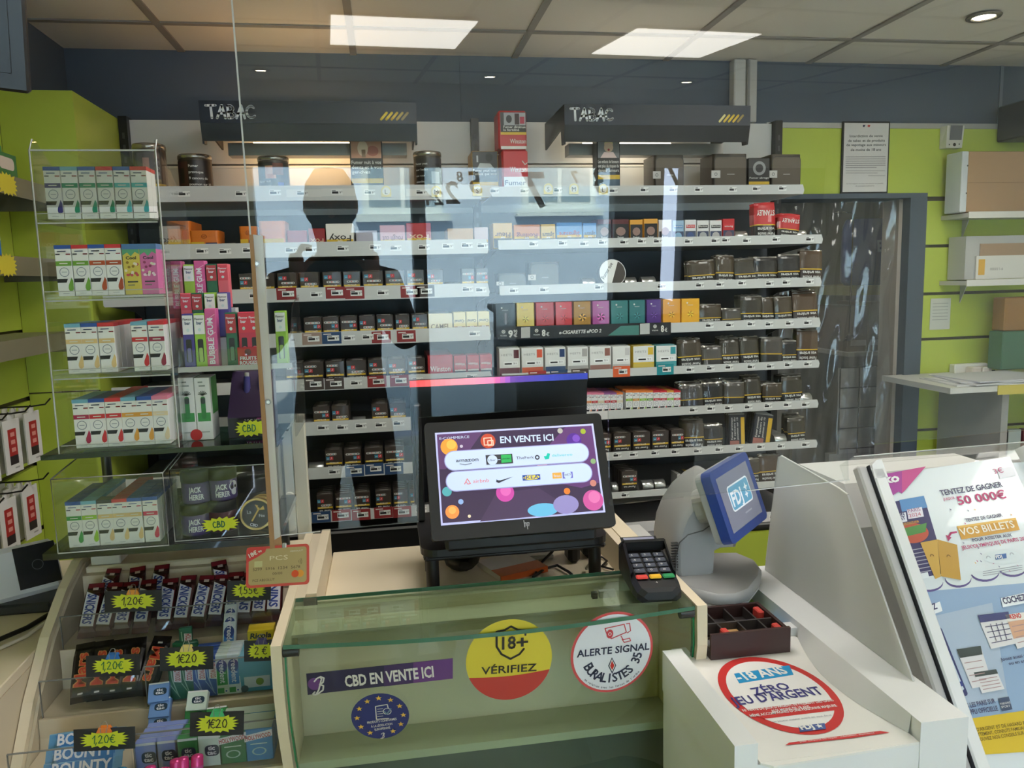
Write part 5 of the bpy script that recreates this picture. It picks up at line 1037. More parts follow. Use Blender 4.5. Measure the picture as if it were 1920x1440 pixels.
m.text('PCS', -.011, .008, .0065, C(232, 220, 190, .4), .0006, .025, 0); DKG = C(96, 78, 56, .4)
for k, st in enumerate(('5299', '5916', '1234', '5678')): m.text(st, -.034 + .0175 * k, -.005, .004, DKG, .0006, .0125)
m.text('00/00', -.007, -.012, .0035, DKG, .0006, .0135); m.text('PCS ABSOLUT', -.034, -.02, .0035, DKG, .0006, .03); m.text('ABSOLUT', .017, .018, .0022, OFFW, .0006, .018)
m.circ(.024, -.0125, .005, C(226, 84, 40, .4), .0007); m.circ(.031, -.0125, .005, C(236, 160, 60, .4), .0006); m.rect(-.032, .0, -.021, .008, C(206, 200, 150, .4), .0006)
for k in range(3): m.ring(.027, .004, .002 + .002 * k, .0026 + .002 * k, C(110, 92, 64, .4), .0006, n=8, a0=-.7, a1=.7)
m.build('printing', t)
m = MB(T @ cp.M); m.box(.006, .012, .024, .031, -.001, .003, C(200, 204, 210, .2, .7), c=.001); m.build('clip', t)
# cream upright beside the desk, behind the guard
t = thing('cream_upright', 'cream upright board behind the guard channel at the desk corner', 'upright'); pu = lambda x, y: aY(x, y, 1.80)
a, b = pu(543, 780), pu(569, 778); m = MB(); m.box(a.x, b.x, 1.806, 1.83, .0, a.z, C(222, 214, 196, .45), c=.002); m.build('board', t); m = MB(); m.box(a.x - .045, a.x - .001, 1.81, 1.825, .98, a.z - .03, C(206, 200, 186, .45)); m.build('side_board', t)
m = MB(); q = aY(552, 985, 1.79); m.prism(rr(.022, .09, .0105, 6, 0, 0), 0, .012, C(226, 218, 200, .4), Matrix.Translation((a.x - .012, 1.808, q.z + .03)) @ Matrix.Rotation(PI / 2, 4, 'X')); m.build('rounded_catch', t)
# ------------------------------------------------------------------ sweets stand in front of the vape rack
def inst_m(name, me, M, label, cat, group=None):
    o = bpy.data.objects.new(name, me); COL.objects.link(o); o.matrix_world = M; return tag(o, label, cat, group)
def lean(x, y, z, a, rz=0.0, ry=0.0):
    """local x right, y up along a back-leaning slope, z towards the viewer"""
    s, c = math.sin(a), math.cos(a)
    return Matrix.Translation((x, y, z)) @ Matrix.Rotation(rz, 4, 'Z') @ Matrix(((1, 0, 0, 0), (0, s, -c, 0), (0, c, s, 0), (0, 0, 0, 1))) @ Matrix.Rotation(ry, 4, 'Z')
Z1, Z2, Z3 = .863, .785, .727
SX0, SX1 = -.655, -.205
t = thing('sweets_stand', 'cream tiered sweets stand at the end of the counter, below the vape rack', 'display stand', (-.43, 1.6, 0)); T = Matrix.Translation((.43, -1.6, 0))
for nm, P in (('tier', [(1.56, Z1 - .07), (1.56, Z1 - .004), (1.665, Z1 - .004), (1.70, Z1 + .03), (1.70, Z1 - .07)]), ('tier', [(1.445, Z2 - .075), (1.445, Z2 - .004), (1.557, Z2 - .004), (1.5595, Z1 - .05), (1.5595, Z2 - .075)]), ('tier', [(1.31, Z3 - .09), (1.31, Z3 - .004), (1.44, Z3 - .004), (1.4445, Z2 - .04), (1.4445, Z3 - .09)]), ('lowest_tier', [(1.15, .54), (1.15, .668), (1.29, .668), (1.3095, Z3 - .05), (1.3095, .54)])):
    m = MB(T); m.prism(P, SX0, SX1, CREAM2, AXX(0)); m.build(nm, t)
m = MB(T); m.box(SX0, SX1, 1.702, 1.72, .3, .955, CREAM2); m.box(SX0, SX1, 1.72, 1.80, .94, .968, CREAM, c=.003); m.build('back_board', t)
m = MB(T); m.prism([(1.80, .3), (1.80, .985), (1.72, .985), (1.64, .955), (1.54, .897), (1.45, .815), (1.385, .735), (1.32, .62), (1.25, .45), (1.25, .3)], -.68, -.662, CREAM, AXX(0)); m.prism([(1.80, .3), (1.80, .975), (1.73, .975), (1.65, .945), (1.55, .887), (1.46, .805), (1.395, .725), (1.33, .61), (1.26, .45), (1.26, .3)], -.6615, -.656, C(196, 184, 160, .5), AXX(0)); m.build('side_panel', t)
m = MB(T); m.box(-.68, SX1, 1.2, 1.8, 0, .299, CREAM2); m.build('base', t)
m = MB(T); m.prism([(1.55, .98), (1.74, .98), (1.74, .8), (1.42, .62), (1.36, .62)], -.2045, -.2035, C(150, 104, 70, .5), AXX(0)); m.build('wooden_liner', t)
ACR = glass((250, 251, 250), .9, .012); ACE = C(126, 128, 126, .3)
def lip(x0, x1, y, z0, z1, label):
    m = MB(); m.box(x0, x1, y, y + .003, z0, z1, ACR); m.box(x0, x1, y - .0004, y + .0034, z1, z1 + .0012, ACE); m.box(x0, x0 + .0012, y - .0004, y + .0034, z0, z1, ACE); tag(m.build('clear_lip'), label, 'clear lip')
lip(-.650, -.255, 1.562, Z1 - .004 + .0005, Z1 + .062, 'clear upright lip holding back the top row of chocolate bars')
lip(-.650, -.475, 1.450, Z2 - .0035, Z2 + .066, 'clear upright lip before the black chocolate bars')
lip(-.47, -.215, 1.452, Z2 - .0035, Z2 + .074, 'clear upright lip before the chewing gum packs'); lip(-.650, -.458, 1.315, Z3 - .0035, Z3 + .068, 'clear upright lip before the blue coconut bars'); lip(-.455, -.215, 1.317, Z3 - .0035, Z3 + .078, 'clear upright lip before the mint boxes')
SN = C(62, 30, 30, .25, coat=.5); SNR = C(120, 36, 46, .25, coat=.5); SBL = C(44, 66, 150, .35); SWH = C(226, 226, 236, .35)
def bar(w, L, t_, body, deco, end=None, crimp=.012):
    m = MB(); rings = []
    for y, kw, kt in ((0, .92, .04), (crimp, .95, .05), (crimp + .006, .98, .6), (crimp + .014, 1, 1), (L - crimp - .014, 1, 1), (L - crimp - .006, .98, .6), (L - crimp, .95, .05), (L, .92, .04)):
        a = w / 2 * kw; h = t_ * kt; c = min(a * .35, h * .45) if kt > .1 else h * .3
        rings.append([(-a + c, y, t_ / 2 - h / 2), (a - c, y, t_ / 2 - h / 2), (a, y, t_ / 2 - h / 2 + c), (a, y, t_ / 2 + h / 2 - c), (a - c, y, t_ / 2 + h / 2), (-a + c, y, t_ / 2 + h / 2), (-a, y, t_ / 2 + h / 2 - c), (-a, y, t_ / 2 - h / 2 + c)])
    m.loft(rings, body, None, False); m.rect(-w * .43, L - crimp + .001, w * .43, L - .001, end or body, t_ / 2 + .0014); deco(m, w, L, t_); return m.build('chocolate_bar', None, True)
def d_snick(word):
    def f(m, w, L, t_):
        x = w * .37; m.poly([(-x, .022), (x, .02), (x, L - .034), (-x, L - .022)], SWH, t_ + .0004); m.text(word, -w * .26, L - .028, .0175, SBL, t_ + .0008, L - .055, .03, -PI / 2, 'l', None, .15)
        m.rect(-w * .1, L - .020, w * .2, L - .0125, C(190, 170, 164, .4), t_ * .8)
        m.rect(w * .385, .02, w * .41, L - .03, SNR, t_ + .0003)
    return f
SB = bar(.034, .118, .018, SN, d_snick('SNICKERS'), SNR); SB2 = bar(.034, .118, .018, SN, d_snick('SNINS'), SNR)
sx = [(161, 1196, 0), (190, 1193, 0), (225, 1191, 0), (262, 1180, 1), (305, 1174, 0), (336, 1170, 0), (368, 1169, 0), (400, 1164, 0), (432, 1160, 0), (455, 1158, 1), (484, 1158, 0), (512, 1156, 1)]
for k, (x, y, v) in enumerate(sx):
    p = aY(x, y, 1.575); M = lean(p.x, 1.578 + .0015 * (k % 3), Z1 + .004 + max(0, p.z - Z1) * .0, math.radians(48 + (k * 7) % 5), random.uniform(-.06, .06), random.uniform(-.05, .04))
    inst_m('chocolate_bar', (SB, SB2)[v], M, 'brown bar with blue block lettering, %s from the side panel in the top row' % ORD[k], 'chocolate bar', 'blue lettered chocolate bars')
for k, (x, v) in enumerate(((176, 0), (248, 0), (286, 1), (420, 0), (470, 0))):
    p = aY(x, 1150, 1.61); M = lean(p.x, 1.628, Z1 + .014, math.radians(46), random.uniform(-.2, .2), random.uniform(-.15, .15)); inst_m('chocolate_bar', (SB, SB2)[v], M, 'brown chocolate bar tucked behind the top row, %s of those behind' % ORD[k], 'chocolate bar', 'blue lettered chocolate bars')
MB_ = C(20, 17, 17, .22, coat=.5); MRD = C(196, 70, 50, .35); MGD = C(206, 150, 90, .35)
def d_mars(m, w, L, t_):
    m.text('Mars', w * .24, .025, .021, MGD, t_ + .0004, L - .05, .055, PI / 2, 'l', None, .1); m.text('Mars', w * .23, .0255, .0195, MRD, t_ + .0008, L - .052, .02, PI / 2, 'l', None, .1); m.rect(-w * .12, .0135, w * .12, .020, C(200, 200, 200, .4), t_ * .75)
MA = bar(.037, .118, .018, MB_, d_mars)
for k, (x, ry) in enumerate(((152, -.12), (182, -.07), (212, -.05), (243, -.03), (274, .12))):
    p = aY(x, 1305, 1.47); M = lean(p.x, 1.468 + .002 * (k % 2), Z2 + .006, math.radians(50), 0, -ry + (.0 if k < 4 else -.05)); 
    if k == 4: M = lean(p.x, 1.466, Z2 + .006, math.radians(50), 0, -.14) @ Matrix.Translation((0, .118, 0)) @ Matrix.Rotation(PI, 4, 'Z') @ Matrix.Translation((0, 0, .002))
    inst_m('chocolate_bar', MA, M, 'black bar with red script, %s from the side panel in the second row' % ORD[k], 'chocolate bar', 'black chocolate bars')
# gum, sweets boxes
def small_box(w, h, d, col, deco, name):
    m = MB(); m.box(-w / 2, w / 2, 0, d, 0, h, col, c=.0012); F_ = MB(FRONT); deco(F_, w, h, m, d); merge(m, F_); return m.build(name, None, True)
def d_hw(dk):
    def f(F_, w, h, m, d): F_.poly([(-w * .1, h * .45), (w * .48, h * .42), (w * .48, h * .84), (-w * .1, h * .86)], SWH, .0005); F_.text('HOLLYWOOD', w * .02, h * .84, .010, C(180, 40, 50, .4), .0008, h * .38, .02, -PI / 2); F_.stroke([(-w * .3, h * .9), (-w * .2, h * .5), (w * .2, h * .1)], .002, dk, .0006); F_.stroke([(-w * .4, h * .4), (0, h * .2), (w * .3, h * .06)], .0015, dk, .0006)
    return f
def d_fd(col):
    def f(F_, w, h, m, d): F_.circ(0, h * .72, w * .42, C(34, 60, 130, .35), .0005, ry=h * .16); F_.rect(-w * .4, h * .25, w * .4, h * .72, col, .0004); F_.text('Freedent', -w * .16, h * .92, .011, SWH, .0009, h * .62, .02, -PI / 2); F_.rect(-w * .4, .004, w * .1, h * .18, C(60, 140, 80, .4), .0007); F_.circ(w * .26, h * .1, w * .16, C(226, 230, 234, .4), .0009, n=12); F_.circ(w * .26, h * .1, w * .08, C(60, 100, 170, .4), .0011, n=10)
    return f
HG = small_box(.0235, .078, .014, C(40, 108, 82, .35), d_hw(C(150, 190, 170, .4)), 'gum_pack'); HB = small_box(.0235, .078, .014, C(62, 96, 176, .35), d_hw(C(150, 180, 220, .4)), 'gum_pack'); FG = small_box(.0235, .078, .014, C(200, 214, 208, .35), d_fd(C(40, 140, 66, .4)), 'gum_pack'); FB = small_box(.0235, .078, .014, C(206, 218, 226, .35), d_fd(C(50, 120, 196, .4)), 'gum_pack')
gum = [(329, HG, 'green gum pack'), (351, HG, 'green gum pack'), (375, HB, 'blue gum pack'), (396, HB, 'blue gum pack'), (418, FG, 'white and green gum pack'), (440, FB, 'white and blue gum pack')]
for k, (x, me, nm) in enumerate(gum):
    X = aY(x, 1290, 1.46).x
    for q in range(4): inst('gum_pack', me, (X, 1.46 + q * .0155, Z2 + .0005), '%s, %s from the black chocolate bars%s' % (nm, ORD[k], '' if q == 0 else ', %s in its file' % ORD[q]), 'gum pack', 'gum packs in files', (-.05, 0, 0))
for q in range(3):
    inst('gum_pack', FB, (aY(425, 1200, 1.53).x + .004, 1.508 + q * .012, Z2 + .044 + q * .013), 'white and blue gum pack lying across the files, %s up' % ORD[q], 'gum pack', 'gum packs on top', (-.7, 0, .04))
inst('gum_pack', HG, (aY(345, 1200, 1.52).x, 1.524, Z2 + .03), 'green gum pack standing tallest above its file', 'gum pack', None, (-.2, 0, .1))
for k, dx in enumerate((-.014, .014)): inst('gum_pack', HG, (aY(345, 1200, 1.52).x + dx, 1.522 + .016 * 0, Z2 + .004), 'green gum pack wedged behind the green files, %s' % ('nearer the bars' if k == 0 else 'nearer the blue packs'), 'gum pack', None, (-.02, 0, (-.3, .4)[k]))
def d_ric(F_, w, h, m, d): F_.poly([(-w * .5, h * .3), (w * .5, h * .3), (w * .5, h * .98), (-w * .5, h * .98)], C(80, 150, 176, .4), .0003); F_.rect(-w * .36, h * .12, w * .4, h * .42, C(200, 210, 220, .4), .0005); F_.circ(w * .1, h * .27, w * .12, C(120, 150, 60, .4), .0008, n=12); F_.circ(-w * .36, h * .1, w * .12, C(70, 90, 100, .4), .0008, n=8); m.rect(-w * .5, 0, w * .5, d, C(120, 176, 196, .4), h + .0004); m.rect(w * .05, .004, w * .4, d - .002, C(190, 176, 190, .4), h + .0008)
RI = small_box(.062, .072, .022, C(72, 146, 178, .4), d_ric, 'sweets_box'); X = aY(484, 1280, 1.46).x
for q in range(3): inst('sweets_box', RI, (X - .003, 1.462 + q * .023, Z2 + .0005), 'blue sweets box with herb picture next to the glass counter' + ('' if q == 0 else ', %s in its file' % ORD[q]), 'sweets box', 'blue sweets boxes')
RY = small_box(.05, .022, .03, C(216, 190, 40, .35), lambda F_, w, h, m, d: (F_.text('Ricola', 0, h * .28, h * .5, C(30, 40, 60, .4), .0008, w * .8, .03, 0, 'c', None, .15), m.rect(-w * .5, d * .5, w * .5, d, C(226, 200, 60, .4), h + .0004)), 'sweets_box')
inst('sweets_box', RY, (X, 1.52, Z2 + .074), 'yellow sweets box with dark script lying on the blue ones', 'sweets box')
# third row
BY = C(120, 170, 206, .25, coat=.4)
def d_bounty(m, w, L, t_): m.poly([(-w * .5, L * .1), (w * .5, L * .1), (w * .4, L * .9), (-w * .5, L * .75)], C(60, 124, 190, .3), t_ + .0003); m.text('BOUNTY', w * .02, L * .86, .018, SWH, t_ + .0008, L * .76, .03, -PI / 2); m.text('BOUNTY', -w * .38, L * .66, .007, C(50, 60, 90, .4), t_ + .0008, L * .45, .01, -PI / 2)
BN = bar(.042, .125, .02, BY, d_bounty, C(90, 150, 196, .25))
for k, (y, dz, x) in enumerate(((1.345, .005, 165), (1.362, .022, 172), (1.38, .038, 180))):
    p = aY(x, 1430, y); M = lean(p.x + .055, y, Z3 + dz, math.radians(30)) @ Matrix.Rotation(PI / 2, 4, 'Z'); inst_m('chocolate_bar', BN, M, 'pale blue coconut bar lying sideways, %s' % ('lowest of three', 'middle of three', 'topmost of three')[k], 'chocolate bar', 'pale blue coconut bars')
def d_tt(c1, inner):
    def f(F_, w, h, m, d): F_.poly(rr(w * .62, h * .36, h * .12, 4, w * .08, h * .52), C(24, 52, 74, .35), .0006); F_.text('tic', w * .06, h * .54, h * .14, SWH, .0009, w * .3, .03, 0, 'c'); F_.text('tac', w * .06, h * .39, h * .14, SWH, .0009, w * .4, .03, 0, 'c'); F_.rect(-w * .48, h * .92, w * .48, h, C(226, 230, 236, .3), .0004); (F_.rect(-w * .46, .002, w * .46, h * .28, inner, .0004) if inner else None)
    return f
TB_ = small_box(.038, .056, .0155, C(112, 150, 210, .3), d_tt(None, None), 'mint_box'); TG_ = small_box(.038, .056, .0155, C(52, 132, 74, .3), d_tt(None, SWH), 'mint_box'); TW_ = small_box(.038, .056, .0155, C(206, 222, 218, .3), d_tt(None, None), 'mint_box'); TL_ = small_box(.038, .056, .0155, C(134, 150, 214, .3), d_tt(None, None), 'mint_box')
for k, (x, me, nm) in enumerate(((277, TL_, 'lilac blue'), (315, TL_, 'lilac blue'), (352, TG_, 'green'), (396, TW_, 'white'))):
    X = aY(x, 1415, 1.33).x
    for q in range(4 if k < 3 else 3): inst('mint_box', me, (X + q * .002, 1.326 + q * .0165, Z3 + .0005), '%s mint box in the %s file from the coconut bars, %s' % (nm, ORD[k], ('at its head', 'second back', 'third back', 'fourth back')[q]), 'mint box', 'mint boxes in files')
for k, (x, y, z, me, lab) in enumerate(((292, 1.40, Z3 + .030, TB_, 'blue mint box lying lowest on the blue files'), (295, 1.415, Z3 + .052, TB_, 'blue mint box in the middle of the pile on the blue files'), (297, 1.43, Z3 + .074, TB_, 'blue mint box topping the pile on the blue files'), (362, 1.40, Z3 + .036, TG_, 'green mint box lying on the green file'), (366, 1.415, Z3 + .058, TW_, 'white mint box topping the green file'), (402, 1.39, Z3 + .036, TG_, 'green mint box on the white file behind the green clip'))):
    inst('mint_box', me, (aY(x, 1330, y).x, y, z), lab, 'mint box', None, (-.75, 0, random.uniform(-.08, .08)), (.95, 1, .62))
def d_hwb(F_, w, h, m, d): F_.poly([(-w * .5, h * .62), (w * .5, h * .74), (w * .5, h * .94), (-w * .5, h * .82)], SWH, .0005); F_.text('HOLLYWOOD', -w * .46, h * .66, .0085, C(176, 40, 50, .4), .0008, w * .92, .02, .1); F_.ring(0, h * .3, w * .2, w * .26, C(170, 200, 200, .4), .0006, sy=.6); F_.rect(-w * .3, h * .52, w * .3, h * .55, C(200, 220, 216, .4), .0006); m.rect(-w * .5, 0, w * .5, d, C(170, 186, 170, .4), h + .0004)
KG = small_box(.047, .06, .025, C(44, 118, 78, .35), d_hwb, 'gum_box'); KB = small_box(.047, .06, .025, C(60, 130, 190, .35), d_hwb, 'gum_box')
for x, me, nm in ((438, KG, 'green'), (487, KB, 'blue')):
    X = aY(x, 1405, 1.33).x
    for q in range(3): inst('gum_box', me, (X, 1.326 + q * .027, Z3 + .0005), nm + ' gum box with a slanted white band on the third row' + ('' if q == 0 else ', %s behind' % ORD[q]), 'gum box', 'gum boxes on the third row')
# rolls in the lowest row
def roll(c1, c2, txt):
    m = MB(); m.lathe([(0, 0), (.0088, .001), (.0098, .003), (.0098, .098), (.0086, .1005), (.003, .1025), (0, .1025)], C(*c1, .22, .3), None, 16); m.lathe([(.01, .012), (.01, .085)], C(*c2, .25, .2), None, 16)
    F_ = MB(FRONT); F_.rect(-.006, .008, .006, .08, SWH, .0102); F_.text(txt, -.004, .012, .0085, C(40, 44, 140, .4), .0106, .06, .03, PI / 2); merge(m, F_); return m.build('sweets_roll', None, True)
RM = roll((206, 60, 130), (190, 80, 150), 'mentos'); RB = roll((60, 150, 206), (120, 176, 216), 'mentos')
for k, (x, y) in enumerate(((252, 1.235), (275, 1.25), (298, 1.24), (318, 1.262), (338, 1.265), (358, 1.268))):
    p = aY(x, 1400, y); inst('sweets_roll', RM, (p.x, y, .676), 'pink sweets roll, %s from the blue rolls in the lowest row' % ORD[k], 'sweets roll', 'pink sweets rolls', (-.18, random.uniform(-.05, .05), 0))
for k, (x, y) in enumerate(((115, 1.225), (145, 1.235), (168, 1.24), (192, 1.25), (213, 1.262))):
    p = aY(x, 1425, y); inst('sweets_roll', RB, (p.x, y, .672), 'blue sweets roll, %s from the side panel in the lowest row' % ORD[k], 'sweets roll', 'blue sweets rolls', (-.16, random.uniform(-.05, .05), 0))
# black price cards with yellow bursts
def hand(m, st, x, y, h, mat, wd):
    G = {'1': [[(.0, .62), (.3, 1), (.22, 0)]], ',': [[(.1, .1), (.02, -.2)]], '2': [[(.0, .8), (.2, 1), (.42, .85), (.3, .5), (.0, .04), (.5, .05)]], '0': [[(.25, 1), (.02, .6), (.1, .1), (.35, .05), (.5, .5), (.4, .9), (.25, 1)]], '€': [[(.55, .9), (.3, 1), (.08, .6), (.12, .15), (.35, 0), (.55, .12)], [(-.05, .62), (.4, .64)], [(-.05, .4), (.36, .42)]], '5': [[(.45, 1), (.1, .96), (.06, .55), (.36, .55), (.42, .2), (.2, 0), (.0, .1)]], 'C': [[(.5, .85), (.3, 1), (.08, .7), (.08, .25), (.3, 0), (.52, .12)]], 'B': [[(.05, 0), (.12, 1), (.42, .9), (.4, .62), (.12, .55), (.5, .45), (.5, .12), (.05, 0)]], 'D': [[(.05, 0), (.12, 1), (.5, .8), (.55, .3), (.3, .0), (.05, 0)]], ' ': []}
    for ch in st:
        for s_ in G.get(ch, []): m.stroke([(x + a * h, y + b * h) for a, b in s_], wd, mat, .0014)
        x += h * (.34 if ch in ',1' else .3 if ch == ' ' else .66)
BUY = C(214, 222, 40, .5)
def price_card(px, py, w, h, Y, txt, ink, clip, label, a=.0, tilt=.06):
    p = aY(px, py, Y); t = thing('price_card', label, 'price card', tuple(p)); M = Matrix.Rotation(-tilt, 4, 'X') @ Matrix.Rotation(-a, 4, 'Y') @ FRONT
    m = MB(M); m.box(-w / 2, w / 2, -h / 2, h / 2, -.0008, 0, C(24, 24, 26, .5)); m.build('card', t)
    m = MB(M); m.burst(0, 0, w * .42, h * .40, BUY, .0006, n=18, seed=int(px)); n = len(txt); hh = h * .36; hand(m, txt, -hh * (.27 * n), -hh * .45, hh, C(*ink, .5), h * .038); m.build('burst', t)
    if clip:
        m = MB(M); m.prism([(-.012, h * .33), (.012, h * .33), (.008, h * .56), (-.008, h * .56)], -.006, .004, C(*clip, .35)); c_ = m.build('binder_clip', t); m = MB(M)
        for s_ in (-1, 1): m.tube([(s_ * .004, h * .36, .0055), (s_ * .006, h * .62, .003), (s_ * .003, h * .78, .0), (0, h * .8, 0)], .0006, C(150, 150, 150, .3, .8), 5)
        m.build('wire_loop', c_)
price_card(250, 1127, .105, .042, 1.556, '1,20€', (24, 30, 20), (230, 150, 50), 'price card 1,20 € with orange clip, on the top row of bars', -.06)
price_card(467, 1107, .084, .040, 1.556, '1,55€', (24, 30, 20), None, 'price card 1,55 € partly behind the bank card', -.08)
price_card(212, 1248, .092, .04, 1.444, '1,20€', (20, 110, 60), (40, 110, 190), 'price card 1,20 € with blue clip, on the black chocolate bars', -.06)
price_card(350, 1235, .094, .044, 1.446, '1€20', (24, 24, 24), (226, 206, 120), 'price card 1 € 20 with pale yellow clip, on the gum packs', -.06)
price_card(490, 1220, .062, .04, 1.446, '2 €', (24, 24, 24), (60, 50, 110), 'price card 2 € with purple clip, on the blue sweets boxes', -.06)
price_card(196, 1386, .096, .038, 1.309, '1,20€', (20, 110, 60), (236, 130, 50), 'price card 1,20 € with orange clip, on the coconut bars', -.06)
price_card(407, 1357, .088, .042, 1.311, '1€20', (24, 24, 24), (70, 190, 120), 'price card 1 € 20 with green clip, on the mint boxes', -.08)
# ------------------------------------------------------------------ clear vape racks on their glass shelves
YK = 1.5
AC2 = glass((252, 253, 252), .8, .008); EDG = C(176, 178, 174, .25, coat=.4)
rz_ = [aY(110, y, YK).z for y in (411, 556, 702, 843)]
RX0, RX1 = -.59, -.386
t = thing('acrylic_rack', 'tall clear acrylic rack with four tiers of small white e-liquid boxes', 'display rack', ((RX0 + RX1) / 2, YK + .09, 1.2605)); T = Matrix.Translation((-(RX0 + RX1) / 2, -(YK + .09), -1.2605))
ztop = 1.812
for x in (RX0, RX1 - .004):
    m = MB(T); m.prism([(YK - .012, 1.261), (YK - .006, ztop - .02), (YK + .01, ztop), (YK + .19, ztop - .1), (YK + .2, 1.261)], x, x + .004, AC2, AXX(0)); m.build('side_panel', t)
    m = MB(T); xe = x if x == RX0 else x + .0045
    P = [(YK - .0125, 1.261), (YK - .0065, ztop - .02), (YK + .0095, ztop)]
    m.tube([(xe, y, z) for y, z in P], .0016, EDG, 6); m.build('polished_edge', t)
for k, z in enumerate(rz_):
    m = MB(T); m.box(RX0 + .0041, RX1 - .0041, YK - .01, YK + .19, z - .006, z - .001, AC2); m.build('tier_shelf', t); m = MB(T); m.box(RX0 + .0041, RX1 - .0041, YK - .0125, YK - .0105, z - .009, z + .009, AC2); m.box(RX0 + .004, RX1 - .004, YK - .0135, YK - .0125, z - .009, z - .0065, EDG); m.box(RX0 + .004, RX1 - .004, YK - .0135, YK - .0125, z + .008, z + .0095, EDG); m.build('tier_lip', t)
m = MB(T); m.box(RX0 + .004, RX1 - .004, YK - .006, YK - .003, rz_[0] + .02, ztop - .02, glass((246, 246, 244), 1.0, .02)); m.box(RX0, RX1, YK - .0075, YK - .0055, ztop - .022, ztop - .019, EDG); m.build('front_pane', t)
def files(z, y0, px, py, cols, depth, who, wk=28.5, h=None, step=.0285):
    for j, (x, (a, b)) in enumerate(zip(px, cols)):
        X = aY(x + wk / 2, py, y0).x; w = wk / F * 1.40
        for q in range(depth[j] if isinstance(depth, (list, tuple)) else depth):
            me = liquid(a, b); lab = 'white e-liquid box in %s, %s from the cupboard side%s' % (who, ORD[j], '' if q == 0 else ', %s back' % ORD[q])
            inst('liquid_box', me, (X, y0 + q * step, z), lab, 'e-liquid box', 'e-liquid boxes in ' + who, sc=(w / .024, w / .024, (h or .089) / .078))
files(rz_[0], YK, [88, 120, 153, 186, 218, 250], 380, [(BL, NV), (LB, DG), (BL, DG), (RD, DG), (BL, TQ), (RD, TQ)], 2, 'the topmost tier', 28)
files(rz_[1], YK, [107, 139, 170, 201], 510, [(BL, GN), (RD, GN), (BL, BRK), (RD, BRK)], 2, 'the second tier', 28)
def fruity(c1, c2, c3):
    m = MB(); w, h = .024, .078; m.box(-w / 2, w / 2, 0, w, 0, h, C(*c1, .35), c=.0006); m.box(-w / 2 - .0002, w / 2 + .0002, -.0002, w + .0002, h * .90, h + .0004, C(80, 120, 170, .35)); F_ = MB(FRONT)
    F_.poly([(-w * .48, h * .78), (-w * .2, h * .84), (0, h * .76), (w * .25, h * .85), (w * .48, h * .8), (w * .48, h * .9), (-w * .48, h * .9)], C(90, 160, 120, .4), .0005); F_.text('Cool', 0, h * .70, .005, C(40, 40, 50, .4), .0008, w * .6, .03, 0, 'c'); R_ = random.Random(4)
    for q in range(16): F_.circ(R_.uniform(-.4, .4) * w, h * R_.uniform(.36, .66), .0022, C(*((c2, c3, (230, 220, 200))[q % 3]), .4), .0008 + q * 1e-5, n=7)
    F_.rect(-w * .3, h * .24, w * .3, h * .27, C(60, 60, 60, .4), .0006); F_.rect(-w * .3, h * .18, w * .1, h * .2, C(120, 110, 100, .4), .0006); merge(m, F_); return m.build('liquid_box', None, True)
for j, (x, me, lab) in enumerate(((234, fruity((216, 196, 90), (196, 80, 90), (150, 120, 40)), 'yellow e-liquid box with fruit print in the second tier'), (266, fruity((214, 110, 170), (240, 220, 230), (150, 60, 100)), 'pink e-liquid box with fruit print in the second tier'))):
    for q in range(2): inst('liquid_box', me, (aY(x + 14, 510, YK).x, YK + q * .0285, rz_[1]), lab + ('' if q == 0 else ', second back'), 'e-liquid box', 'fruit printed e-liquid boxes', sc=(1.2, 1.2, 1.14))
files(rz_[2], YK, [125, 155, 187, 249, 281], 650, [(LB, SAND), (BL, SAND), (RD, SAND), (LB, RD), (RD, (150, 40, 70))], [4, 4, 6, 4, 4], 'the third tier', 28.5)
files(rz_[3], YK, [139, 169, 200, 230, 258, 288], 790, [(LB, (170, 36, 80)), (BL, RD), (RD, RD), (LB, OCH), (BL, OCH), (PNK, CRM)], [4, 4, 6, 5, 5, 5], 'the fourth tier', 28.5)
zs_ = 1.26
GDK = glass((150, 176, 166), 1.2)
t = thing('glass_shelf', 'dark edged glass shelf under the tall vape rack', 'glass shelf', (-.41, 1.6, zs_)); m = MB(); m.box(-.21, .20, -.115, .22, -.008, 0, GDK); m.build('pane', t); m = MB(); m.box(-.21, .20, -.1165, -.1152, -.0085, .0005, C(16, 30, 26, .2, coat=.5)); m.build('dark_edge', t)
zb_ = 1.078
t = thing('glass_shelf', 'lower black glass shelf carrying the short vape box and the jar box', 'glass shelf', (-.41, 1.6, zb_)); m = MB(); m.box(-.225, .19, -.115, .19, -.012, 0, C(20, 24, 24, .15, coat=.5)); m.build('pane', t)
for x in (-.2, .16):
    m = MB(); m.cyl((x, .17, -.1095), (x, .17, -.0121), .012, C(60, 62, 62, .3, .6)); m.cyl((x, .17, .0005), (x, .17, zs_ - zb_ - .0085), .01, C(90, 92, 92, .3, .6)); m.build('support_post', t)
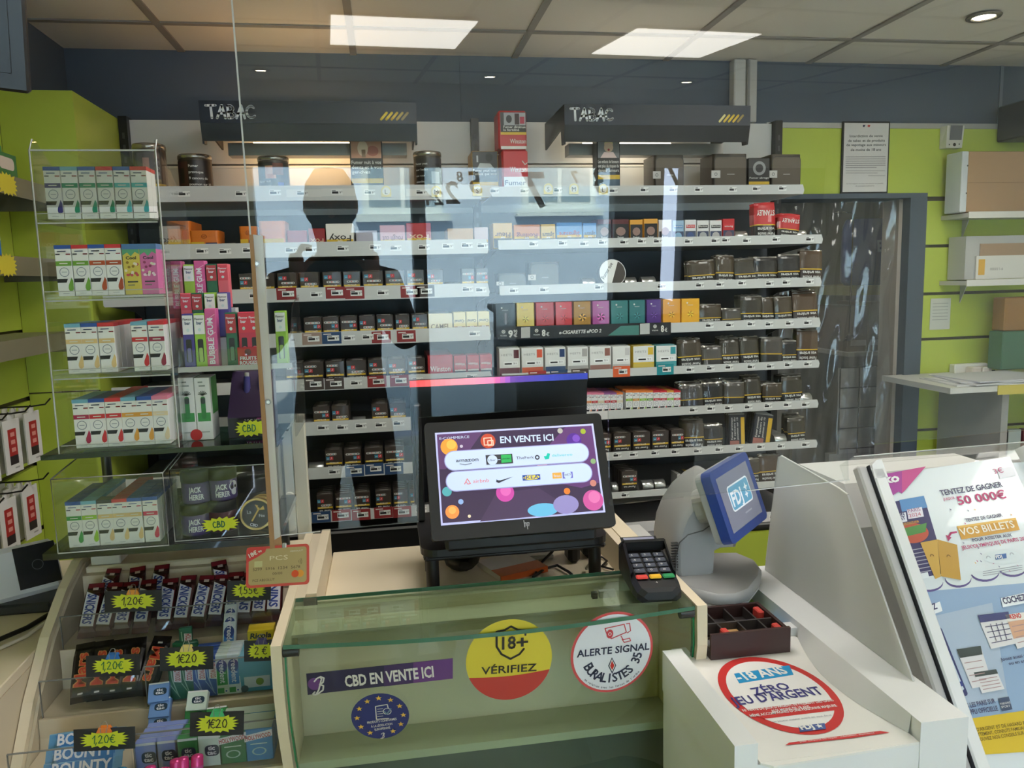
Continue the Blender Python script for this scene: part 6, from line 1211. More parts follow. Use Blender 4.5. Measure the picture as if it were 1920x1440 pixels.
def clear_box(name, label, x0, x1, y0, y1, z0, z1, slope=0.0):
    t = thing(name, label, 'clear box', ((x0 + x1) / 2, (y0 + y1) / 2, z0)); T = Matrix.Translation((-(x0 + x1) / 2, -(y0 + y1) / 2, -z0))
    for x in (x0, x1 - .003):
        m = MB(T); m.prism([(y0, z0), (y0, z1), (y1, z1 + slope), (y1, z0)], x, x + .003, AC2, AXX(0)); m.build('side_panel', t)
    m = MB(T); m.box(x0 + .003, x1 - .003, y0, y0 + .003, z0, z1, AC2); m.build('front_pane', t)
    m = MB(T); m.box(x0 + .003, x1 - .003, y0 + .003, y1, z0, z0 + .003, AC2); m.build('floor_pane', t)
    m = MB(T); q = [(x0, y0 - .001, z0 + .001), (x1, y0 - .001, z0 + .001), (x1, y0 - .001, z1), (x0, y0 - .001, z1), (x0, y0 - .001, z0 + .001)]; m.tube(q, .0013, EDG, 6); m.tube([(x1, y0, z1), (x1, y1, z1 + slope)], .0013, EDG, 6); m.tube([(x0, y0, z1), (x0, y1, z1 + slope)], .0013, EDG, 6); m.build('polished_edge', t)
    return t
a0, a1 = aY(108, 1020, YK - .02), aY(316, 1010, YK - .02)
clear_box('acrylic_box', 'short clear acrylic box of e-liquid boxes on the lower shelf', a0.x, a1.x, YK - .02, YK + .2, zb_ + .0005, aY(110, 898, YK - .02).z, .02)
files(zb_ + .0036, YK, [126, 155, 185, 213, 240, 270], 980, [(BL, (50, 150, 70)), (LB, LIM), ((30, 30, 34), SAND), (RD, SAND), (BL, SAND), (BL, (206, 40, 90))], [5, 6, 1, 6, 5, 5], 'the short box', 27.5, .086)
# -- second clear rack: puffs on top, slim boxes in the middle
QX0, QX1 = aY(334, 690, 1.53).x, aY(548, 680, 1.53).x
zq0, zq1 = aY(400, 690, 1.53).z, aY(400, 826, 1.53).z
t = thing('acrylic_rack', 'low clear acrylic rack of colourful vape sticks behind the guard channel', 'display rack', ((QX0 + QX1) / 2, 1.62, zs_ + .0005)); T = Matrix.Translation((-(QX0 + QX1) / 2, -1.62, -zs_ - .0005))
for x in (QX0, QX1 - .003):
    m = MB(T); m.prism([(1.53, zs_ + .001), (1.53, zq0 + .03), (1.60, zq0 + .11), (1.72, zq0 + .13), (1.72, zs_ + .001)], x, x + .003, AC2, AXX(0)); m.build('side_panel', t)
m = MB(T); m.box(QX0 + .003, QX1 - .003, 1.53, 1.72, zq0 - .004, zq0 - .0005, AC2); m.box(QX0, QX1, 1.528, 1.5298, zq0 - .006, zq0 + .004, EDG); m.build('tier_shelf', t)
m = MB(T); m.box(QX0 + .003, QX1 - .003, 1.527, 1.5295, zq0 + .006, zq0 + .035, AC2); m.build('front_lip', t)
for k, (y, dz) in enumerate(((1.575, .055), (1.615, .11))):
    m = MB(T); m.box(QX0 + .003, aY(440, 600, 1.6).x, y, y + .034, zq0, zq0 + dz - .001, C(206, 208, 210, .3)); m.build('step_block', t)
def stick(c1, c2, txt, w=.019, h=.085, d=.014, window=False, vertical=False):
    m = MB(); m.box(-w / 2, w / 2, 0, d, 0, h, C(*c1, .35), c=.0008); F_ = MB(FRONT)
    if vertical:
        F_.text(txt, w * .2, h * .06, w * .5, SWH, .0008, h * .78, .03, PI / 2)
        for q in range(3): F_.stroke([(-w * .4, h * (.2 + .3 * q)), (w * .4, h * (.3 + .3 * q))], .0012, C(*c2, .4), .0005)
    else:
        F_.poly([(-w * .46, h * .62), (w * .46, h * .62), (w * .46, h * .97), (-w * .46, h * .97)], C(*c2, .4), .0005); F_.text('Flawoor', 0, h * .88, .0036, C(40, 40, 46, .4) if sum(c2) > 600 else SWH, .0008, w * .8, .02, 0, 'c'); F_.text('bar', 0, h * .80, .005, C(60, 80, 120, .4) if sum(c2) > 600 else SWH, .0008, w * .5, .03, 0, 'c'); F_.circ(0, h * .7, w * .14, C(200, 220, 220, .4), .0008, n=10)
        if window: F_.poly(rr(w * .5, h * .42, .002, 3, 0, h * .32), C(36, 36, 40, .3), .0007); F_.poly(rr(w * .34, h * .26, .002, 3, 0, h * .24), C(*[min(255, int(v * .7 + 60)) for v in c1], .3), .0009)
    merge(m, F_); return m.build('vape_stick_box', None, True)
PKc, LMc, GRc, REc, PUc, WHc = (206, 92, 150), (150, 196, 70), (44, 104, 78), (200, 56, 84), (72, 64, 140), (228, 230, 230)
SM = {'gum': stick((206, 92, 150), (236, 170, 200), 'BUBBLE GUM', .019, .092, .014, False, True), 'lime': stick(LMc, WHc, '', window=True), 'lime2': stick(LMc, WHc, ''), 'green': stick(GRc, (176, 60, 70), ''), 'greenw': stick(GRc, (176, 60, 70), '', window=True), 'red': stick((214, 96, 110), (206, 70, 90), ''), 'redw': stick(REc, (214, 60, 80), '', window=True), 'purple': stick(PUc, WHc, ''), 'purplew': stick(PUc, WHc, '', window=True)}
NMS = {'gum': 'pink striped vape stick box', 'lime': 'lime vape stick box with window', 'lime2': 'lime and white vape stick box', 'green': 'green and red vape stick box', 'greenw': 'green vape stick box with window', 'red': 'pinkish red vape stick box', 'redw': 'red vape stick box with window', 'purple': 'purple and white vape stick box', 'purplew': 'purple vape stick box with window'}
for row, Y, dz, items in (('rear', 1.617, .11, [(313, 'gum'), (339, 'gum'), (362, 'lime2'), (382, 'gum'), (404, 'green'), (425, 'red')]), ('middle', 1.577, .055, [(352, 'red'), (373, 'green'), (397, 'lime2'), (421, 'purple')]), ('front', 1.538, .0, [(352, 'purplew'), (374, 'lime'), (395, 'gum'), (433, 'greenw'), (457, 'redw'), (476, 'redw'), (526, 'lime')])):
    for k, (x, nm) in enumerate(items):
        X = aY(x, 620, Y).x
        if row == 'rear' and k == 0: continue
        for q in range(2): inst('vape_stick_box', SM[nm], (X, Y + q * .0155, zq0 + dz + .0005 - (0)), '%s, %s in the %s step%s' % (NMS[nm], ORD[k], row, '' if q == 0 else ', behind'), 'vape box', 'vape stick boxes', (-.03, 0, 0), (1.05, 1, 1.2 if row == 'front' else 1.0))
m = MB(); X = aY(466, 670, 1.533).x; m.box(-.019, .019, 0, .004, 0, .036, C(190, 36, 52, .35)); F_ = MB(FRONT); F_.circ(0, .027, .006, C(90, 30, 36, .4), .0005); F_.text('FRUITS', 0, .0125, .0065, SWH, .0006, .03, .04, 0, 'c'); F_.text('ROUGES', 0, .004, .0065, SWH, .0006, .032, .04, 0, 'c'); merge(m, F_)
tag(m.build('flavour_card'), 'red card reading FRUITS ROUGES before the red vape boxes', 'card').location = (X, 1.5312, zq0 + .0005)
def hemp_box(x0, x1, lab):
    a, b = aY(x0, 826, 1.55), aY(x1, 826, 1.55); h = aY(x0, 709, 1.55).z - zs_; w = b.x - a.x; m = MB(); m.box(-w / 2, w / 2, 0, .06, 0, h, C(232, 234, 230, .4), c=.0008); m.box(w / 2 - .0005, w / 2 + .0004, .012, .059, h * .4, h - .001, C(70, 150, 70, .4)); F_ = MB(FRONT); F_.rect(-w * .4, h * .30, w * .42, h * .44, C(60, 150, 74, .4), .0005); F_.poly(rr(w * .3, h * .36, w * .14, 5, 0, h * .52), C(52, 132, 66, .4), .0006); F_.poly(rr(w * .3, h * .1, w * .14, 5, 0, h * .63), C(40, 56, 46, .4), .0008)
    for q in range(7): an = math.radians(20 + 140 * q / 6); F_.stroke([(0, h * .72), (w * .28 * math.cos(an), h * .72 + w * .28 * math.sin(an))], .002, C(120, 130, 120, .4), .0008)
    F_.rect(-w * .2, h * .86, w * .2, h * .88, C(140, 150, 144, .4), .0006); F_.rect(-w * .25, h * .92, w * .05, h * .94, C(140, 150, 144, .4), .0006); F_.rect(-w * .3, h * .12, w * .3, h * .14, C(170, 176, 170, .4), .0006); merge(m, F_)
    inst('vape_pen_box', m.build('vape_pen_box', None, True), ((a.x + b.x) / 2, 1.55, zs_ + .0005), lab, 'vape pen box')
hemp_box(342, 371, 'white vape pen box with a green leaf, nearer the tall rack'); hemp_box(372, 401, 'white vape pen box with a green leaf and green side')
m = MB(); F_ = MB(FRONT); F_.circ(0, 0, .011, C(200, 44, 44, .4), .0004); merge(m, F_); tag(m.build('round_sticker'), 'round red sticker low on the white vape pen boxes', 'sticker').location = (aY(371, 822, 1.548).x - .002, 1.548, zs_ + .0115)
a, b = aY(427, 790, 1.55), aY(506, 785, 1.55)
t = thing('counter_display', 'dark purple counter display box with vape pens, partly hidden by the guard channel', 'display box', ((a.x + b.x) / 2, 1.6, zs_ + .0005)); w = b.x - a.x
m = MB(); m.prism([(-.05, 0), (-.05, .04), (.03, .12), (.06, .12), (.06, 0)], -w / 2, w / 2, C(50, 34, 66, .4), AXX(0)); m.build('carton', t)
m = MB(FRONT); m.rect(-w * .48, .002, w * .48, .038, C(34, 30, 46, .4), .0505); m.poly([(-w * .1, .006), (w * .48, .006), (w * .48, .038), (w * .2, .038)], C(150, 60, 130, .4), .051); m.text('WHIPPY', -w * .1, .024, .012, SWH, .0515, w * .55, .03); m.text('RAW', -w * .08, .008, .012, SWH, .0515, w * .35, .03); m.build('printing', t)
for k in range(2):
    m = MB(); x = -w * .1 + .028 * k; m.cyl((x, -.012, .045), (x, .006, .112), .0065, C(64, 60, 130, .3)); m.cyl((x, .0, .085), (x, .008, .12), .0045, C(190, 190, 186, .25)); m.build('vape_pen', t)
# -- jar box
a0, a1 = aY(328, 1006, 1.50), aY(508, 1000, 1.50)
clear_box('acrylic_box', 'clear acrylic box of purple jars and gold tins on the lower shelf', a0.x, a1.x, 1.50, 1.70, zb_ + .0005, aY(330, 880, 1.50).z, .02)
JP = C(72, 52, 120, .35, coat=.3); JL = C(24, 24, 26, .35)
def jar(px, py0, py1, Y, z, lab, skull=False, r=.027, h=.062, band=None):
    X = aY(px, (py0 + py1) / 2, Y).x; t = thing('cosmetic_jar', lab, 'jar', (X, Y + r, z), 0, 'purple lettered jars')
    m = MB(); m.lathe([(0, 0), (r * .97, 0), (r, .003), (r, h * .64), (r * .9, h * .66)], band or JP, n=28); m.build('jar', t); m = MB(); m.lathe([(r * .9, h * .64), (r * 1.02, h * .65), (r * 1.03, h * .95), (r * .97, h), (0, h)], JL, n=28); m.box(-.010, .010, -.006, .006, h + .0002, h + .0006, C(170, 170, 168, .4)); m.build('lid', t)
    m = MB()
    def wt(st, aa, zz, hh):
        V, Fs, L = text_geo(st, .03); s_ = hh / CAP * .8; m.add([(r * 1.01 * math.cos(-PI / 2 + aa + v[0] * s_ / r * .8), r * 1.01 * math.sin(-PI / 2 + aa + v[0] * s_ / r * .8), zz + v[1] * s_ * 1.25) for v in V], Fs, SWH)
    if band is None: wt('JACK', -.3, h * .36, .0105); wt('HERER', -.3, h * .13, .0105)
    if skull:
        for (u, v, rr_, c_) in ((1.05, .42, .0105, SWH), (1.05, .24, .0065, SWH), (.9, .40, .003, TAGK), (1.2, .40, .003, TAGK)): m.add([((r * (1.012 if c_ is SWH else 1.02)) * math.cos(-PI / 2 + u + rr_ / r * math.cos(q)), (r * (1.012 if c_ is SWH else 1.02)) * math.sin(-PI / 2 + u + rr_ / r * math.cos(q)), h * v + rr_ * math.sin(q)) for q in [2 * PI * s_ / 14 for s_ in range(14)]], [tuple(range(14))], c_)
    m.build('lettering', t)
zj = zb_ + .0036
jar(361, 950, 1005, 1.515, zj, 'purple jar at the bottom of the stack, white block lettering'); jar(362, 893, 950, 1.515, zj + .0625, 'purple jar standing on the lower purple jar, white block lettering')
jar(412, 950, 1005, 1.525, zj, 'plum jar under the skull jar, mostly behind the CBD burst', False, .027, .062, C(90, 34, 60, .35)); jar(412, 893, 950, 1.525, zj + .0625, 'purple jar with a white skull beside its block lettering', True)
jar(470, 905, 960, 1.60, zj, 'black jar behind the gold tins', False, .034, .085, C(36, 34, 40, .35))
for k, (x, y, Y) in enumerate(((481, 968, 1.53), (488, 955, 1.545), (493, 944, 1.56))):
    p = aY(x, y, Y); t = thing('gold_tin', 'round gold rimmed tin standing on edge, %s' % ('with a fairy printed lid, foremost of three', 'middle of three', 'rearmost of three')[k], 'tin', (p.x, p.y, zj + .031)); M = Matrix.Rotation(-.15, 4, 'X') @ FRONT
    m = MB(M); m.lathe([(0, -.009), (.0295, -.009), (.0308, -.006), (.0308, 0), (.029, .001)], C(196, 160, 100, .25, .8), n=36); m.ring(0, 0, .0265, .0308, C(206, 172, 112, .25, .7), .0012); m.build('tin', t)
    m = MB(M); m.circ(0, 0, .0268, C(30, 26, 26, .35), .0014, n=36)
    if k == 0:
        GD = C(206, 168, 90, .3, .5); m.stroke([(.004, .008), (-.002, -.002), (-.008, -.012)], .003, GD, .002); m.circ(.0045, .011, .0022, GD, .002, n=10); m.poly([(.005, .008), (.014, .016), (.016, .008)], GD, .0021); m.poly([(.003, .009), (-.002, .019), (.004, .017)], GD, .0021); m.text('La', -.017, .002, .007, SWH, .002, None, .0); m.text('Fée', .005, -.006, .006, SWH, .002, None, .0); m.text('CBD', -.013, -.021, .0055, SWH, .002, None, .02, -.25)
    m.build('label', t)
def burst_tag(px, py, w, h, Y, label, a):
    p = aY(px, py, Y); t = thing('price_burst', label, 'price tag', tuple(p)); M = Matrix.Rotation(a, 4, 'Y') @ FRONT; m = MB(M); m.box(-w * .44, w * .44, -h * .44, h * .44, -.0012, -.0002, C(30, 30, 32, .5)) if 'black' in label else None; m.burst(0, 0, w * .46, h * .46, BUY, .0, n=16, seed=int(px)); m.build('burst', t)
    m = MB(M); hand(m, 'CBD', -h * .42, -h * .16, h * .36, C(40, 120, 90, .5), .0018); m.build('handwriting', t)
burst_tag(470, 803, .066, .036, 1.525, 'yellow burst handwritten CBD on a black card, below the purple display', -.03); burst_tag(413, 983, .08, .032, 1.497, 'yellow burst handwritten CBD on the jar box', -.05)
# ------------------------------------------------------------------ white lottery counter
LW = C(232, 233, 232, .35, coat=.2); LW2 = C(214, 214, 212, .4)
t = thing('lottery_counter', 'white lottery counter with a recessed mat tray, beside the glass case', 'counter', (.62, 1.3, 0)); T = Matrix.Translation((-.62, -1.3, 0))
m = MB(T); m.box(.516, .774, 1.18, 1.60, 0, .898, LW); m.box(.4315, .774, .9065, 1.1795, 0, .898, LW); m.build('cabinet', t)
m = MB(T); m.prism([(.905, .86), (.905, .898), (.905, .93), (1.02, .93), (1.1795, .93), (1.1795, .86)], .43, .463, LW, AXX(0)); m.build('side_rim', t)
m = MB(T); m.prism([(.905, .80), (.905, .93), (.965, .93), (1.5, .93), (1.5, .80)], .703, .7765, LW, AXX(0)); m.build('side_ledge', t)
V = []
for k in range(13):
    f = k / 12; y = .925 + .30 * f; V += [(.703 - .0 * f, y, .9302), (.703 - .030 * math.sin(PI * f) * 1.0 - .004, y, .9034)]
m = MB(T); m.add(V, [(2 * k, 2 * k + 1, 2 * k + 3, 2 * k + 2) for k in range(12)], LW2, None, True); m.build('curved_cheek', t)
m = MB(T); m.box(.664, .703, 1.235, 1.26, .9005, .918, LW); m.build('rear_step', t)
pl = Pl((.585, 1.08, .9035), (1, 0, 0), (0, 1, 0))
t = thing('gambling_mat', 'white printed mat with a red ring reading -18 ANS ZÉRO JEU D\'ARGENT', 'counter mat', tuple(pl.o)); T = Matrix.Translation(-pl.o)
m = MB(T); m.box(.466, .700, .903, 1.235, .8992, .9030, C(236, 234, 228, .3, coat=.4)); m.prism([(.48, .893), (.70, .903), (.466, .903)], .8995, .9026, C(236, 234, 228, .3)); m.build('sheet', t)
m = Px(pl); m.M = T @ pl.M; RDM = C(206, 54, 52, .35); INKM = C(62, 60, 128, .4)
ou = [(1490, 1236), (1530, 1228), (1580, 1262), (1600, 1300), (1607, 1335), (1598, 1362), (1560, 1374), (1500, 1378), (1455, 1374), (1400, 1352), (1340, 1300), (1335, 1275), (1350, 1248), (1374, 1234), (1430, 1228)]
def ell(cx, cy, rx, ry, n=48): return [(cx + rx * math.cos(2 * PI * k / n), cy + ry * math.sin(2 * PI * k / n)) for k in range(n)]
U = lambda x, y: pl.uv(x, y)
cxu = (U(1338, 1280)[0] + U(1606, 1335)[0]) / 2; cyu = (U(1460, 1226)[1] + U(1500, 1381)[1]) / 2; rx_ = (U(1606, 1335)[0] - U(1338, 1280)[0]) / 2; ry_ = (U(1460, 1226)[1] - U(1500, 1381)[1]) / 2
m.circ(cxu, cyu, rx_, RDM, .0002, n=56, ry=ry_); m.circ(cxu, cyu, rx_ * .86, C(240, 239, 236, .3, coat=.3), .0005, n=56, ry=ry_ * .86)
y0, y1 = U(1480, 1343)[1], U(1480, 1322)[1]
b_ = [(cxu + rx_ * .87 * math.sqrt(max(0, 1 - ((y - cyu) / (ry_ * .87)) ** 2)), y) for y in (y0, (y0 + y1) / 2, y1)]; b2 = [(2 * cxu - x, y) for x, y in b_][::-1]
m.poly(b_ + b2, RDM, .0008)
m.q([(1376, 1264), (1480, 1248), (1488, 1266), (1386, 1282)], C(40, 150, 206, .35), .0008)
m.t('-18 ANS', (1387, 1278), (1479, 1263), 14, WHITE, .0012, .03, fit=True); m.t('ZÉRO', (1417, 1304), (1484, 1292), 12.5, INKM, .0012, .02); m.t("JEU D'ARGENT", (1378, 1324), (1546, 1302), 15, INKM, .0012, .02)
m.t("NI VENTE DE JEUX D'ARGENT, NI PAIEMENT DES GAINS", (1394, 1336), (1564, 1316), 4.5, WHITE, .0014, .02); m.t('AUX MOINS DE 18 ANS', (1448, 1337), (1520, 1328), 4.5, WHITE, .0014, .02); m.t("MÊME ACCOMPAGNÉS D'UNE PERSONNE MAJEURE", (1408, 1346), (1570, 1326), 4.5, WHITE, .0014, .02)
m.t('un joueur majeur averti en vaut deux', (1450, 1356), (1560, 1343), 3, C(150, 150, 160, .4), .0012); m.q([(1497, 1363), (1546, 1357), (1549, 1368), (1500, 1374)], C(70, 90, 150, .4), .0012); m.t('FDJ', (1503, 1370), (1528, 1367), 8, WHITE, .0016, .05); m.star(*U(1536, 1363), .006, WHITE, .0016, n=5)
m.q([(1472, 1398), (1480, 1393), (1650, 1371), (1668, 1374), (1600, 1384)], RDM, .0006); m.t('jouer comporte des risques : endettement, dépendance', (1500, 1393), (1640, 1376), 2.6, WHITE, .0010)
m.build('printing', t)
tt = thing('leaflet', 'blue and lime green leaflet lying flat behind the coin tray', 'leaflet', (.69, 1.32, .9)); T = Matrix.Translation((-.69, -1.32, -.9))
m = MB(T); m.box(.62, .702, 1.262, 1.42, .8985, .900, C(236, 238, 240, .4)); m.build('sheet', tt)
m = Px(Pl((.69, 1.32, .9002), (1, 0, 0), (0, 1, 0))); m.M = T @ m.pl.M; BLM, GNM = C(40, 140, 206, .4), C(130, 180, 70, .4)
V = lambda x, y: (x - .69, y - 1.32)
m.poly([V(.621, 1.263), V(.701, 1.263), V(.701, 1.33), V(.66, 1.36), V(.621, 1.36)], BLM, .0002); m.poly([V(.621, 1.32), V(.668, 1.30), V(.701, 1.345), V(.701, 1.419), V(.621, 1.419)], GNM, .0005); m.circ(*V(.652, 1.39), .022, BLM, .0008); m.circ(*V(.634, 1.35), .014, BLM, .0008)
m.build('printing', tt)
# coin tray
TD = C(62, 40, 38, .4, bump=.05, scale=120); TIN = C(52, 48, 48, .4)
t = thing('coin_tray', 'dark brown wooden coin tray with red compartment ends on the mat', 'tray', (.588, 1.22, .9032)); T = Matrix.Translation((-.588, -1.22, -.9032))
m = MB(T); m.box(.516, .660, 1.180, 1.186, .9035, .948, TD); m.box(.654, .660, 1.1865, 1.30, .9035, .944, TD); m.box(.516, .6535, 1.294, 1.30, .9185, .944, TD); m.build('frame', t)
m = MB(T); m.box(.516, .6535, 1.1865, 1.234, .9035, .915, TIN); m.box(.516, .6535, 1.234, 1.2935, .9185, .921, TIN); m.build('floor_insert', t)
for k in range(3): m = MB(T); x = .55 + .038 * k; m.box(x, x + .003, 1.1865, 1.293, .922, .940, TIN); m.build('divider', t)
m = MB(T); m.box(.516, .6535, 1.235, 1.239, .922, .941, C(70, 66, 66, .35)); m.build('cross_divider', t)
for x, y in ((.545, 1.20), (.640, 1.20), (.640, 1.27)):
    m = MB(T); m.box(x, x + .012, y - .012, y + .012, .923, .944, C(206, 70, 62, .4), c=.002); m.build('red_end', t)
m = MB(T); m.box(.556, .585, 1.1875, 1.23, .9155, .93, C(176, 140, 90, .5)); m.box(.52, .545, 1.1875, 1.22, .9155, .92, C(190, 192, 194, .25, .7)); m.build('coins', t)
# ------------------------------------------------------------------ lottery terminal with blue screen
TG = C(158, 158, 156, .45, bump=.03, scale=400); TG2 = C(170, 170, 168, .45); TGD = C(96, 96, 96, .5)
t = thing('lottery_terminal', 'grey curved lottery terminal with a blue framed screen and scan plate', 'terminal', (.60, 1.46, .8985)); T = Matrix.Translation((-.60, -1.46, -.8985))
YM = 1.47
sil = [(1250, 1092), (1243, 1060), (1243, 1010), (1248, 975), (1260, 945), (1280, 915), (1305, 893), (1326, 882), (1352, 900), (1366, 985), (1360, 1008), (1330, 1010), (1318, 1016), (1316, 1060), (1304, 1078), (1290, 1092)]
P = [(lambda q: (q.x, q.z))(aY(x, y, YM)) for x, y in sil]; cx = sum(p[0] for p in P) / len(P); cz = sum(p[1] for p in P) / len(P)
def sc_(k): return [(cx + (x - cx) * k, cz + (z - cz) * k) for x, z in P]
m = MB(T); m.loft([[(x, y, z) for x, z in sc_(k)] for y, k in ((1.405, .80), (1.409, .90), (1.418, .97), (1.435, 1.0), (1.51, 1.0), (1.53, .97), (1.54, .88))][::-1], TG, None, True, True); m.build('arm', t)
a = [aY(x, y, 1.404) for x, y in ((1352, 905), (1350, 955), (1340, 980), (1318, 995), (1290, 1003), (1274, 1018), (1268, 1045), (1268, 1085))]
m = MB(T); m.tube([(p.x, 1.4045 + .002 * (k in (0, 7)), p.z) for k, p in enumerate(a)], .0012, TGD, 6); m.build('seam', t)
for k in range(11):
    q0, q1 = aY(1246, 1012 + 5 * k, 1.43), aY(1256, 1016 + 5 * k, 1.43); m = MB(T); m.box(q0.x + .006, q1.x + .008, 1.406, 1.412, q0.z - .0012, q0.z + .0004, C(60, 60, 60, .5)); m.build('vent_slot', t)
base = [aZ(x, y, .945) for x, y in ((1262, 1085), (1290, 1058), (1320, 1049), (1382, 1048), (1415, 1062), (1428, 1080), (1426, 1095), (1405, 1122), (1380, 1132), (1345, 1133), (1300, 1122), (1272, 1108))]
bx = sum(p.x for p in base) / 12; by = sum(p.y for p in base) / 12
rg = lambda k, z: [(bx + (p.x - bx) * k, by + (p.y - by) * k, z) for p in base][::-1]
m = MB(T); m.loft([rg(.93, .962), rg(.99, .957), rg(1.0, .948), rg(.98, .941)][::-1], TG, None, True, True); m.build('scan_plate', t)
m = MB(T); m.loft([rg(.985, .9405), rg(.97, .935), rg(.90, .9345)][::-1], C(226, 226, 224, .35), None, False, True); m.build('white_rim', t)
m = MB(T); m.cyl((.60, 1.50, .8988), (.60, 1.50, .935), .045, TG, 20); m.build('foot', t)
sp = Pl((.660, 1.382, 1.124), (.745, .665, .058), (-.256, .205, .945)); w, h = .17 * .82, .13 * .82
BLU = C(44, 72, 150, .35, coat=.3)
m = MB(T @ sp.M); m.prism(rr(w + .034, h + .034, .012, 4), -.020, .0, BLU); m.build('blue_frame', t)
m = MB(T @ sp.M); m.prism(rr(w + .03, h + .03, .012, 4), -.034, -.0202, TG2); m.prism(rr(w * .6, h * .62, .02, 4, -.01, 0), -.075, -.0342, TG2); m.build('screen_back', t)
m = MB(T @ sp.M); m.rect(-w / 2, -h / 2, w / 2, h / 2, C(116, 118, 134, .12, emit=.35), .0005); G1, G2 = C(206, 210, 216, .3, emit=.4), C(90, 146, 176, .3, emit=.4)
m.poly(rr(.094, .050, .008, 4, .004, .004), G1, .0008); m.poly(rr(.088, .044, .006, 4, .004, .004), G2, .0011); m.text('FDJ', -.036, -.011, .028, G1, .0014, .046, .03); m.star(.032, .010, .009, G1, .0014, n=4); m.star(.028, -.004, .008, G1, .0014, n=4); m.rect(.0, -.036, .03, -.033, C(140, 142, 156, .3, emit=.3), .0009); m.build('display', t)
# ------------------------------------------------------------------ frosted divider and poster display
FROST = frosted()
t = thing('frosted_divider', 'frosted white divider panel standing on the lottery counter ledge', 'divider panel', (.765, 1.2, .9305)); T = Matrix.Translation((-.765, -1.2, -.9305))
P = [(lambda q: (q.y, max(q.z, .9308)))(aX(x, y, .765)) for x, y in ((1460, 857), (1466, 855), (1572, 915), (1590, 928), (1712, 1302), (1700, 1296), (1452, 1102), (1438, 1086), (1435, 1070), (1437, 1050))]
m = MB(T); m.prism(P, -.0015, .0015, FROST, AXX(.765)); m.build('panel', t)
m = MB(T); m.tube([(.765, P[k][0], P[k][1]) for k in (9, 0, 1, 2, 3)], .0018, C(226, 226, 224, .4), 6); m.build('bright_edge', t)
th = math.radians(4); dp = Pl((.80, 1.192, 1.213), (math.cos(th), math.sin(th), 0), (0, .248, .389))
t = thing('poster_display', 'white leaning display frame holding a lottery ticket poster', 'poster stand', (.95, 1.15, .6)); T = Matrix.Translation((-.95, -1.15, -.6))
LEN = .80; PW = .345
m = MB(T @ dp.M); m.box(0, .026, -LEN, 0, -.01, .012, LW, c=.004); m.prism([(0, -.02), (.026, -.02), (.026, .012), (.016, .012), (.004, .004)], -.01, .012, LW); m.build('front_upright', t)
m = MB(T @ dp.M); m.box(-.020, -.0015, -LEN, .006, -.012, .006, C(186, 184, 182, .4), c=.003); m.box(-.0013, -.0002, -LEN, .004, -.012, .011, C(40, 42, 48, .4)); m.build('grey_upright', t)
m = MB(T @ dp.M); m.prism([(PW - .012, -LEN), (PW + .014, -LEN), (PW + .014, -.05), (PW - .004, -.004), (PW - .026, .014), (PW - .020, -.03)], -.008, .014, LW); m.build('front_upright', t)
m = MB(T @ dp.M); m.box(.0261, PW - .0122, -.56, -.012, -.006, -.002, C(220, 226, 228, .4)); m.build('poster_board', t)
m = MB(T @ dp.M); m.box(.0261, PW - .0122, -LEN, -.56, -.008, .006, LW, c=.003); m.build('lower_panel', t)
m = MB(T @ dp.M); m.box(-.02, PW + .012, -.012, .022, -.040, -.0365, AC2); m.box(-.02, PW + .012, .0215, .0235, -.04, .004, AC2); m.tube([(-.02, .023, .004), (PW, .023, .004)], .0014, EDG, 6); m.build('clear_holder', t)
m = MB(T); m.box(.8015, 1.16, 1.16, 1.42, 0, .80, LW2); m.prism([(1.16, .80), (1.42, .80), (1.42, 1.17), (1.26, 1.17), (1.22, 1.10)], .802, 1.15, LW2, AXX(0)); m.build('cabinet', t)
for k, (a, b) in enumerate(((1.19, .03), (1.176, .02))):
    m = MB(T @ dp.M); m.box(.03, PW - .01, -.03 + .008 * k, -.010 + .008 * k, -.030 + .01 * k, -.027 + .01 * k, C(206, 206, 204, .3)); m.build('rear_rail', t)
pp = Pl(dp.o - dp.n * .0018, dp.u, dp.v); m = Px(pp); m.M = T @ pp.M
PW0 = C(222, 230, 232, .25, coat=.4); INKP = C(70, 70, 104, .4); MAG = C(190, 66, 116, .4)
B = lambda c, w=.0005: None
m.q([(1632, 895), (1893, 856), (1960, 1010), (1960, 1090), (1720, 1110)], PW0, .0003)
SKY = C(150, 176, 206, .3, coat=.4); m.q([(1712, 1100), (1960, 1060), (1990, 1330), (1790, 1362)], SKY, .0002); m.q([(1730, 1160), (1860, 1130), (1890, 1310), (1780, 1330)], C(176, 192, 210, .3, coat=.4), .00025)
m.q([(1780, 1353), (1990, 1322), (1990, 1405), (1830, 1416), (1815, 1412), (1800, 1398)], C(222, 190, 52, .35, coat=.3), .0006)
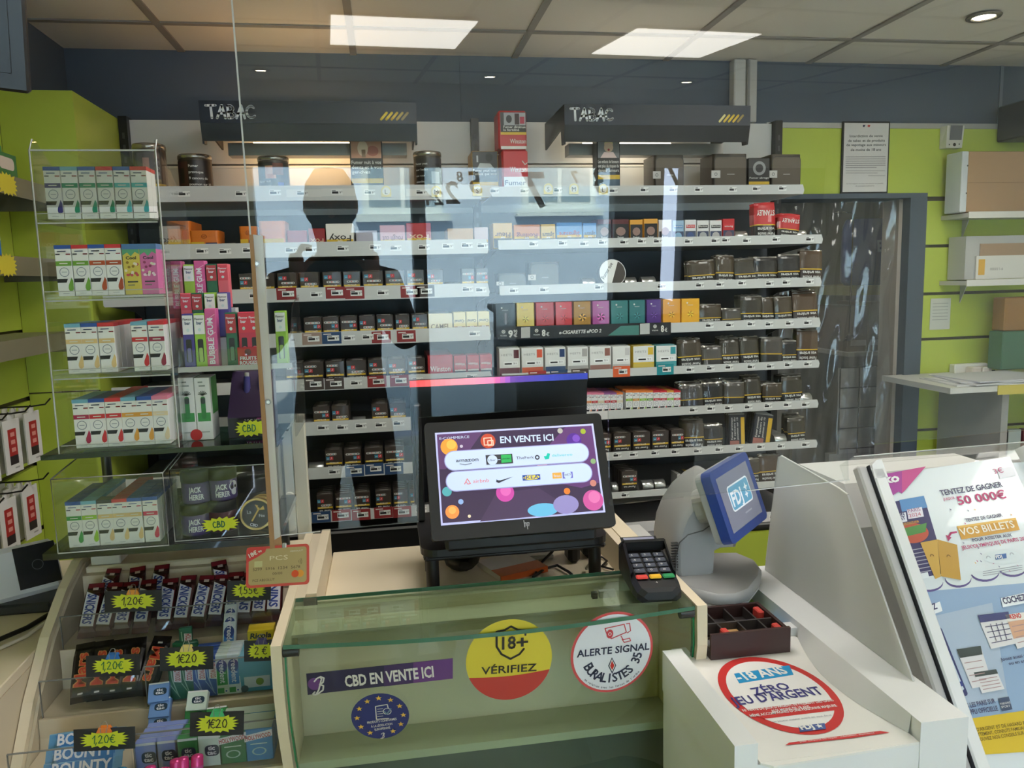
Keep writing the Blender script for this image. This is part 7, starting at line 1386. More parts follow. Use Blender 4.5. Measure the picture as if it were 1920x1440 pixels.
# clouds' scalloped edge
for cx_, cy_, r_ in ((1740, 1096, 27), (1796, 1088, 24), (1846, 1077, 26), (1898, 1068, 26), (1950, 1060, 26)):
    m.q(ell(cx_, cy_ - 3, r_ + 1, 17, 22), C(96, 84, 140, .35), .0007); m.q(ell(cx_, cy_ - 6, r_ + .5, 16, 22), PW0, .001)
m.q([(1704, 1060), (1960, 1000), (1960, 1058), (1720, 1092)], PW0, .0012)
m.q([(1637, 893), (1735, 875), (1690, 926), (1684, 922), (1672, 930), (1662, 925), (1655, 929)], C(166, 70, 150, .35), .0014); m.q([(1690, 884), (1735, 875), (1695, 921), (1690, 925)], C(196, 80, 140, .35), .0016); m.t('illiko', (1632, 910), (1686, 903), 15, WHITE, .002, .04, .2)
m.q(rrp := [(1868, 880), (1898, 875), (1904, 892), (1874, 898)], C(226, 226, 232, .3), .0014); m.t('3€', (1864, 889), (1881, 886), 9, MAG, .0018, .0)
m.t('TENTEZ DE GAGNER', (1764, 930), (1880, 913), 10, INKP, .0016, .02); m.t("JUSQU'À", (1769, 939), (1790, 936), 4.5, MAG, .0016, .01); m.t('50 000€', (1797, 947), (1887, 934), 15, MAG, .0016, .02)
m.t('TENTEZ DE GAGNER', (1810, 979), (1879, 969), 6, INKP, .0016, .02); m.q([(1793, 987), (1903, 971), (1911, 994), (1802, 1012)], C(216, 160, 60, .35), .0014); m.q([(1793, 987), (1903, 971), (1904, 975), (1795, 991)], C(236, 190, 96, .35), .0016); m.t('VOS BILLETS', (1801, 1005), (1902, 989), 13, C(246, 236, 214, .35), .002, .02)
m.t('POUR ASSISTER AUX', (1823, 1016), (1897, 1006), 5.5, INKP, .0016, .02); m.t('JEUX OLYMPIQUES DE PARIS 2024', (1803, 1031), (1928, 1012), 6.5, MAG, .0016, .015)
m.s_([(1792, 998), (1782, 1000), (1777, 1008)], 3, MAG, .0016); m.q([(1772, 1003), (1783, 1008), (1777, 1015)], MAG, .0016)
# the pictured ticket, kept generic
m.q([(1660, 944), (1731, 930), (1774, 1074), (1708, 1088)], C(58, 56, 100, .35), .0014); m.q([(1685, 938), (1731, 930), (1738, 952), (1690, 960)], C(90, 140, 190, .35), .0016); m.t('illiko', (1658, 958), (1681, 954), 8, WHITE, .002, .04, .2); m.q([(1665, 966), (1697, 961), (1700, 978), (1669, 984)], C(226, 228, 236, .35), .0018); m.t('MON', (1676, 970), (1695, 967), 6, INKP, .0022, .03); m.t('TICKET', (1669, 979), (1697, 974), 6, INKP, .0022, .03); m.q([(1699, 956), (1727, 951), (1731, 969), (1702, 974)], C(226, 222, 230, .35), .0018); m.t('PARIS', (1702, 962), (1725, 958), 6.5, C(150, 90, 130, .4), .0022, .0); m.t('2024', (1704, 971), (1726, 967), 6.5, C(190, 90, 110, .4), .0022, .0)
m.q(ell(1710, 1000, 30, 19, 24), C(190, 84, 60, .35), .0018); m.q([(1690, 992), (1736, 981), (1734, 998), (1700, 1006)], C(80, 140, 70, .35), .002); m.q([(1681, 983), (1720, 976), (1722, 980), (1683, 988)], C(190, 140, 70, .35), .0021); m.t('NOUVEAU', (1690, 985), (1718, 980), 4, INKP, .0024)
for k in range(7): m.s_([(1697 + 2.4 * k, 1034 + 7 * k), (1730 + 2.4 * k, 1028 + 7 * k)], 1.4, C(170, 170, 184, .4), .002)
m.q([(1704, 1080), (1738, 1073), (1741, 1083), (1709, 1090)], C(226, 232, 234, .35), .002)
for pts, c_ in (([(1724, 1018), (1756, 1012), (1762, 1082), (1752, 1086)], (206, 164, 76)), ([(1756, 1012), (1793, 1022), (1800, 1088), (1763, 1081)], (196, 152, 64))): m.q(pts, C(*c_, .35), .0022)
for x, y in ((1746, 1044), (1777, 1045)): u, v = pp.uv(x, y); m.ring(u, v, .0025, .004, C(130, 96, 40, .4), .0026, n=10, a0=0, a1=PI)
m.q(ell(1878, 1045, 36, 13, 24), C(214, 224, 226, .3), .0016); m.q([(1864, 1041), (1885, 1038), (1886, 1047), (1865, 1050)], C(70, 110, 170, .4), .002); m.t('FDJ', (1866, 1048), (1878, 1046.4), 5.5, WHITE, .0024, .04)
for x, y in ((1852, 1047), (1896, 1041)): u, v = pp.uv(x, y); m.ring(u, v, .0028, .0042, C(170, 176, 184, .4), .002, n=10, a0=0, a1=PI)
for k in range(3): m.s_([(1842, 1072 + 4 * k), (1915, 1060 + 4 * k)], 1, C(150, 154, 164, .4), .0016)
R_ = random.Random(3)
for k in range(22):
    x, y = R_.uniform(1770, 1910), R_.uniform(952, 1070); m.q([(x, y), (x + 4, y + 2), (x + 3, y + 4)], C(*R_.choice(((226, 170, 80), (120, 120, 150), (200, 110, 150))), .4), .0013)
def signp(p, st, a, b, h): m.q(p, C(240, 244, 246, .35), .0016); m.t(st, a, b, h, INKP, .002, .03)
signp([(1727, 1142), (1761, 1128), (1766, 1146), (1733, 1158)], 'PARIEZ', (1722, 1153), (1757, 1141), 11, ); signp([(1875, 1122), (1935, 1108), (1938, 1128), (1879, 1139)], 'COCHEZ', (1881, 1133), (1923, 1125), 11)
m.q([(1738, 1171), (1757, 1172), (1765, 1180), (1813, 1300), (1812, 1304), (1793, 1312)], C(60, 66, 110, .35), .0016); m.q([(1742, 1176), (1756, 1177), (1762, 1184), (1806, 1292), (1796, 1304)], C(206, 220, 230, .35), .0019); m.q([(1750, 1191), (1764, 1190), (1766, 1198), (1752, 1199)], C(60, 74, 130, .35), .0022); m.q([(1783, 1283), (1802, 1277), (1805, 1286), (1787, 1292)], C(60, 74, 140, .35), .0022)
for pts, hd, nm in (([(1831, 1154), (1889, 1147), (1903, 1207), (1857, 1217)], (70, 74, 120), 'l'), ([(1883, 1153), (1935, 1146), (1945, 1205), (1906, 1217)], (236, 230, 220), 'k'), ([(1792, 1218), (1837, 1211), (1851, 1255), (1853, 1285), (1822, 1291)], (206, 206, 210), 's'), ([(1824, 1261), (1866, 1255), (1882, 1292), (1840, 1300)], (226, 222, 222), 't')):
    m.q(pts, C(226, 224, 224, .35), .0016 + .0002 * (nm in 'kt')); a, b, c_, d_ = pts[0], pts[1], pts[-2], pts[-1]
    mixp = lambda p, q, f: (p[0] + (q[0] - p[0]) * f, p[1] + (q[1] - p[1]) * f)
    m.q([a, b, mixp(b, c_, .22), mixp(a, d_, .22)], C(*hd, .35) if nm != 's' and nm != 't' else C(70, 80, 78, .4), .0021)
    for f in (.36, .52, .68, .84): m.s_([mixp(mixp(a, d_, f), mixp(b, c_, f), .1), mixp(mixp(a, d_, f), mixp(b, c_, f), .9)], 1.2, C(180, 150, 150, .4) if nm != 'l' else INKP, .0022)
    if nm == 'l':
        for f in (.3, .5, .7): m.s_([mixp(mixp(a, b, f), mixp(d_, c_, f), .3), mixp(mixp(a, b, f), mixp(d_, c_, f), .8)], 1.2, INKP, .0023)
m.t('KENO', (1893, 1161), (1914, 1158), 8, C(206, 60, 60, .4), .0024, .03); m.q([(1888, 1166), (1937, 1159), (1941, 1190), (1899, 1198)], C(216, 170, 140, .35), .0021)
m.t('Jouez aussi avec', (1876, 1240), (1935, 1229), 6, INKP, .0014, .01); m.t('ou en scannant', (1891, 1247), (1945, 1238), 6, INKP, .0014, .01)
m.t('TOUS LES PARIS SUR', (1797, 1331), (1866, 1318), 9, INKP, .0014, .015); m.t("L'APPLI OFFICIELLE", (1810, 1341), (1871, 1332), 9, INKP, .0014, .015); m.q([(1870, 1310), (1890, 1306), (1897, 1330), (1877, 1334)], C(70, 84, 110, .35), .0016); m.t('PARIONS', (1874, 1322), (1893, 1319), 4, WHITE, .002); m.t('SPORT', (1876, 1328), (1893, 1325.5), 4, WHITE, .002)
for k, st in enumerate(("JEUX D'ARGENT ET DE HASARD PEUVENT ÊTRE", 'ENDETTEMENT, CONFLITS FAMILIAUX, ADDICTION', 'RETROUVEZ NOS CONSEILS SUR JOUEURS-INFO')): m.t(st, (1812 + 5 * k, 1374 + 9 * k), (1965, 1352 + 9 * k), 6.5, C(120, 100, 40, .4), .0012, .01)
m.build('poster', t)
# ------------------------------------------------------------------ behind the counter, on the lime wall
gw = Pl((1.9, GY - .002, 2.0), (1, 0, 0), (0, 0, 1))
t = thing('legal_notice', 'black framed notice forbidding tobacco sales to minors, over the doorway', 'framed notice', tuple(gw.at(1620, 295))); T = Matrix.Translation(-gw.at(1620, 295))
a, b = gw.uv(1578, 228), gw.uv(1662, 363)
m = MB(T @ gw.M); m.box(a[0], b[0], b[1], a[1], .0, .010, C(30, 32, 36, .4), c=.002); m.build('frame', t)
m = Px(gw); m.M = T @ gw.M @ Matrix.Translation((0, 0, .0102)); d_ = .007
m.rect(a[0] + d_, b[1] + d_, b[0] - d_, a[1] - d_, C(216, 214, 212, .3, coat=.3), .0); GI = C(96, 98, 100, .5)
m.q([(1615, 235), (1620, 235), (1618, 239), (1615, 239)], C(40, 50, 90, .4)); m.q([(1624, 235), (1629, 235), (1628, 239), (1624, 239)], C(206, 80, 80, .4))
for st, x0, x1, y in (('Interdiction de vente', 1590, 1652, 258.5), ('de tabac et de produits', 1587, 1656, 267), ('de vapotage aux mineurs', 1584, 1658, 275), ('de moins de 18 ans', 1592, 1649, 284)): m.t(st, (x0, y), (x1, y - .6), 5, GI, bold=.015)
for k in range(6): m.s_([(1583, 295 + 4 * k), (1657 if k < 5 else 1640, 294.6 + 4 * k)], 1.2, C(150, 150, 150, .5))
for x0, x1, y in ((1583, 1656, 321), (1583, 1642, 325), (1625, 1656, 330)): m.s_([(x0, y), (x1, y)], 1.0, C(160, 160, 160, .5))
m.t('Le non-respect de cette interdiction est passible', (1584, 346), (1653, 345.5), 2.6, GI); m.t('de poursuites judiciaires', (1601, 350.5), (1636, 350), 2.6, GI); m.build('printed_sheet', t)
t = thing('motion_sensor', 'white corner motion detector above the lime slat boards', 'motion detector', tuple(gw.at(1778, 258))); T = Matrix.Translation(-gw.at(1778, 258))
m = MB(T @ gw.M); a, b = gw.uv(1763, 238), gw.uv(1797, 280); w = b[0] - a[0]; m.loft([[(a[0], a[1], 0), (b[0], a[1], 0), (b[0], a[1], .03), (a[0] + .01, a[1], .03)], [(a[0], b[1], 0), (b[0] - .012, b[1], 0), (b[0] - .012, b[1], .035), (a[0] + .004, b[1], .035)]], C(214, 212, 200, .4), None, False); m.build('housing', t)
m = MB(T @ gw.M); u, v = gw.uv(1782, 252); m.add([(u - .03, v - .028, .0345), (u + .026, v - .028, .0345), (u + .03, v + .03, .0335), (u - .026, v + .03, .0335)], [(0, 1, 2, 3)], C(110, 112, 116, .3)); u, v = gw.uv(1778, 274); m.circ(u, v, .007, C(30, 26, 24, .4), .0365, n=14); m.circ(u - .024, v, .003, C(40, 36, 34, .4), .0365, n=8); m.circ(u + .022, v + .002, .003, C(40, 36, 34, .4), .0365, n=8); m.build('lens', t)
a, b = gw.uv(1745, 560), gw.uv(1780, 617)
m = MB(gw.M); m.box(a[0], b[0], b[1], a[1], 0, .0015, C(200, 202, 190, .5)); [m.rect(a[0] + .01, a[1] - .02 - .014 * k, b[0] - .012, a[1] - .023 - .014 * k, C(160, 164, 156, .5), .0018) for k in range(6)]; tag(m.build('paper_note'), 'small pale paper note stuck to the lime slat board', 'note')
def wall_shelf(x0, y, Y, z, label):
    p = aY(x0, y, Y); t = thing('wall_shelf', label, 'shelf', (p.x, 2.9, p.z)); m = MB(); m.box(0, .7, -2.9 + Y, .138, -.022, -.004, C(206, 204, 196, .4)); m.box(0, .7, -2.9 + Y - .004, -2.9 + Y, -.026, 0, C(222, 220, 212, .35)); m.build('board', t)
    m = MB(); m.prism([(.138, -.0225), (.138, -.1), (.10, -.0225)], .1, .104, C(180, 180, 176, .4), AXX(0)); m.build('bracket', t); return p
p = wall_shelf(1812, 525, 2.88, 0, 'white wall shelf carrying a pale carton on the lime slats')
t = thing('carton_tray', 'pale grey carton with a white orange-edged parcel label on the wall shelf', 'carton', (p.x + .02, 2.90, p.z + .0005)); h = aY(1835, 442, 2.90).z - p.z
m = MB(); m.box(.01, .5, .03, .13, 0, h, C(186, 186, 182, .5)); m.box(.075, .5, .026, .0299, h * .25, h * .82, C(168, 140, 112, .6)); m.build('carton', t)
m = MB(); m.box(.055, .5, .02, .0255, .0, h * .54, C(222, 220, 212, .45)); m.rect(.065, h * .1, .095, h * .46, C(226, 176, 70, .5), .0, Matrix(((1, 0, 0, 0), (0, 0, -1, .0198), (0, 1, 0, 0), (0, 0, 0, 1)))); m.text('000011-6', .12, h * .2, .012, C(120, 120, 116, .5), .0, .06, 0, 0, 'l', Matrix(((1, 0, 0, 0), (0, 0, -1, .0196), (0, 1, 0, 0), (0, 0, 0, 1)))); m.build('label', t)
p = wall_shelf(1816, 397, 2.88, 0, 'white wall shelf holding the brown cardboard box')
h = aY(1822, 283, 2.9).z - p.z
t = thing('cardboard_box', 'large plain brown cardboard box with a white corner strip on the upper wall shelf', 'cardboard box', (p.x, 2.94, p.z + .0005)); CB = C(176, 142, 106, .65, bump=.05, scale=40)
m = MB(); m.box(.012, .6, -.03, .08, 0, h, CB, c=.003); m.box(.012, .6, -.0305, -.0298, h * .48, h * .49, C(150, 118, 84, .6)); m.build('carton', t); m = MB(); m.box(-.018, .011, -.034, .06, 0, h, C(206, 212, 216, .35), c=.003); [m.box(.004, .009, -.0348, -.0339, h * q, h * q + .006, C(60, 60, 60, .5)) for q in (.3, .75)]; m.build('corner_strip', t)
t = thing('wall_speaker', 'black loudspeaker corner high on the lime wall at the picture edge', 'speaker', tuple(aY(1900, 235, 2.95))); m = MB(); m.box(-.005, .2, -.10, .085, -.055, .09, C(44, 42, 46, .4), c=.006); m.build('cabinet', t); m = MB(); m.box(.01, .19, -.104, -.1005, -.05, .02, C(56, 40, 44, .4)); m.build('grille', t)
# side table with papers, power strip, leaning sheets
p = aY(1782, 728, 2.62)
t = thing('side_table', 'narrow side table against the lime wall, heaped with papers', 'table', (p.x, 2.8, 0)); m = MB(); m.box(0, .9, -.18, .235, p.z - .022, p.z, C(206, 206, 200, .4)); m.box(.2, .9, -.184, -.1805, p.z - .035, p.z + .001, C(206, 190, 84, .5)); m.build('table_top', t)
m = MB(); m.box(.26, .84, -.15, .2, .49, .515, C(170, 172, 168, .4)); m.build('lower_shelf', t)
for x in (.25, .84):
    m = MB(); m.box(x, x + .03, -.15, .2, 0, p.z - .0225, C(150, 150, 146, .4)); m.build('leg', t)
for k in range(4):
    o = tag(MB().box(-.16, .2, -.13, .12, 0, .004, C(222 - 6 * k, 222 - 6 * k, 222 - 4 * k, .5)).build('paper_sheet'), 'sheaf of white papers on the side table, %s of four' % ('lowest', 'second from below', 'third from below', 'topmost')[k], 'papers', 'papers on the side table'); o.location = (p.x + .22 + .02 * k, 2.76, p.z + .0005 + .0046 * k); o.rotation_euler = (0, 0, (-.1, .14, -.2, .05)[k])
t = thing('power_strip', 'white power strip with plugs fixed to the lime slats above the papers', 'power strip', tuple(aY(1825, 695, 3.0))); m = MB(); m.box(-.09, .07, 0, .036, -.03, .03, C(226, 226, 220, .4), c=.004); m.build('strip', t)
for k, x in enumerate((-.02, .03)): m = MB(); m.box(x - .02, x + .024, -.045, -.001, -.025, .02, C(222, 212, 206, .4), c=.004); m.build('plug', t)
m = MB(); m.tube([(-.04, -.02, -.02), (-.08, -.03, -.05), (-.11, -.04, -.03)], .005, C(206, 196, 180, .45)); m.build('cable', t); m = MB(); m.tube([(.05, -.02, 0), (.085, -.02, 0), (.09, -.02, -.02), (.07, -.02, -.028)], .004, BLACK); m.build('short_cable', t)
for k, (x, c_, lab) in enumerate(((.27, (170, 190, 176), 'pale green folder leaning under the side table'), (.34, (90, 100, 120), 'slate blue folder leaning under the side table'), (.40, (176, 190, 186), 'grey green folder leaning under the side table'), (.5, (110, 44, 56), 'dark red folder leaning under the side table'))):
    o = tag(MB().box(0, .09, 0, .03, 0, .36, C(*c_, .4), c=.003).build('folder'), lab, 'folder'); o.location = (p.x + x + .02, 2.83, .516)
o = tag(MB().box(-.06, .1, -.05, .03, 0, .16, C(70, 110, 84, .5), c=.004).build('snack_packet'), 'dark green packet standing on the papers at the picture edge', 'packet'); o.location = (p.x + .50, 2.93, p.z + .0215); 
o = tag(MB().box(-.05, .1, -.04, .03, 0, .14, C(150, 110, 60, .5), c=.004).build('snack_packet'), 'amber brown packet standing above the green packet', 'packet'); o.location = (p.x + .51, 2.94, p.z + .182)
# ------------------------------------------------------------------ storeroom seen through the doorway
YR = 3.75
def sq(x0, y0, x1, y1, Y=YR): a, b = aY(x0, y0, Y), aY(x1, y1, Y); return a.x, b.x, b.z, a.z
x0, x1, z0, z1 = sq(1602, 425, 1692, 548)
t = thing('storage_bag', 'dark blue wrapped bag on the storeroom shelf beyond the doorway', 'bag', ((x0 + x1) / 2, YR + .1, sq(1585, 536, 1700, 556)[3] + .0005)); w = x1 - x0; h = z1 - z0
m = MB(); m.loft([[(w * .52 * k * math.cos(q) + .012 * math.sin(5 * q), .09 * k * math.sin(q), zz) for q in [2 * PI * s_ / 20 for s_ in range(20)]] for zz, k in ((0, .85), (h * .06, 1), (h * .5, 1.02), (h * .9, .97), (h, .85))], C(44, 66, 130, .3, coat=.4, bump=.4, scale=18)); m.build('bag', t)
m = MB(FRONT); m.text('BIC', -w * .02, h * .5, .06, C(120, 140, 180, .4), .098, .11, .03, .1); m.build('lettering', t)
x0, x1, z0, z1 = sq(1585, 536, 1700, 556); x2, x3, z2, z3 = sq(1575, 661, 1700, 672)
t = thing('storeroom_rack', 'storeroom rack with a yellowish upper board under the blue bag', 'storage rack', ((x0 + x1) / 2, YR + .2, 0)); w = x1 - x0
MB().box(-w / 2, w / 2, -.24, .35, z1 - .05, z1 - .001, C(150, 146, 96, .5)).build('upper_board', t); MB().box(-w / 2, w / 2, -.24, .35, z3 - .02, z3 - .0005, C(176, 172, 164, .5)).build('lower_board', t)
for x in (-w / 2, w / 2 - .03): MB().box(x, x + .03, .3, .33, 0.001, z1 - .0505, C(130, 126, 120, .5)).build('post', t)
for k, (bx, c_, lab) in enumerate((((1592, 566, 1628, 650), (120, 104, 92), 'brownish carton in the storeroom, beside the hanging cord'), ((1628, 560, 1662, 650), (140, 124, 112), 'pale brown carton in the storeroom, between the others'), ((1660, 575, 1695, 660), (126, 84, 74), 'reddish carton in the storeroom, nearest the door jamb'))):
    x0, x1, z0, z1 = sq(*bx, YR + .02); m = MB(); m.box(-(x1 - x0) / 2 + .004, (x1 - x0) / 2 - .004, 0, .3, 0, z1 - z0, C(*c_, .6)); m.rect(-.04, .03, .05, .06, C(170, 160, 150, .5), 0, Matrix(((1, 0, 0, 0), (0, 0, -1, -.0005), (0, 1, 0, 0), (0, 0, 0, 1)))); tag(m.build('storeroom_carton'), lab, 'carton').location = ((x0 + x1) / 2 - (.004, 0, -.004)[k], YR + .02, z3)
t = thing('wire_grid', 'black wire grid panel standing in the storeroom below the shelf', 'wire grid', tuple(aY(1630, 750, 3.5))); q = aY(1630, 750, 3.5)
m = MB()
for k in range(5): a = aY(1575, 690 + 38 * k, 3.5); m.tube([(a.x - q.x, 0, a.z - q.z), (aY(1690, 690, 3.5).x - q.x, 0, a.z - q.z)], .003, C(30, 28, 28, .5), 6)
m.build('crosswires', t); m = MB()
for k in range(4): a = aY(1577 + 36 * k, 690, 3.5); m.tube([(a.x - q.x, .004, a.z - q.z), (a.x - q.x, .004, aY(1600, 850, 3.5).z - q.z)], .003, C(30, 28, 28, .5), 6)
m.build('uprights', t); m = MB(); m.box(aY(1575, 690, 3.5).x - q.x, aY(1690, 690, 3.5).x - q.x, .01, .013, aY(1600, 850, 3.5).z - q.z, aY(1600, 690, 3.5).z - q.z, C(170, 164, 158, .6)); m.build('backing', t); m = MB(); m.box(-.2, .3, .014, .05, -q.z + .002, aY(1600, 850, 3.5).z - q.z, C(150, 146, 140, .6)); m.build('foot_panel', t)
a = aY(1600, 402, 3.3); b = aY(1592, 632, 3.3)
t = thing('hanging_string', 'dark hanging string with a knotted end in the doorway', 'cord', tuple(a)); m = MB(); m.tube([(-.06, .05, .012), (-.03, .02, .014), (0, 0, 0), (.0, 0, (b.z - a.z) * .5), (b.x - a.x, 0, b.z - a.z)], .003, C(44, 36, 32, .6), 6); m.build('cord', t)
m = MB(); m.lathe([(0, -.02), (.014, -.012), (.018, 0), (.010, .012), (0, .016)], C(44, 36, 32, .6), Matrix.Translation((b.x - a.x, 0, b.z - a.z))); m.tube([(b.x - a.x - .03, 0, b.z - a.z - .018), (b.x - a.x, 0, b.z - a.z), (b.x - a.x + .025, 0, b.z - a.z + .004)], .005, C(44, 36, 32, .6), 6); m.build('knot', t)
downlight(1.9, 3.6, 'recessed spotlight in the dim storeroom beyond the doorway', 7)  # lamp added out of sight to lift the storeroom's brightness
# creased clear sheeting hung across the doorway
m = MB(); nx, nz = 60, 26; xa, xb, za, zb = 1.56, 2.16, .1, 1.84; V = []
for j in range(nz + 1):
    for i in range(nx + 1):
        x = xa + (xb - xa) * i / nx; z = za + (zb - za) * j / nz; s_ = x * 34 + z * 7; V.append((x, 3.085 + .008 * math.sin(s_) + .006 * math.sin(x * 71 - z * 11 + 1.3) + .004 * math.sin(z * 23 + x * 9), z))
m.add(V, [(j * (nx + 1) + i, j * (nx + 1) + i + 1, (j + 1) * (nx + 1) + i + 1, (j + 1) * (nx + 1) + i) for j in range(nz) for i in range(nx)], glass((248, 248, 247), 1.6, .05, 1.5, .06), None, True)
tag(m.build('plastic_curtain'), 'creased clear plastic sheet hanging across the doorway', 'plastic sheet')
# ------------------------------------------------------------------ the slatted wall beside the vape rack
LG = C(150, 146, 120, .4)
def side_shelf(z, y0, label):
    t = thing('side_shelf', label, 'shelf', (-.98, 2.0, z)); MB().box(-.089, .075, -.9, .48, -.012, -.002, LG).build('board', t); MB().box(.0752, .079, -.9, .48, -.048, 0, C(132, 126, 100, .4)).build('front_lip', t)
    MB().box(-.089, .06, .45, .454, -.06, -.0122, C(120, 116, 100, .4)).build('bracket', t); return t
zA, zB, zC = 1.838, 1.640, 1.436
side_shelf(zA, 0, 'olive grey side shelf with green boxes, uppermost on the slatted side wall'); side_shelf(zB, 0, 'olive grey side shelf with a yellow burst, second on the slatted side wall'); side_shelf(zC, 0, 'olive grey side shelf carrying e-liquid boxes on the slatted side wall')
SIDEM = lambda p: Matrix(((0, 0, 1, p[0]), (1, 0, 0, p[1]), (0, 1, 0, p[2]), (0, 0, 0, 1)))      # printing that looks to +X
for k, (px_, py_, lab) in enumerate(((14, 345, 'yellow price burst on the uppermost side shelf'), (14, 497, 'yellow price burst on the second side shelf'))):
    p = aX(px_, py_, -.8995); m = MB(SIDEM((-.8995, p.y, p.z))); m.burst(0, 0, .055, .03, C(222, 206, 60, .5), 0, n=16, seed=k + 3); tag(m.build('price_burst'), lab, 'price tag')
t = thing('sweet_box', 'green open box of small packets on the uppermost side shelf', 'box', (-.97, 2.12, zA + .0005)); m = MB(); m.box(-.08, .06, -.12, .1, 0, .055, C(70, 130, 74, .4)); m.box(-.08, -.076, -.12, .1, .0552, .15, C(50, 100, 70, .4)); m.build('carton', t)
m = MB(); R_ = random.Random(5)
for k in range(14): x, y = R_.uniform(-.07, .05), R_.uniform(-.11, .09); m.lathe([(0, 0), (.012, .002), (.012, .02), (0, .03)], C(*R_.choice(((214, 220, 214), (40, 60, 50), (90, 150, 90))), .35), Matrix.Translation((x, y, .05)), 8)
m.build('packets', t); m = MB(SIDEM((.0605, 0, .03))); m.poly(rr(.09, .03, .012, 4, -.06, 0), C(222, 206, 190, .4), 0); m.poly(rr(.08, .03, .012, 4, .045, 0), C(222, 206, 190, .4), 0); m.text('cachou', -.095, -.008, .014, C(216, 110, 70, .4), .0004, .07, .02); m.build('front_label', t)
for k in range(6):
    m = MB(); M_ = Matrix.Identity(4); m.box(-.05, .05, -.002, .002, 0, .125, C(230, 232, 234, .4)); m.box(-.05, .0502, -.0021, .0021, 0, .035, C(40, 120, 190, .4)); m.box(-.05, .0502, -.0021, .0021, .105, .1252, C(60, 140, 200, .4))
    F_ = MB(Matrix(((1, 0, 0, 0), (0, 0, -1, -.0022), (0, 1, 0, 0), (0, 0, 0, 1)))); F_.circ(-.015, .075, .016, C(64, 56, 120, .4), .0002, ry=.02); F_.circ(.016, .064, .018, C(64, 56, 120, .4), .0002, ry=.022); merge(m, F_)
    o = tag(m.build('brochure'), 'white and blue brochure standing on the second side shelf, %s from the corner' % ORD[5 - k], 'brochure', 'brochures on the side shelf'); o.location = (-.965, 2.0 + .012 * k + (0 if k < 5 else .03), zB + .002); o.rotation_euler = (-.06, 0, .25 if k == 5 else .12)
for k in range(7):
    me = liquid(LB, SAND) if k in (2, 3, 6) else liquid((70, 80, 90), (150, 136, 90)); y = 1.84 + .031 * k
    if k in (0, 1, 4, 5):
        m = MB(); m.box(-.012, .012, 0, .024, 0, .078, C(150, 136, 96, .4), c=.0006); m.box(-.0122, .0122, -.0002, .0242, .042, .07, C(170, 180, 180, .35)); m.box(-.0122, .0122, -.0002, .0242, .0705, .0782, C(70, 90, 110, .4)); me = m.build('liquid_box', None, True)
    inst('liquid_box', me, (-.93, y, zC + .0005), ('white' if k in (2, 3, 6) else 'olive') + ' e-liquid box on the lowest side shelf, %s from the corner' % ORD[6 - k], 'e-liquid box', 'e-liquid boxes on the side shelf', (0, 0, PI / 2 - .25), (1.12, 1.12, 1.05))
for k, (y, c_, lab) in enumerate(((1.98, (206, 76, 56), 'red boxed charger hanging under the second side shelf'), (1.93, (30, 30, 32), 'black cable charger hanging under the second side shelf'), (1.88, (200, 180, 60), 'yellow carded charger hanging under the second side shelf'))):
    t = thing('charger_pack', lab, 'charger', (-1.0, y, zC + .10)); MB().box(-.03, .03, -.014, .014, 0, .085, C(*c_, .4), c=.002).build('pack', t); m = MB(); m.tube([(0, 0, .0845), (0, 0, .10), (-.05, 0, .105)], .002, C(60, 60, 60, .4)); m.build('hook', t)
# hooks with hanging blister cards
CARD = C(226, 224, 218, .45)
def blister_row(py0, n, y0, y1, z, tagc, word):
    for k in range(n):
        y = y0 + (y1 - y0) * k / max(1, n - 1)
        t = thing('peg_hook', 'black wire peg hook %s, %s from the corner' % (word, ORD[n - 1 - k]), 'hook', (XL, y, z + .155), 0, 'peg hooks on the side wall'); m = MB(); m.tube([(.001, 0, 0), (.10, 0, 0), (.135, 0, .004), (.15, 0, .02)], .0022, C(40, 38, 34, .4, .4), 8); m.build('wire', t); MB().box(.0005, .006, -.012, .012, -.01, .01, C(60, 56, 40, .5)).build('clip', t)
        for q in range(4):
            m = MB(); m.box(-.002, .002, -.036, .036, 0, .14, CARD); m.box(-.002, .002, -.012, .012, .1402, .1525, CARD); F_ = MB(SIDEM((.0022, 0, 0)))
            if tagc and q == 3: F_.rect(-.018, .04, .018, .115, C(176, 48, 44, .4), .0002); F_.rect(-.018, .022, .018, .045, C(50, 44, 42, .4), .0003); [F_.rect(-.008, .055 + .02 * j, .010, .066 + .02 * j, C(226, 150, 140, .4), .0005) for j in range(3)]
            elif q == 3 and k == 0: F_.rect(-.03, .01, .03, .07, C(40, 46, 60, .4), .0002); F_.rect(-.03, .05, .0, .08, C(200, 70, 50, .4), .0004)
            F_.rect(.0, .01, .02, .014, C(170, 166, 160, .5), .0003); merge(m, F_)
            o = tag(m.build('blister_card'), 'white blister card %s on the %s hook %s' % (('against the wall', 'second out', 'third out', 'outermost')[q], ORD[n - 1 - k], word), 'blister card', 'blister cards on peg hooks'); o.location = (XL + .03 + q * .022, y, z); o.rotation_euler = (0, 0, -.12)
blister_row(0, 4, 1.93, 2.30, 1.085, True, 'in the upper row'); blister_row(0, 4, 1.86, 2.24, .89, True, 'in the lower row')
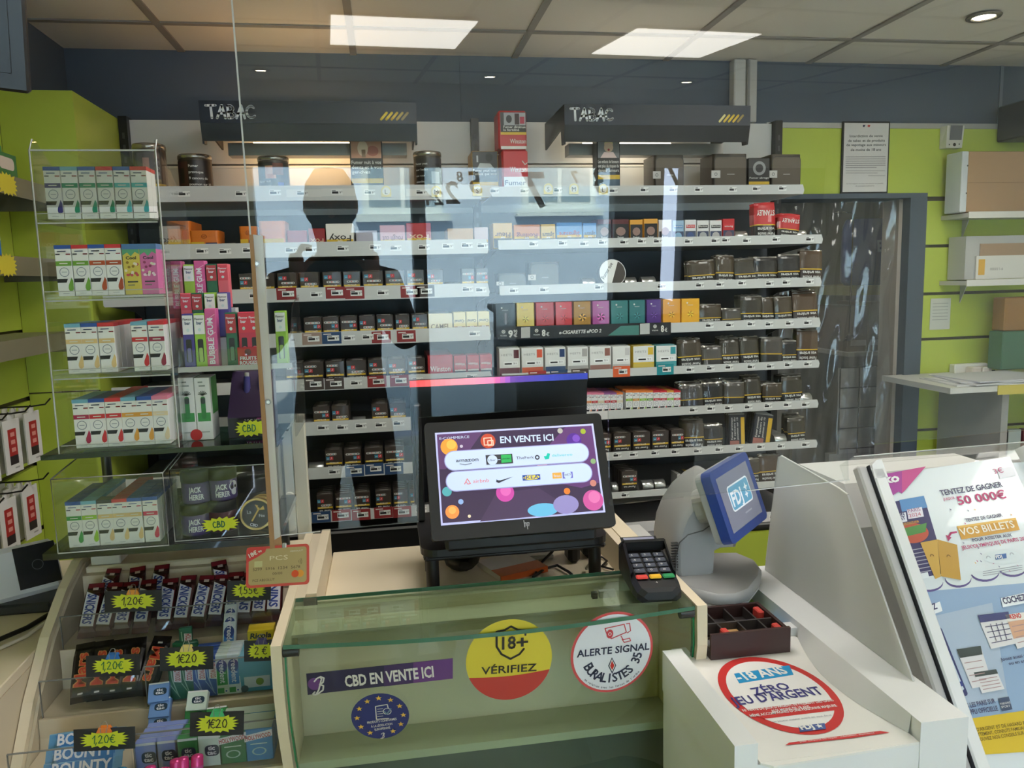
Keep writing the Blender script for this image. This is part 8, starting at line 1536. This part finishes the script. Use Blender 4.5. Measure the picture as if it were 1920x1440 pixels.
# contactless reader and cables on the cream side counter
t = thing('side_counter', 'plain cream counter top beside the sweets stand, under the reader', 'counter', (-.85, 1.6, 0)); MB().box(-.215, .168, -.7, .45, .0, .86, CREAM2).build('cabinet', t); MB().box(-.215, .168, -.7, .45, .8605, .88, CREAM, c=.002).build('top', t)
t = thing('card_reader', 'white contactless card reader with a black pad leaning beside the sweets stand', 'card reader', (-.785, 1.755, .8915)); M = Matrix.Rotation(math.radians(36), 4, 'Z') @ Matrix.Rotation(math.radians(-24), 4, 'X') @ Matrix.Scale(.82, 4)
RW = C(206, 208, 212, .35)
m = MB(M); m.box(-.11, .085, -.02, .022, .004, .15, RW, c=.016); m.build('body', t); m = MB(M); m.box(-.02, .078, -.0225, -.0205, .03, .14, C(30, 32, 38, .25), c=.0005); m.ring(.03, .086, .012, .0135, C(80, 84, 92, .4), 0, Matrix(((1, 0, 0, 0), (0, 0, -1, -.0228), (0, 1, 0, 0), (0, 0, 0, 1)))); m.build('black_pad', t)
m = MB(M); m.box(-.088, -.07, -.0222, -.0203, .118, .122, C(60, 60, 64, .4)); m.build('slot', t); m = MB(M); m.box(-.2, -.115, -.018, .02, .0, .12, RW, c=.014); m.box(-.2, -.115, -.019, .021, .0, .03, C(40, 42, 46, .4), c=.006); m.build('side_pod', t); m = MB(); m.box(-.06, .06, -.05, .06, -.0105, .012, C(40, 42, 46, .4), c=.004); m.build('foot', t)
m = MB(); m.tube([(-.68, 1.84, .9), (-.70, 1.74, .887), (-.735, 1.62, .887), (-.80, 1.52, .887), (-.9, 1.46, .887)], .005, BLACK); tag(m.build('cable'), 'thick black cable curving round the side counter under the reader', 'cable')
m = MB(); m.tube([(-.68, 1.82, .9), (-.70, 1.70, .886), (-.72, 1.58, .886), (-.78, 1.48, .886), (-.92, 1.42, .886)], .004, C(214, 206, 190, .4)); tag(m.build('cable'), 'cream cable curving below the black cable on the side counter', 'cable')
tag(MB().box(-.045, .045, -.03, .05, 0, .05, C(214, 210, 202, .4), c=.006).build('plastic_bag'), 'crumpled white paper bag behind the contactless reader', 'bag').location = (-.70, 1.90, .8805)
tag(MB().box(-.03, .03, -.03, .03, 0, .045, C(214, 208, 198, .4), c=.002).build('gift_box'), 'small white box with a thin dark red line on the stand ledge', 'box').location = (-.615, 1.755, .9685)
# ------------------------------------------------------------------ television high at the corner
q = aY(30, 80, 1.35)
t = thing('television', 'black wall television tilting down at the upper corner of the view', 'television', tuple(q)); a, b, c_ = aY(66, 0, 1.35), aY(56, 176, 1.35), aY(0, 160, 1.35)
tvp = Pl(b, (.97, -.10, -.05), (.06, -.2, 1)); tvp = Pl(b, Vector((.96, .28, -.06)), Vector((.02, -.22, .97))); T = Matrix.Translation(-q)
m = MB(T @ tvp.M); m.box(-.5, 0, 0, .21, -.03, 0, C(24, 24, 26, .35), c=.004); m.build('housing', t); m = MB(T @ tvp.M); m.box(-.49, -.022, .026, .2, .0005, .0025, C(14, 15, 17, .35), c=.0005); m.poly([(-.3, .05), (-.1, .2), (-.2, .2), (-.35, .1)], C(50, 80, 140, .3, emit=.25), .003); m.build('screen', t)
m = MB(T @ tvp.M); m.box(-.4, -.3, .2, .38, -.06, -.035, C(30, 30, 32, .4)); m.build('bracket', t)
# ------------------------------------------------------------------ the person mirrored in the guard
def person():
    t = thing('person', 'person in dark clothes holding up a phone, mirrored in the clear guard', 'person', (-.06, -.42, 0))
    me = bpy.data.meshes.new('body'); V, Ed, Rd = [], [], []
    def v(x, y, z, r): V.append((x, y, z)); Rd.append(r); return len(V) - 1
    def chain(a, *pts):
        for p in pts: b = v(*p); Ed.append((a, b)); a = b
        return a
    pel = v(0, 0, .93, (.155, .11)); ch = chain(pel, (0, 0, 1.10, (.14, .10)), (0, -.01, 1.28, (.165, .11)), (0, -.01, 1.40, (.14, .09)))
    nk = chain(ch, (0, 0, 1.475, (.055, .055)), (0, .01, 1.52, (.052, .052)))
    hd = chain(nk, (0, .02, 1.575, (.07, .082)), (0, .015, 1.645, (.078, .095)), (0, .0, 1.70, (.06, .075)))
    for s in (-1, 1):
        sh = chain(ch, (s * .175, -.01, 1.39, (.062, .06)), (s * .23, .06, 1.20, (.048, .05)), (s * .16, .24, 1.30, (.04, .04)), (s * .105, .32, 1.43, (.03, .03)))
        hp = chain(pel, (s * .095, 0, .84, (.095, .095)), (s * .105, .01, .50, (.068, .068)), (s * .11, -.01, .26, (.055, .06)), (s * .11, -.02, .09, (.042, .045)), (s * .115, .09, .04, (.045, .035)))
    me.from_pydata(V, Ed, []); o = bpy.data.objects.new('body', me); COL.objects.link(o); o.parent = t
    sk = o.modifiers.new('skin', 'SKIN'); sk.use_smooth_shade = True
    for i, r in enumerate(Rd): me.skin_vertices[0].data[i].radius = r
    me.skin_vertices[0].data[0].use_root = True
    o.modifiers.new('smooth', 'SUBSURF').levels = 2; o.modifiers[-1].render_levels = 2
    me.materials.append(C(44, 40, 42, .8))
    m = MB(); SK = C(196, 150, 128, .5)
    hx = lambda s: s * .105
    for s in (-1, 1):
        m.loft([[(hx(s) + .038 * k * math.cos(a) * .5, .33 + .02 * math.sin(a) * k, z) for a in [2 * PI * j / 10 for j in range(10)]] for z, k in ((1.43, .9), (1.46, 1.1), (1.50, 1.1), (1.515, .8))], SK)
        for f in range(4): y = .315 + .012 * f; m.tube([(hx(s), y, 1.505), (hx(s) - s * .02, y + .004, 1.53 + .006 * (f in (1, 2))), (hx(s) - s * .045, y + .004, 1.53)], .0075, SK, 8)
        m.tube([(hx(s) - s * .01, .315, 1.46), (hx(s) - s * .03, .30, 1.485), (hx(s) - s * .05, .305, 1.50)], .009, SK, 8)
    m.build('hands', t)
    m = MB(); m.lathe([(0, .105), (.05, .1), (.082, .055), (.092, .0), (.085, -.05), (.07, -.07)], C(40, 32, 28, .8), Matrix.Translation((0, -.012, 1.655)) @ Matrix.Diagonal((.92, 1.12, 1, 1)), 20); m.build('hair', t)
    m = MB(); m.box(-.03, -.018, .098, .108, 1.645, 1.655, C(30, 26, 26, .4), c=.003); m.box(.018, .03, .098, .108, 1.645, 1.655, C(30, 26, 26, .4), c=.003); m.loft([[(-.010, .10, 1.61), (.010, .10, 1.61), (0, .128, 1.605)], [(-.005, .10, 1.65), (.005, .10, 1.65), (0, .108, 1.65)]], SK); m.box(-.022, .022, .094, .102, 1.575, 1.581, C(150, 90, 84, .5), c=.002); m.build('face', t)
    for s in (-1, 1): m = MB(); m.lathe([(0, 0), (.016, .002), (.012, .01), (0, .008)], SK, Matrix.Translation((s * .075, .01, 1.64)) @ Matrix.Rotation(s * PI / 2, 4, 'Y') @ Matrix.Diagonal((1.6, 1, 1, 1)), 14); m.build('ear', t)
    p = thing('phone', 'dark phone held up before the mirrored person', 'phone', (0, -.06, 1.535)); m = MB(); m.box(-.08, .05, -.006, .002, -.038, .036, C(30, 30, 34, .3), c=.004); m.build('case', p)
person()
